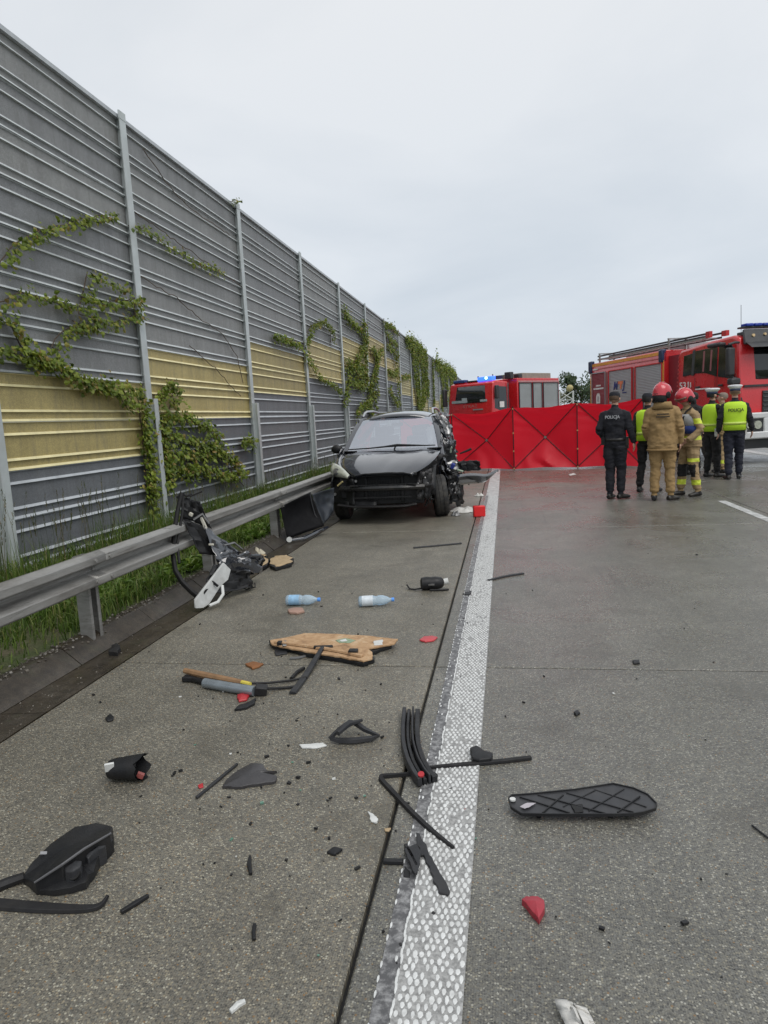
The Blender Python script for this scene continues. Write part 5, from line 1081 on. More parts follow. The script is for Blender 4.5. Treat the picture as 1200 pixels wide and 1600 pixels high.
# 1 officer in navy, back to the camera
t, add, s = person('police officer in plain navy uniform and cap, back to camera, POLICJA across the shoulders', (1.82, 11.98, 0), R(-24), 1.80, 1.10, arms=(((.250, -.03, 1.18), (.300, .03, .96), (.1, .10, -1)), ((-.250, -.06, 1.17), (-.20, .10, 1.0), (.4, .5, -.6))), feet=((.085, 0.02, 35), (-.085, -0.02, 5)), mats=outfit(NV, NV), seed=1)
soft_cap(add); hair(add, M('brown_hair', (0.10, 0.06, 0.035), 0.7), 1.66); back_text(t, s, 'POLICJA', 1.385, -0.152, 0.072, PR, 0.24)
c = MB(); c.loft([ring(z, .178, .128) for z in (0.985, 1.03)], cap=False); add(c, 'belt', BOOT, False, solid=0.01)
c = MB(); c.box((.19, .02, .95), (.05, .09, .20)); add(c, 'holster', BOOT, False, bevel=.012)
c = MB(); c.box((-.17, -.09, .99), (.06, .04, .13)); c.tube([(-.17, -.09, 1.05), (-.17, -.09, 1.14)], .007, 6); add(c, 'radio', BLACK_PL, False)
# 2 officer in vest half hidden behind the tan firefighter
t, add, s = person('officer in dark uniform and yellow vest half hidden behind the tan firefighter', (2.50, 12.80, 0), R(-34), 1.76, 1.0, arms=(((.235, -.03, 1.17), (.24, .04, .93), (0, .12, -1)), ((-.225, -.08, 1.17), (-.235, -.03, .93), (0, .12, -1))), feet=((.13, 0.05, 10), (-.13, -0.05, -10)), mats=outfit(BKC, BKC), seed=2)
hi_vis(add); soft_cap(add); hair(add)
# 3 firefighter in tan
def tan_x(reg, c): return None
t, add, s = person('firefighter in plain tan turnout suit and red helmet, back to camera', (2.50, 11.62, 0), R(-14), 1.83, 1.12, arms=(((.262, -.04, 1.16), (.262, .06, .92), (-.05, .2, -1)), ((-.255, -.02, 1.17), (-.22, .14, .98), (.3, .5, -.6))), feet=((.125, 0.0, 40), (-.12, -0.02, 0)), head=(-35, -6), mats=outfit(TAN, TAN, cuff=True, hand=SKIN), hem=0.80, seed=3)
helmet(add)
c = MB(); c.loft([[p + Vector((0, -0.02, 0)) for p in ring(z, a, b)] for z, a, b in ((1.46, .15, .115), (1.53, .125, .11), (1.565, .115, .105))], cap=False); add(c, 'collar', TAN, False, solid=0.02)
for z, w in ((1.375, .17), (1.335, .20)):
    c = MB(); c.box((0.01, -0.168, z), (w, 0.01, 0.020)); add(c, 'back_print', DSTR, False)
c = MB(); c.box((.275, 0.02, 1.33), (.02, .07, .09)); add(c, 'sleeve_badge', M('red_brown_badge', (0.25, 0.05, 0.03), 0.6), False)
c = MB(); c.loft([ring(z, .207 * 1.1, .158 * 1.1) for z in (0.802, 0.83)], cap=False); add(c, 'jacket_hem', TAN, False, solid=0.012)
# 4 firefighter with harness, facing left
def ff4(reg, c):
    if reg == 'arm' and 1.25 < c[2] < 1.34: return HIB
    if reg == 'torso' and 0.98 < c[2] < 1.05: return HIB
    if reg == 'leg' and 0.20 < c[2] < 0.29: return HIB
    if reg == 'leg' and 0.34 < c[2] < 0.56 and c[1] > 0.0: return BKC
    if reg == 'leg' and 0.60 < c[2] < 0.66 and c[0] < -.0: return HIB
    return None
t, add, s = person('firefighter in sand suit with yellow bands and red helmet, head bowed, facing left', (3.05, 12.12, 0), R(104), 1.74, 1.12, arms=(((.26, .02, 1.17), (.20, .22, 1.02), (-.4, .8, -.2)), ((-.265, -.06, 1.16), (-.22, .14, .98), (.5, .6, -.4))), feet=((.12, 0.10, 5), (-.12, -0.08, -15)), head=(8, -24), lean=0.10, mats=outfit(TAN2, TAN2, cuff=True, skin=SKIN2, extra=ff4), hem=0.86, seed=4)
helmet(add)
c = MB(); c.loft([[p + Vector((0, .10 * (z - .95), 0)) for p in ring(z, .206 * 1.12, .158 * 1.12)] for z in (1.09, 1.22)], cap=False); add(c, 'harness_band', BLUEB, False, solid=0.012)
c = MB(); c.loft([[p + Vector((0, .10 * (z - .95), 0)) for p in ring(z, a * 1.12, b * 1.12)] for z, a, b in ((1.22, .204, .155), (1.32, .208, .150), (1.42, .20, .135))], cap=False); add(c, 'breathing_vest', GREYC, False, solid=0.010)
for q in (-1, 1):
    c = MB(); c.tube([(q * .10, .195, 1.18), (q * .11, .205, 1.32), (q * .12, .15, 1.46), (q * .115, .05, 1.53)], [(.026, .012)] * 4, 6, ref=(1, 0, 0)); add(c, 'strap', BKC, False)
# 5 bearded traffic officer
def bld(reg, c):
    if reg == 'head' and c[1] > 0.02 and c[2] < 1.655: return HAIR
    if reg == 'arm' and c[1] > .13: return SKIN
    return None
t, add, s = person('bearded traffic officer in white cap and yellow vest with forearm raised, facing right', (4.20, 15.05, 0), R(-62), 1.80, 1.05, arms=(((.27, .0, 1.18), (.17, .25, 1.20), (-.5, .8, .0)), ((-.28, -.02, 1.18), (-.2, .16, 1.0), (.4, .7, -.3))), feet=((.11, 0.04, 5), (-.11, -0.02, -10)), mats=outfit(BKC, BKC, extra=bld), seed=5)
hi_vis(add); peaked_cap(add); hair(add)
c = MB(); c.box((.19, -.05, 0.93), (.02, .10, .16)); add(c, 'white_pouch', WHITE_CL, False)
# 6 bareheaded man behind, in firefighter trousers
def ff6(reg, c):
    if reg == 'leg' and 0.22 < c[2] < 0.30: return HIB
    return None
t, add, s = person('bareheaded firefighter facing left behind the two white-capped officers', (4.66, 15.95, 0), R(62), 1.74, 1.08, mats=outfit(TAN2, TAN2, cuff=True, extra=ff6), hem=0.86, feet=((.12, 0.05, 5), (-.12, -0.05, -10)), seed=6)
hair(add, M('short_grey_hair', (0.22, 0.17, 0.14), 0.7), 1.70)
# 7 traffic officer, back to camera
t, add, s = person('traffic officer in white cap and yellow vest marked POLICJA, back to camera', (4.47, 14.52, 0), R(-10), 1.83, 1.08, arms=(((.262, -.03, 1.18), (.315, .05, .95), (.0, .2, -1)), ((-.262, -.03, 1.17), (-.275, .05, .94), (.0, .2, -1))), feet=((.10, 0.05, 12), (-.10, -0.06, -18)), mats=outfit(NV, M('cloth_midnight', (0.012, 0.014, 0.026), 0.8, 0, 0.14, 9, 0.5, 45, 0.008)), seed=7)
hi_vis(add, b=1.06, z0=0.96); peaked_cap(add); hair(add, M('fair_hair', (0.16, 0.10, 0.06), 0.7), 1.66); back_text(t, s, 'POLICJA', 1.345, -0.172, 0.078, BPR, 0.27)
c = MB(); c.box((.20, .0, 0.93), (.03, .08, .10)); add(c, 'white_pouch', WHITE_CL, False)
# 8 dark-haired person further back
t, add, s = person('black-haired person in dark jacket mostly hidden behind the bowed firefighter', (4.02, 15.75, 0), R(20), 1.78, 1.04, mats=outfit(BKC, BKC), seed=8)
hair(add)
# ================================================================== DEBRIS ON THE ROAD
def ragged(P, rj, n=4, amt=0.10):
    out = []
    for i in range(len(P)):
        a, b = P[i], P[(i + 1) % len(P)]; d = b - a; w = Vector((-d.y, d.x, 0)); out.append(a)
        for q in range(1, n): out.append(a + d * (q / n + rj.uniform(-.08, .08)) + w * rj.uniform(-amt, amt) * .5)
    return out
def rag(name, label, cat, c, rx, ry, h, seed, mat, group=None):
    """a crumpled heap of cloth or film"""
    m = MB(); rows = []; nr, na = 16, 44
    for i in range(nr + 1):
        q = i / nr; row = []
        for j in range(na):
            a = 2 * math.pi * j / na; k = 1 + .30 * nz((math.cos(a) * 1.6 + seed, math.sin(a) * 1.6, seed)) + .10 * nz((math.cos(a) * 5, math.sin(a) * 5 + seed, 3))
            x, y = rx * q * k * math.cos(a), ry * q * k * math.sin(a); f = abs(nz((x / rx * 1.3 + seed, y / ry * 1.3, 1))) * 1.3 + .25 * abs(nz((x / rx * 3.4, y / ry * 3.4 + seed, 2)))
            row.append(Vector((x, y, .004 + h * (1 - q ** 2.2) * (.35 + f) * (.72 + .28 * min(1, q * 3)))))
        rows.append(row)
    m.loft(rows, cap=False); ob = m.build(name, mat, None, angle=70, solid=.003); ob.location = (c[0], c[1], 0); return tag(ob, label, cat, group, 'thing')
def shard(name, label, cat, px, mat, t=0.012, lift=0.0, warp=0.0, group=None, parent=None, inset=0.0, z0=0.0):
    """a broken piece lying on the ground: outline on the road at its true place, with thickness; lift raises some corners"""
    top = []
    for i, p in enumerate(px):
        l = lift if isinstance(lift, (int, float)) else lift[i]
        top.append(G(p[0], p[1], t + l + z0))
    c = sum(top, Vector()) / len(top); o = Vector((c.x, c.y, 0)); m = MB(); rj = random.Random(int(px[0][0] * 7 + px[0][1]))
    P = ragged([q - o for q in top], rj)
    n = len(P); cc = c - o + Vector((0, 0, warp)); low = [Vector((p.x, p.y, p.z - t)) for p in P]; lc = cc - Vector((0, 0, t))
    m.add(P + low + [cc, lc], [(i, (i + 1) % n, 2 * n) for i in range(n)] + [(n + (i + 1) % n, n + i, 2 * n + 1) for i in range(n)] + [(i, n + i, n + (i + 1) % n, (i + 1) % n) for i in range(n)])
    if parent is None:
        ob = m.build(name, mat, None, bevel=min(0.004, t * 0.3)); ob.location = o; return tag(ob, label, cat, group, 'thing')
    return m, o
def strip_px(name, label, cat, px, w, h, mat, z=0.0, group=None):
    pts = [G(p[0], p[1], (p[2] if len(p) > 2 else 0) + h * 0.5) - Vector((0, 0, h * 0.5)) for p in px]; o = Vector((pts[0].x, pts[0].y, 0)); Q = []
    for i in range(len(pts) - 1):
        for k in range(4): Q.append(pts[i].lerp(pts[i + 1], k / 4) - o)
    Q.append(pts[-1] - o)
    if len(px) > 2:
        for _ in range(3): Q = [Q[0]] + [(Q[i - 1] + Q[i] * 2 + Q[i + 1]) / 4 for i in range(1, len(Q) - 1)] + [Q[-1]]
    Q = [q + Vector((0, 0, 0.002)) for q in Q]
    m = MB(); m.strip(Q, w if isinstance(w, (int, float)) else list(np.interp(np.linspace(0, 1, len(Q)), np.linspace(0, 1, len(w)), w)), h); ob = m.build(name, mat, None, bevel=min(w if isinstance(w, (int, float)) else min(w), h) * 0.2); ob.location = o; return tag(ob, label, cat, group, 'thing')
DG = 'broken car parts on the road'
# -- torn door leaning on the guardrail
td = thing('torn_car_door', 'mangled black car door frame leaning on the guardrail with pale inner trim', 'car door', (-2.65, 5.4, 0)); o = Vector((-2.65, 5.4, 0))
def D(px, py, y): return PY(px, py, y) - o
m = MB(); m.tube([D(284, 770, 5.75), D(277, 800, 5.68), D(272, 835, 5.6), D(270, 865, 5.52), D(274, 892, 5.46), D(285, 910, 5.42), D(300, 925, 5.40), D(312, 934, 5.40)], [(.020, .030)] * 8, 8); m.tube([D(286, 775, 5.74), D(285, 800, 5.70), D(281, 825, 5.64), D(277, 850, 5.58), D(280, 880, 5.5)], .014, 6); m.build('door_frame', BLACK_RB, td)
m = MB(); m.tube([D(300, 772, 5.78), D(292, 775, 5.76), D(284, 772, 5.75), D(276, 778, 5.73)], .012, 6); m.tube([D(296, 776, 5.76), D(316, 768, 5.8)], .008, 6); m.build('frame_corner', BLACK_RB, td)
def sheet(px, y0, amp, seed, mat, name, N=10, solid=0.006):
    """quad of sight points (with own depth each) filled with a buckled sheet"""
    c4 = [D(p[0], p[1], p[2]) for p in px]; m = MB(); rows = []
    n = (c4[1] - c4[0]).cross(c4[3] - c4[0]).normalized()
    for i in range(N + 1):
        row = []
        for j in range(N + 1):
            a, b = i / N, j / N; p = (c4[0] * (1 - a) + c4[1] * a) * (1 - b) + (c4[3] * (1 - a) + c4[2] * a) * b
            q = Vector((a * 3 + seed * 4.1, b * 3 - seed, seed)); p += n * amp * (abs(noise.noise(q)) * 2 - .5 + .6 * noise.noise(q * 2.6)) + Vector((0, 0, amp * .5 * noise.noise(q * 2 + Vector((5, 0, 0))))); row.append(p)
        rows.append(row)
    m.grid(rows); return m.build(name, mat, td, solid=solid, angle=30)
sheet([(286, 776, 5.75), (312, 784, 5.85), (330, 826, 5.95), (283, 808, 5.72)], 0, .03, 1, BLACK_PL, 'window_surround')
sheet([(283, 808, 5.7), (332, 830, 5.95), (350, 868, 6.0), (312, 866, 5.75)], 0, .03, 2, BLACK_PL, 'inner_skin')
sheet([(318, 822, 5.85), (372, 862, 6.1), (380, 882, 6.1), (340, 878, 5.8)], 0, .03, 3, PAINT_BK, 'outer_skin')
sheet([(345, 862, 5.9), (408, 868, 6.25), (410, 896, 6.2), (338, 898, 5.65)], 0, .06, 4, PAINT_BK, 'crumpled_skin', 14)
sheet([(330, 884, 5.65), (385, 880, 6.05), (396, 918, 6.0), (318, 932, 5.4)], 0, .05, 5, BLACK_PL, 'door_lining', 12)
sheet([(372, 868, 6.1), (412, 868, 6.3), (410, 892, 6.3), (384, 900, 6.1)], 0, .06, 6, DARK_ST, 'torn_edge', 10)
m = MB(); m.tube([D(350, 852, 5.95), (D(366, 848, 6.1)), D(378, 858, 6.2)], .010, 6); m.tube([D(302, 812, 5.8), D(316, 803, 5.85), D(326, 818, 5.9)], .012, 6); m.build_each('steel_reinforcement', STEEL, td)
m = MB(); m.box(D(295, 802, 5.78), (.085, .02, .035), (0, .5, 0)); m.box(D(318, 817, 5.86), (.03, .02, .12), (0, -.35, 0)); m.box(D(330, 851, 5.8), (.05, .02, .02)); m.build_each('cream_trim', M('cream_trim', (0.55, 0.53, 0.45), 0.5), td, bevel=.006)
# pale inner panel with a grab handle
qd = [(305, 937, 5.28), (350, 879, 5.60), (361, 890, 5.68), (357, 906, 5.62), (346, 915, 5.54), (327, 944, 5.33), (318, 950, 5.28), (306, 951, 5.25)]
P = [D(*q) for q in qd]; nrm = (P[1] - P[0]).cross(P[2] - P[0]).normalized(); nrm = nrm if nrm.y < 0 else -nrm
m = MB(); m.prism(P, -nrm * .02); ip = m.build('inner_panel', M('grubby_white_trim', (.46, .47, .46), .45, 0, .14, 12, .15, 90, .003, .35), td, bevel=.006)
m = MB(); m.tube([D(346, 915, 5.53) + nrm * .01, D(346, 928, 5.47) + nrm * .02, D(338, 940, 5.40) + nrm * .02, D(326, 946, 5.32) + nrm * .01], .014, 8); m.build('grab_handle', WHITE_PL, td)
m = MB(); m.disc(D(322, 926, 5.40) + nrm * .006, nrm, .034, .012, 14); m.box(D(334, 911, 5.47) + nrm * .004, (.09, .012, .020), (0, .7, 0)); m.build('handle_recess', BLACK_PL, ip)
m = MB(); m.tube([D(372, 905, 6.0), D(376, 917, 5.98), D(385, 921, 5.98), D(399, 917, 6.0), D(398, 911, 6.05)], .007, 6); m.tube([D(385, 890, 6.05), D(388, 905, 6.0), D(392, 914, 6.0)], .02, 6); m.build('cable', BLACK_RB, td)
# -- bumper skin wedged under the guardrail
bs = thing('bumper_skin', 'curved black bumper skin wedged under the guardrail beside the wreck', 'car bumper', (-2.75, 8.8, 0)); o2 = Vector((-2.75, 8.8, 0))
def bowl(c4, org, bulge, amp, seed, N=14):
    """curved shell through four corners, hollow towards the camera"""
    c4 = [PY(*c) - org for c in c4]; m = MB(); rows = []
    for i in range(N + 1):
        row = []
        for j in range(N + 1):
            a, b = i / N, j / N; p = (c4[0] * (1 - a) + c4[1] * a) * (1 - b) + (c4[3] * (1 - a) + c4[2] * a) * b
            row.append(p + Vector((-.5, 1, 0)).normalized() * (bulge * math.sin(math.pi * a) ** .7 * math.sin(math.pi * min(1, b * 1.1)) ** .7 + amp * nz((a * 3 + seed, b * 3, seed))))
        rows.append(row)
    m.grid(rows); return m
bowl([(438, 792, 8.45), (485, 769, 9.05), (506, 822, 9.0), (449, 842, 8.5)], o2, .16, .02, 1).build('skin', M('matt_black_skin', (.008, .008, .009), .7, 0, .3, 6, Specular_IOR_Level=.12), bs, solid=.008)
m = MB(); m.strip([PY(452, 846, 8.5) - o2, PY(475, 842, 8.62) - o2, PY(495, 832, 8.85) - o2, PY(512, 825, 9.1) - o2], [.05, .09, .08, .05], .03); m.build('lip', PAINT_BK, bs, bevel=.006)
m = MB(); m.disc(PY(452, 843, 8.42) - o2, (0.3, -1, 0.1), .036, .014, 18); m.build('white_cap', WHITE_PL, bs)
m = MB(); m.tube([PY(x, y, d) - o2 for x, y, d in ((484, 770, 9.03), (487, 786, 9.03), (492, 804, 9.02), (503, 820, 9.0))], .010, 6); m.build('edge', GREY_PL, bs)
bp2 = thing('wing_liner', 'grey-blue torn body panel between the bumper skin and the wreck', 'car panel', (-2.75, 9.3, 0)); o3 = Vector((-2.75, 9.3, 0))
bowl([(487, 772, 9.1), (522, 762, 9.5), (521, 800, 9.45), (506, 820, 9.12)], o3, .08, .05, 5).build('sheet', M('slate_sheet', (0.03, 0.036, 0.045), 0.4, 0.2, 0.2, 6, dirt=0.1), bp2, solid=.006)
# -- foam-backed scraps
def foam(label, px, t):
    top = [G(x, y, t) for x, y in px]; c = sum(top, Vector()) / len(top); o = Vector((c.x, c.y, 0)); th = thing('foam_scrap', label, 'foam scrap', o, 0, DG); rj = random.Random(int(px[0][0]))
    m = MB(); m.prism(ragged([p - o for p in top], rj, 4, .16), (0, 0, -t + .004)); m.build('casing', BLACK_PL, th, bevel=.004)
    m = MB(); rows = []; nr, na = 6, 26; P = ragged([p - o for p in top], rj, 4, .2); P = [P[int(len(P) * j / na)] for j in range(na)]
    for i in range(nr + 1):
        q = i / nr; rows.append([Vector((p.x * q * .90, p.y * q * .90, t + .012 * (1 - q ** 3) + .018 * abs(nz((p.x * q * 22, p.y * q * 22, px[0][0]))))) for p in P])
    m.loft(rows, cap=False); m.build('foam', CREAM, th, angle=60)
foam('small tan foam block in black casing touching the torn door', [(397, 876), (407, 865), (418, 867), (417, 883), (401, 887)], .045)
foam('flat tan foam slab in black casing right of the torn door', [(420, 874), (428, 868), (450, 867), (459, 872), (456, 880), (430, 887)], .04)
rag('foam_scrap', 'cream foam lump behind the two tan foam blocks', 'foam scrap', G(405, 866), .09, .07, .10, 4, M('pale_cream_foam', (.50, .46, .36), .8, 0, .25, 30), DG)
# -- bottles
PET = glassy('clear_bottle', (0.90, 0.96, 1.0), 1.35, 0.08)
_t = PET.node_tree; _df = _t.nodes.new('ShaderNodeBsdfDiffuse'); _df.inputs[0].default_value = (0.62, 0.76, 0.86, 1); _m2 = _t.nodes.new('ShaderNodeMixShader'); _m2.inputs[0].default_value = 0.45
_ou = next(n for n in _t.nodes if n.type == 'OUTPUT_MATERIAL'); _sr = _ou.inputs[0].links[0].from_socket; _t.links.new(_sr, _m2.inputs[1]); _t.links.new(_df.outputs[0], _m2.inputs[2]); _t.links.new(_m2.outputs[0], _ou.inputs[0]); LABEL = M('blue_bottle_label', (0.28, 0.48, 0.68), 0.4, 0, 0.25, 24); LABW = M('white_bottle_label', (0.62, 0.68, 0.72), 0.4, 0, 0.2, 24); CAP = M('blue_cap', (0.10, 0.30, 0.75), 0.4)
for lab, a, b, lm in (('water bottle with blue label lying left of the other bottle', (447, 938), (499, 937), LABEL), ('water bottle with white label lying right of the other bottle', (560, 940), (615, 937), LABW)):
    A, B = G(*a, .045), G(*b, .045); d = (B - A); L = d.length; d.normalize(); t = thing('water_bottle', lab, 'bottle', (A.x, A.y, 0), 0, 'water bottles'); c0 = Vector((0, 0, .047)); s_ = L / .31
    m = MB(); m.lathe(c0, d, [(0, .02), (.004, .036), (.012, .043), (.07, .044), (.075, .041), (.08, .044), (.125, .044), (.14, .037), (.155, .036), (.17, .043), (.205, .041), (.24, .030), (.265, .016), (.285, .0135)], 20); [0 for _ in ()]; m.v = [tuple(c0 + (Vector(v) - c0) * s_) if False else v for v in m.v]; m.build('shell', PET, t)
    m = MB(); m.lathe(c0, d, [(.03, .0448), (.065, .0452), (.122, .0450)], 20, cap=False); m.build('label', lm, t)
    m = MB(); m.lathe(c0, d, [(.278, .016), (.280, .017), (.300, .017), (.302, .012)], 14); m.build('cap', CAP, t)
# -- fibreboard panel
def board():
    b = NB('splintered_fibreboard'); p = b.pos(); c = b.ramp(b.noise(p, 12, 7, 0.7, 0.6), [(0.28, (0.17, 0.10, 0.055)), (0.42, (0.38, 0.23, 0.12)), (0.55, (0.48, 0.31, 0.17)), (0.75, (0.58, 0.47, 0.33))]); b.set(c, 0.8); b.bump(b.noise(p, 60, 4), 0.5, 0.006); return b.m
FB = board(); fb = thing('fibreboard_panel', 'large splintered tan fibreboard panel lying across the shoulder', 'board', G(520, 1010)); fo = G(520, 1010)
def on(px, py, z): return G(px, py, z) - fo
def poly_slab(par, name, px, z, t, mat, k=0.0):
    P = ragged([on(x, y, z + k * i) for i, (x, y) in enumerate(px)], random.Random(len(px))); m = MB(); m.prism(P, (0, 0, -t)); return m.build(name, mat, par, bevel=.003)
main = poly_slab(fb, 'board', [(422, 1000), (432, 998), (455, 994), (475, 989), (520, 990), (560, 992), (600, 996), (622, 998), (616, 1005), (600, 1008), (575, 1013), (582, 1019), (582, 1028), (568, 1032), (540, 1027), (510, 1022), (470, 1015), (440, 1010), (425, 1006)], .045, .014, FB)
poly_slab(fb, 'board_backing', [(420, 1000), (425, 1008), (470, 1019), (510, 1026), (545, 1032), (568, 1036), (585, 1030), (580, 1018), (612, 1008), (600, 1004)], .028, .024, BLACK_PL)
m = MB(); m.strip([on(430, 1004, .048), on(480, 1010, .05), on(530, 1018, .05), on(566, 1026, .048)], .035, .012); m.build('folded_lip', FB, fb)
poly_slab(fb, 'green_stain_patch', [(524, 1000), (540, 997), (556, 1000), (548, 1004), (530, 1004)], .0485, .003, M('green_grey_patch', (0.25, 0.33, 0.22), 0.7, 0, .3, 30)); poly_slab(fb, 'pale_sticker', [(584, 1001), (598, 999), (598, 1007), (584, 1008)], .0485, .003, WHITE_PL)
poly_slab(fb, 'pale_spot', [(530, 1000), (540, 998), (543, 1001), (533, 1002)], .052, .003, WHITE_PL)
m = MB(); m.box(on(552, 1018, .06), (.06, .05, .03)); m.box(on(437, 1005, .055), (.03, .04, .03)); m.box(on(505, 1011, .055), (.13, .03, .02), (0, 0, .12)); m.build_each('black_clip', BLACK_PL, fb, bevel=.006)
poly_slab(fb, 'silver_clip', [(440, 1002), (447, 1000), (448, 1008), (441, 1009)], .055, .004, STEEL)
strip_px('trim_strip', 'charcoal trim strip sticking out towards the camera from under the tan board', 'trim strip', [(504, 1012, .05), (490, 1035, .02), (475, 1060), (457, 1083)], [.03, .04, .045, .045], .018, GREY_PL, group=DG)
strip_px('trim_strip', 'short grey curved trim sliver in front of the tan board', 'trim strip', [(453, 1029), (470, 1028), (488, 1021)], .025, .012, M('mid_grey_plastic', (0.12, 0.12, 0.12), .5), group=DG)
shard('plastic_tab', 'small square black plastic tab under the left end of the tan board', 'plastic tab', [(429, 1014), (446, 1013), (449, 1020), (431, 1023)], GREY_PL, .012, 0, 0, DG)
# -- tan and silver tube bundle
tb = thing('door_beam', 'tan and silver broken tube bundle with black cable, left of the tan board', 'car part', G(350, 1065)); fo = G(350, 1065)
m = MB(); m.tube([on(289, 1048, .05), on(320, 1055, .05), on(360, 1063, .045), (on(388, 1068, .04))], [.018, .022, .02, .014], 8); m.build('tan_tube', M('tan_cover', (0.24, 0.14, 0.07), .7, 0, .3, 14), tb)
m = MB(); m.tube([on(320, 1067, .03), on(360, 1074, .03), on(398, 1080, .03)], .030, 10); m.build('silver_tube', M('silver_grey_tube', (0.30, 0.34, 0.37), .3, .6, .15, 9), tb)
m = MB(); m.tube([on(290, 1058, .02), on(320, 1066, .02), on(345, 1070, .02)], .020, 7); m.box(on(408, 1078, .03), (.07, .06, .05), (.1, .2, .3)); m.box(on(296, 1060, .02), (.08, .05, .03)); m.build_each('black_bracket', BLACK_PL, tb, bevel=.005)
m = MB(); m.tube([on(388, 1068, .04), on(420, 1067, .02), on(455, 1063, .012), on(480, 1058, .02)], .008, 6); m.tube([on(412, 1076, .02), on(440, 1075, .01), on(470, 1072, .01)], .009, 6); m.tube([on(455, 1060, .01), on(464, 1050, .015), on(475, 1044, .01)], .012, 6); m.build('cable', BLACK_RB, tb)
m = MB(); m.tube([on(378, 1066, .045), on(391, 1069, .045)], .013, 8); m.build('yellow_sleeve', M('yellow_sleeve', (.6, .5, .08), .5), tb)
shard('lens_fragment', 'small red lens fragment just below the silver tube', 'lens fragment', [(370, 1085), (379, 1082), (390, 1085), (386, 1092), (373, 1095)], RED_PL, .014, 0, .01, DG)
shard('plastic_shard', 'crooked black shard below the red lens fragment', 'plastic shard', [(366, 1108), (374, 1101), (392, 1095), (400, 1090), (398, 1098), (386, 1105)], BLACK_PL, .014, 0, .006, DG)
shard('plastic_shard', 'small orange-brown and black scrap above the tube bundle', 'plastic shard', [(383, 1036), (396, 1033), (412, 1036), (404, 1041), (394, 1044)], M('rusty_brown', (.22, .09, .03), .6), .014, 0, .004, DG)
# -- mirror triangle ring
mr = thing('mirror_trim', 'triangular charcoal mirror trim ring standing open on the shoulder', 'trim ring', G(553, 1150)); fo = G(553, 1150)
ringp = [(516, 1156, .02), (530, 1142, .05), (548, 1130, .05), (556, 1132, .05), (570, 1142, .03), (592, 1152, .015), (580, 1156, .01), (552, 1159, .01), (528, 1159, .01), (516, 1156, .02)]
m = MB(); m.strip([on(*p) for p in ringp], [.012, .02, .03, .03, .025, .012, .03, .035, .03, .012], .016); m.build('ring', GREY_PL, mr, bevel=.003)
m = MB(); m.tube([on(528, 1146, .06), on(545, 1132, .07), on(566, 1125, .075)], [.012, .014, .008], 6); m.build('arm', GREY_PL, mr)
shard('plastic_shard', 'white plastic sliver beside the triangular mirror trim', 'plastic shard', [(467, 1163), (485, 1162), (505, 1160), (511, 1164), (494, 1168), (472, 1168)], WHITE_PL, .008, 0, .003, DG)
# -- left foreground
strip_px('trim_strip', 'thin charcoal strip lying diagonally beside the leaf-shaped shard', 'trim strip', [(307, 1247), (338, 1221), (371, 1194)], [.014, .018, .012], .010, GREY_PL, group=DG)
shard('plastic_shard', 'dark leaf-shaped plastic shard with a split tip on the shoulder', 'plastic shard', [(347, 1228), (352, 1219), (370, 1204), (392, 1192), (410, 1193), (418, 1204), (433, 1204), (420, 1210), (433, 1212), (430, 1220), (400, 1225), (372, 1229)], M('smoke_plastic', (0.045, 0.043, 0.045), .35, 0, .3, 20), .014, [0, 0, .01, .02, .02, .01, .01, 0, .01, 0, 0, 0], .02, DG)
shard('lens_fragment', 'tiny red chip beside the thin charcoal strip', 'lens fragment', [(309, 1226), (317, 1223), (318, 1229), (311, 1231)], RED_PL, .006, 0, 0, DG)
cu = thing('plastic_housing', 'hollow black plastic housing with white label and ragged open end', 'plastic housing', G(200, 1222)); fo = G(200, 1222)
A, B = on(172, 1202, .05), on(222, 1198, .06); d = (B - A).normalized(); m = MB(); rr = random.Random(4)
n = 18; u = Vector((0, 0, 1)); w = d.cross(u).normalized(); u = w.cross(d)
def rg(dd, r, rag=0): return [A + d * (dd + (rr.uniform(-rag, rag))) + (w * math.cos(6.283 * j / n) + u * math.sin(6.283 * j / n) * 0.95) * r for j in range(n)]
L = (B - A).length; m.loft([rg(0, .006), rg(0, .042), rg(.02, .048), rg(L * .6, .055), rg(L, .060, .018)], cap=False); m.loft([rg(L * .95, .052), rg(L * .3, .05), rg(L * .2, .01)], cap=False); m.build('cup', BLACK_PL, cu, angle=50)
m = MB(); m.box(A + d * .022 + w * .040 + u * .030, (.04, .012, .04), (0.2, 0, .5)); m.build('label', WHITE_PL, cu, bevel=.002)
m = MB(); m.box(B + Vector((0, -.02, -.03)), (.03, .02, .02), (0, .5, .3)); m.build('red_insert', M('dull_red', (.3, .08, .07), .5), cu)
# mirror housing, big, bottom left
mh = thing('mirror_housing', 'large black ribbed mirror housing with cable running off to the left edge', 'mirror housing', G(95, 1375)); fo = G(95, 1375)
def tier(px, zs, name, mat, drop=None, bev=.004):
    P = [on(x, y, z) for (x, y), z in zip(px, zs)]; P = ragged(P, random.Random(len(px) * 3), 3, .08); low = [Vector((p.x, p.y, 0.003 if drop is None else max(.003, p.z - drop))) for p in P]; n = len(P); m = MB()
    c = sum(P, Vector()) / n + Vector((0, 0, .006)); m.add(P + low + [c], [(i, (i + 1) % n, 2 * n) for i in range(n)] + [(i, n + i, n + (i + 1) % n, (i + 1) % n) for i in range(n)]); return m.build(name, mat, mh, bevel=bev, angle=28)
tier([(34, 1371), (46, 1352), (62, 1334), (88, 1311), (118, 1291), (150, 1285), (176, 1291), (172, 1303), (132, 1325), (97, 1350), (56, 1379)], [.025, .045, .06, .07, .075, .075, .065, .085, .105, .095, .05], 'upper_shell', BLACK_PL)
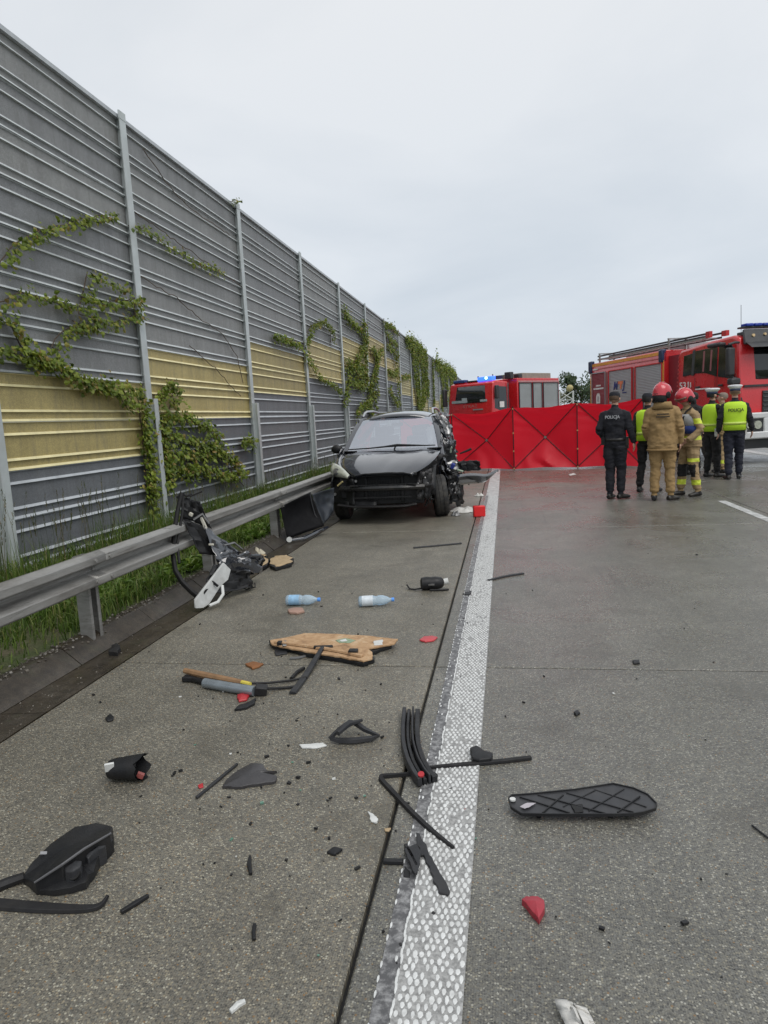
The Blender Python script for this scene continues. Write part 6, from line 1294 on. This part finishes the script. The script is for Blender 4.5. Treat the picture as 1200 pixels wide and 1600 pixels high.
tier([(58, 1380), (97, 1353), (132, 1329), (170, 1306), (177, 1312), (166, 1326), (158, 1330), (150, 1347), (146, 1362), (138, 1366), (134, 1378), (110, 1387), (84, 1391), (62, 1391)], [.03, .055, .065, .06, .05, .045, .05, .045, .03, .04, .03, .025, .025, .02], 'lower_body', BLACK_PL)
tier([(100, 1356), (118, 1344), (128, 1344), (126, 1354), (112, 1362), (102, 1362)], [.075, .085, .085, .075, .07, .07], 'bracket', GREY_PL)
tier([(132, 1336), (156, 1320), (166, 1320), (150, 1334), (138, 1342)], [.075, .075, .068, .062, .065], 'bracket', GREY_PL)
m = MB(); m.tube([on(54, 1379, .052), on(97, 1351, .10), on(132, 1326, .11), on(173, 1302, .088)], [.004, .005, .005, .004], 6); m.build('bright_edge', M('worn_grey_edge', (.10, .10, .105), .45), mh)
m = MB(); m.disc(on(117, 1366, .05), (0, -.6, .8), .020, .012, 14); m.build('socket', M('void_black', (.004, .004, .004), .6), mh)
m = MB(); m.box(on(68, 1333, .065), (.022, .012, .004), (.3, .3, .6)); m.build('sticker', M('worn_sticker', (.30, .30, .31), .5), mh)
m = MB(); m.tube([on(38, 1370, .02), on(15, 1378, .016), on(-20, 1392, .016), on(-60, 1405, .016)], [.016, .018, .018, .018], 7); m.build('cable', BLACK_RB, mh)
strip_px('rubber_strip', 'flat black rubber strip with hooked end entering from the left edge', 'rubber strip', [(-60, 1408), (0, 1413), (60, 1418), (120, 1421), (150, 1419), (162, 1412), (170, 1398, .015)], [.05, .05, .045, .035, .025, .015, .008], .012, BLACK_RB, group=DG)
strip_px('trim_strip', 'short straight black strip right of the hooked rubber strip', 'trim strip', [(189, 1426), (210, 1413), (232, 1400)], [.016, .02, .014], .012, BLACK_PL, group=DG)
strip_px('plastic_chip', 'narrow upright black chip in the lower middle of the shoulder', 'plastic chip', [(392, 1366), (389, 1350), (391, 1339)], [.012, .018, .010], .012, BLACK_PL, group=DG)
strip_px('plastic_chip', 'small black chip nearest the bottom of the shoulder', 'plastic chip', [(397, 1469), (396, 1456), (398, 1445)], [.012, .014, .012], .010, BLACK_PL, group=DG)
shard('plastic_chip', 'black chip left of the slab joint, below the white shards', 'plastic chip', [(510, 1330), (522, 1322), (536, 1325), (524, 1334)], BLACK_PL, .012, 0, .004, DG)
shard('plastic_shard', 'white tear-shaped shard left of the slab joint', 'plastic shard', [(574, 1267), (584, 1272), (591, 1279), (588, 1285), (580, 1283)], WHITE_PL, .006, 0, .004, DG)
shard('plastic_shard', 'tiny cream chip on the slab joint', 'plastic shard', [(600, 1294), (611, 1293), (608, 1298), (602, 1298)], CREAM, .006, 0, 0, DG)
# -- pieces lying across the edge line
cv = thing('window_channel', 'curved grooved black window channel lying by the white line with a red dot', 'window channel', G(650, 1170)); fo = G(650, 1170)
path = [(642, 1108, .03), (640, 1135, .035), (641, 1160, .04), (648, 1185, .04), (660, 1208, .03), (668, 1222, .015)]
base = [on(*p) for p in path]
for k, (off, w_, hh) in enumerate(((-.035, .028, .03), (-.012, .012, .045), (.010, .020, .030), (.034, .024, .04))):
    m = MB(); P = []
    for i, p in enumerate(base):
        tt = (base[min(i + 1, 5)] - base[max(i - 1, 0)]).normalized(); sd_ = tt.cross(Vector((0, 0, 1))).normalized(); q = p + sd_ * off; P.append(Vector((q.x, q.y, max(0.003, p.z - .03))))
    Q = []
    for i in range(5):
        for j in range(4): Q.append(P[i].lerp(P[i + 1], j / 4))
    Q.append(P[-1])
    for _ in range(2): Q = [Q[0]] + [(Q[i - 1] + Q[i] * 2 + Q[i + 1]) / 4 for i in range(1, len(Q) - 1)] + [Q[-1]]
    m.strip(Q, w_, hh); m.build('rail', GREY_PL if k % 2 else BLACK_PL, cv, bevel=.003)
m = MB(); m.disc(on(658, 1210, .05), (0, -.4, 1), .014, .008, 12); m.build('red_plug', RED_PL, cv)
m = MB(); m.ell(on(672, 1212, .012), (.035, .03, .012)); m.build('torn_end', BLACK_RB, cv)
strip_px('rubber_strip', 'long black rubber strip crossing the white line to the right', 'rubber strip', [(668, 1200), (700, 1197), (760, 1192), (800, 1188), (830, 1184)], [.012, .022, .026, .026, .024], .014, BLACK_RB, group=DG)
shard('plastic_lump', 'lumpy black knob on the white line above the long rubber strip', 'plastic lump', [(734, 1168), (744, 1164), (756, 1172), (770, 1176), (768, 1184), (750, 1187), (738, 1184)], BLACK_PL, .03, 0, .012, DG)
strip_px('window_seal', 'bent V-shaped black window seal lying across the joint and white line', 'window seal', [(640, 1210), (612, 1212), (596, 1213), (594, 1217), (612, 1236), (640, 1266), (672, 1297), (709, 1326)], [.012, .018, .022, .022, .022, .02, .02, .01], .014, BLACK_RB, group=DG)
pr = thing('trim_fork', 'forked charcoal trim piece with two prongs on the white line', 'trim piece', G(665, 1350)); fo = G(665, 1350)
poly_slab(pr, 'prong', [(650, 1300), (656, 1302), (668, 1326), (682, 1352), (703, 1392), (700, 1397), (685, 1393), (672, 1360), (662, 1335), (655, 1336)], .014, .011, GREY_PL); poly_slab(pr, 'plate', [(632, 1325), (650, 1318), (658, 1332), (652, 1362), (648, 1364), (636, 1340)], .03, .012, GREY_PL)
m = MB(); m.strip([on(634, 1330, .0), on(645, 1350, .0), on(652, 1364, .0)], .012, .03); m.build('web', BLACK_PL, pr)
strip_px('plastic_chip', 'short black bar touching the slab joint left of the forked trim', 'plastic chip', [(599, 1346), (630, 1347)], .022, .014, BLACK_PL, group=DG)
shard('plastic_chip', 'small black triangle at the left edge of the white line', 'plastic chip', [(632, 1352), (640, 1360), (641, 1370), (630, 1368)], BLACK_PL, .008, 0, 0, DG)
# -- ribbed vent panel on the lane
vp = thing('ribbed_cover', 'black cover with diamond ribbing and two white marks lying on the lane', 'car part', G(905, 1272)); fo = G(905, 1272)
outl = [(795, 1247), (800, 1243), (830, 1241), (900, 1234), (958, 1225), (990, 1232), (1012, 1242), (1026, 1256), (1024, 1264), (1004, 1270), (990, 1272), (960, 1273), (860, 1273), (815, 1272), (799, 1262)]
hs = [.038, .04, .042, .045, .045, .042, .038, .034, .032, .032, .032, .032, .032, .032, .035]
P = [on(x, y, z) for (x, y), z in zip(outl, hs)]; m = MB(); m.prism(P, (0, 0, -.008)); plate_ = m.build('plate', M('matt_black_cover', (0.030, 0.031, 0.035), .42, 0, .2, 12, dirt=.08), vp, bevel=.002)
m = MB()
for i in range(len(P)): m.strip([P[i] + Vector((0, 0, -.006)), P[(i + 1) % len(P)] + Vector((0, 0, -.006))], .006, .011)
m.build('rim', BLACK_PL, vp)
for k, (a, b) in enumerate((((812, 1246), (890, 1271)), ((840, 1243), (946, 1272)), ((885, 1240), (990, 1270)), ((920, 1232), (1010, 1262)), ((880, 1243), (848, 1271)), ((930, 1236), (880, 1262)), ((975, 1234), (920, 1268)), ((1000, 1245), (965, 1270)))):
    m = MB(); m.strip([on(*a, .040), on((a[0] + b[0]) / 2, (a[1] + b[1]) / 2, .036), on(*b, .0325)], .005, .005); m.build('rib', BLACK_PL, vp)
m = MB(); [m.tube([(p.lerp(P[13].lerp(P[4], .5), .35)) - Vector((0, 0, .012)), Vector((p.lerp(P[13].lerp(P[4], .5), .35).x, p.lerp(P[13].lerp(P[4], .5), .35).y, 0))], .010, 6) for p in (P[1], P[4], P[7], P[13], P[10])]; m.build_each('stud', BLACK_PL, vp)
poly_slab(vp, 'white_mark', [(812, 1260), (824, 1254), (838, 1254), (828, 1260), (820, 1263)], .044, .003, M('pale_mark', (.45, .42, .45), .4)); m = MB(); m.disc(on(801, 1249, .045), (0, 0, 1), .012, .006, 12); m.build('white_plug', WHITE_PL, vp)
poly_slab(vp, 'dark_recess', [(892, 1256), (910, 1256), (912, 1268), (898, 1269)], .0395, .003, M('void_black', (.004, .004, .004), .6))
shard('lens_fragment', 'large wedge of red plastic lying alone on the lane', 'lens fragment', [(815, 1405), (822, 1400), (840, 1400), (850, 1406), (851, 1414), (842, 1436), (838, 1430)], M('dusky_red_plastic', (0.34, 0.03, 0.045), .4, 0, .12, 30), .022, 0, .012, DG)
# -- white cloth bottom right
cl = thing('white_cloth', 'crumpled white cloth at the bottom edge of the lane', 'cloth', G(900, 1588)); fo = G(900, 1588)
rows = []
for i in range(15):
    row = []
    for j in range(11):
        a, b = i / 14, j / 10; px = 866 + 22 * a + 52 * b + 5 * math.sin(6 * b); py = 1562 + 14 * b * b + (50 - 8 * b) * a; z = .012 + .022 * abs(nz((a * 3.2, b * 3.4, 1))) * 2 + .02 * math.sin(math.pi * b) * (1 - a * .4); row.append(on(px, py, max(.006, z)))
    rows.append(row)
m = MB(); m.grid(rows); m.build('sheet', WHITE_CL, cl, solid=.004, angle=80)
shard('plastic_shard', 'white bent sliver near the bottom edge of the shoulder', 'plastic shard', [(358, 1577), (370, 1564), (382, 1560), (384, 1565), (372, 1572), (362, 1581)], WHITE_PL, .008, 0, .004, DG)
# -- further up the road
mo = thing('electric_motor', 'small black motor with loose cable and white plug on the shoulder near the joint', 'car part', G(675, 918)); fo = G(675, 918)
A = on(657, 912, .06); B = on(692, 910, .06); m = MB(); m.lathe(A, B - A, [(0, .03), (.01, .055), (.06, .062), (.10, .055), (.13, .06), (.19, .05), (.21, .03)], 16); m.build('casing', BLACK_PL, mo)
m = MB(); m.disc(B + Vector((.03, 0, .01)), (1, .2, .2), .028, .04, 12); m.build('white_plug', WHITE_PL, mo); m = MB(); m.tube([A + Vector((.02, 0, -.04)), on(648, 921, .012), on(640, 920, .012), on(636, 914, .03)], .008, 6); m.tube([on(672, 922, .012), on(690, 922, .01), on(701, 921, .01)], .010, 6); m.build('cable', BLACK_RB, mo)
m = MB(); m.box(A.lerp(B, .4) + Vector((0, -.055, 0)), (.10, .015, .012), (.2, 0, 0)); m.build('bright_band', STEEL, mo)
strip_px('trim_strip', 'straight thin black strip on the shoulder in front of the wreck', 'trim strip', [(646, 856), (680, 853), (721, 849)], .04, .014, GREY_PL, group=DG)
strip_px('trim_strip', 'slightly curved black strip on the lane just right of the white line', 'trim strip', [(763, 907), (790, 900), (818, 896)], .035, .014, GREY_PL, group=DG)
shard('lens_fragment', 'flat red plastic fragment between the tan board and the white line', 'lens fragment', [(655, 999), (662, 994), (675, 993), (684, 995), (678, 1000), (664, 1002)], M('bright_red_plastic', (0.5, 0.05, 0.06), .4), .012, 0, .004, DG)
shard('plastic_shard', 'reddish-brown scrap beside the left bottle', 'plastic shard', [(449, 952), (458, 949), (472, 949), (476, 954), (464, 957), (452, 956)], M('pale_brown_scrap', (.35, .22, .17), .6), .02, 0, .008, DG)
rb = thing('red_box', 'bright red box standing on the white line beside the wreck', 'box', (-0.42, 10.36, 0), R(12))
m = MB(); m.prism([(-.09, -.05, 0.0), (.09, -.05, 0.0), (.09, .06, 0.0), (-.09, .06, 0.0)], (0.0, 0.0, .165)); m.build('shell', M('vivid_red_plastic', (.70, .012, .014), .4, 0, .06, 20), rb, bevel=.012)
m = MB(); m.box((-.04, 0.0, .168), (.08, .06, .008)); m.build('lid', M('deep_red_plastic', (.35, .01, .012), .4), rb)
rag('airbag_cloth', 'crumpled white airbag cloth on the ground beside the torn side of the wreck', 'airbag', (-0.70, 11.0), .23, .22, .10, 2, WHITE_CL)
rag('cloth_scrap', 'small white cloth scrap next to the airbag cloth on the line', 'cloth', G(749, 775), .09, .08, .05, 6, WHITE_CL, DG)
rag('metal_scrap', 'grey crumpled metal lump in front of the torn wheel', 'metal scrap', G(712, 806), .075, .06, .11, 8, M('foil_grey', (.22, .22, .22), .4, .5, .3, 20), DG)
shard('paper_scrap', 'small white paper scrap on the lane in front of the red screen', 'paper', [(888, 741), (897, 739), (900, 741), (891, 743)], WHITE_PL, .004, 0, 0, DG)
shard('rubber_lump', 'black lump lying in the gutter at the left', 'rubber lump', [(170, 1018), (174, 1008), (182, 1004), (188, 1010), (184, 1019)], BLACK_RB, .035, 0, .01, DG, z0=-.018)
for lab, px in (('black chip on the lane right of the white line, in the middle distance', [(896, 1112), (903, 1108), (907, 1113), (900, 1117)]), ('star-shaped black chip on the shoulder near the gutter', [(164, 1122), (172, 1114), (178, 1119), (176, 1124), (168, 1126)]), ('black chip on the white line below the red box', [(726, 925), (737, 923), (735, 929), (727, 929)]), ('grey chip on the lane joint line', [(988, 1031), (999, 1030), (1000, 1035), (990, 1036)])):
    shard('plastic_chip', lab, 'plastic chip', px, BLACK_PL, .012, 0, .003, DG)
strip_px('trim_strip', 'thin dark sliver at the right edge of the lane', 'trim strip', [(1175, 1290), (1190, 1302), (1202, 1311)], .006, .006, GREY_PL, group=DG)
# uncountable crumbs of glass and plastic
cb = MB(); rr = random.Random(21)
for _ in range(260):
    if rr.random() < .75: px, py = rr.gauss(430, 150), 830 + 560 * rr.random() ** 1.1
    else: px, py = rr.uniform(250, 1150), 800 + 760 * rr.random()
    if px > 1190 or px < 10: continue
    p = G(px, py, 0); 
    if p.x < -2.55: continue
    s_ = rr.choice((.0025, .003, .004, .005, .008)) * rr.uniform(.7, 1.4); az = rr.uniform(0, 3.14); k = rr.choices((0, 1, 2, 3), (.88, .07, .008, .042))[0]
    cb.box((p.x, p.y, s_ * .35 + .002), (s_ * rr.uniform(1, 2.6), s_ * rr.uniform(.8, 1.4), s_ * .7), (rr.uniform(-.2, .2), rr.uniform(-.2, .2), az), k)
tag(cb.build('glass_crumbs', [BLACK_PL, WHITE_PL, RED_PL, M('green_glass_crumb', (.12, .25, .19), .15)], smooth=False), 'scattered crumbs of glass and plastic over the shoulder', 'debris', kind='stuff')

# ================================================================== FAR BACKGROUND
def tree(label, x, y, h, rx, mat_stops, seed, name='tree', zc=0.6):
    t = thing(name, label, 'tree', (x, y, 0), 0, 'far trees beyond the screen'); rr = random.Random(seed)
    m = MB(); m.tube([(0, 0, 0), (rx * .03, 0, h * .3), (0, 0, h * .62), (rx * .05, 0, h * .85)], [h * .03, h * .024, h * .016, h * .005], 7)
    for k in range(6):
        a = rr.uniform(0, 6.28); z = h * rr.uniform(.3, .6); m.tube([(0, 0, z), (math.cos(a) * rx * .4, math.sin(a) * rx * .4, z + h * .12), (math.cos(a) * rx * .7, math.sin(a) * rx * .7, z + h * .2)], [h * .012, h * .008, h * .003], 5)
    m.build('trunk', STEM, t); l = MB(); cl_ = [(rr.uniform(-1, 1) * rx * .7, rr.uniform(-1, 1) * rx * .7, h * rr.uniform(zc - .25, .92), rx * rr.uniform(.25, .5)) for _ in range(16)]
    for _ in range(1500):
        cx, cy, cz, r_ = rr.choice(cl_); d = Vector((rr.gauss(0, 1), rr.gauss(0, 1), rr.gauss(0, 1))).normalized() * r_ * rr.uniform(.6, 1.1); c = Vector((cx, cy, cz)) + d; s_ = h * .028 * rr.uniform(.6, 1.4); u = Vector((rr.gauss(0, 1), rr.gauss(0, 1), rr.gauss(0, 1))).normalized(); v = u.orthogonal().normalized()
        l.add([c - u * s_, c + v * s_ * .6, c + u * s_, c - v * s_ * .6], [(0, 1, 2, 3)])
    l.build('crown', leafy('leaves_' + str(seed), mat_stops), t, smooth=False); return t
GR = [(0, (.03, .06, .025)), (.6, (.05, .085, .035)), (1, (.09, .12, .05))]
tree('far dark green tree left of the near fire engine', 10.6, 100, 6.4, 3.0, GR, 1); tree('far rounded green tree just behind the near fire engine tail', 12.8, 104, 6.2, 3.6, GR, 2); tree('slim far conifer beside the yellow-topped mast', 9.2, 100, 6.8, 1.0, GR, 3, zc=.5); tree('pale far shrubby tree next to the distant fire engine', 7.2, 98, 4.4, 1.8, [(0, (.12, .14, .08)), (1, (.22, .22, .13))], 4)
ms = thing('lattice_mast', 'white lattice mast with yellow round top far beyond the red screen', 'mast', (8.3, 96, 0)); WM = M('white_lattice', (.6, .62, .6), .5)
m = MB()
for sx in (-.9, .9):
    for sy in (-.5, .5): m.tube([(sx, sy, 0), (sx, sy, 4.0)], .07, 6)
m.build_each('upright', WM, ms); m = MB()
for z in (.2, 1.5, 2.8):
    for a, b in ((-.9, .9), (.9, -.9)): m.tube([(a, -.5, z), (b, -.5, z + 1.2)], .06, 5); 
    m.tube([(-.9, -.5, z), (.9, -.5, z)], .05, 5)
m.build_each('brace', WM, ms); m = MB(); m.ell((.5, 0, 4.4), (.45, .4, .45)); m.build('round_top', M('yellow_tank', (.42, .36, .16), .6), ms)
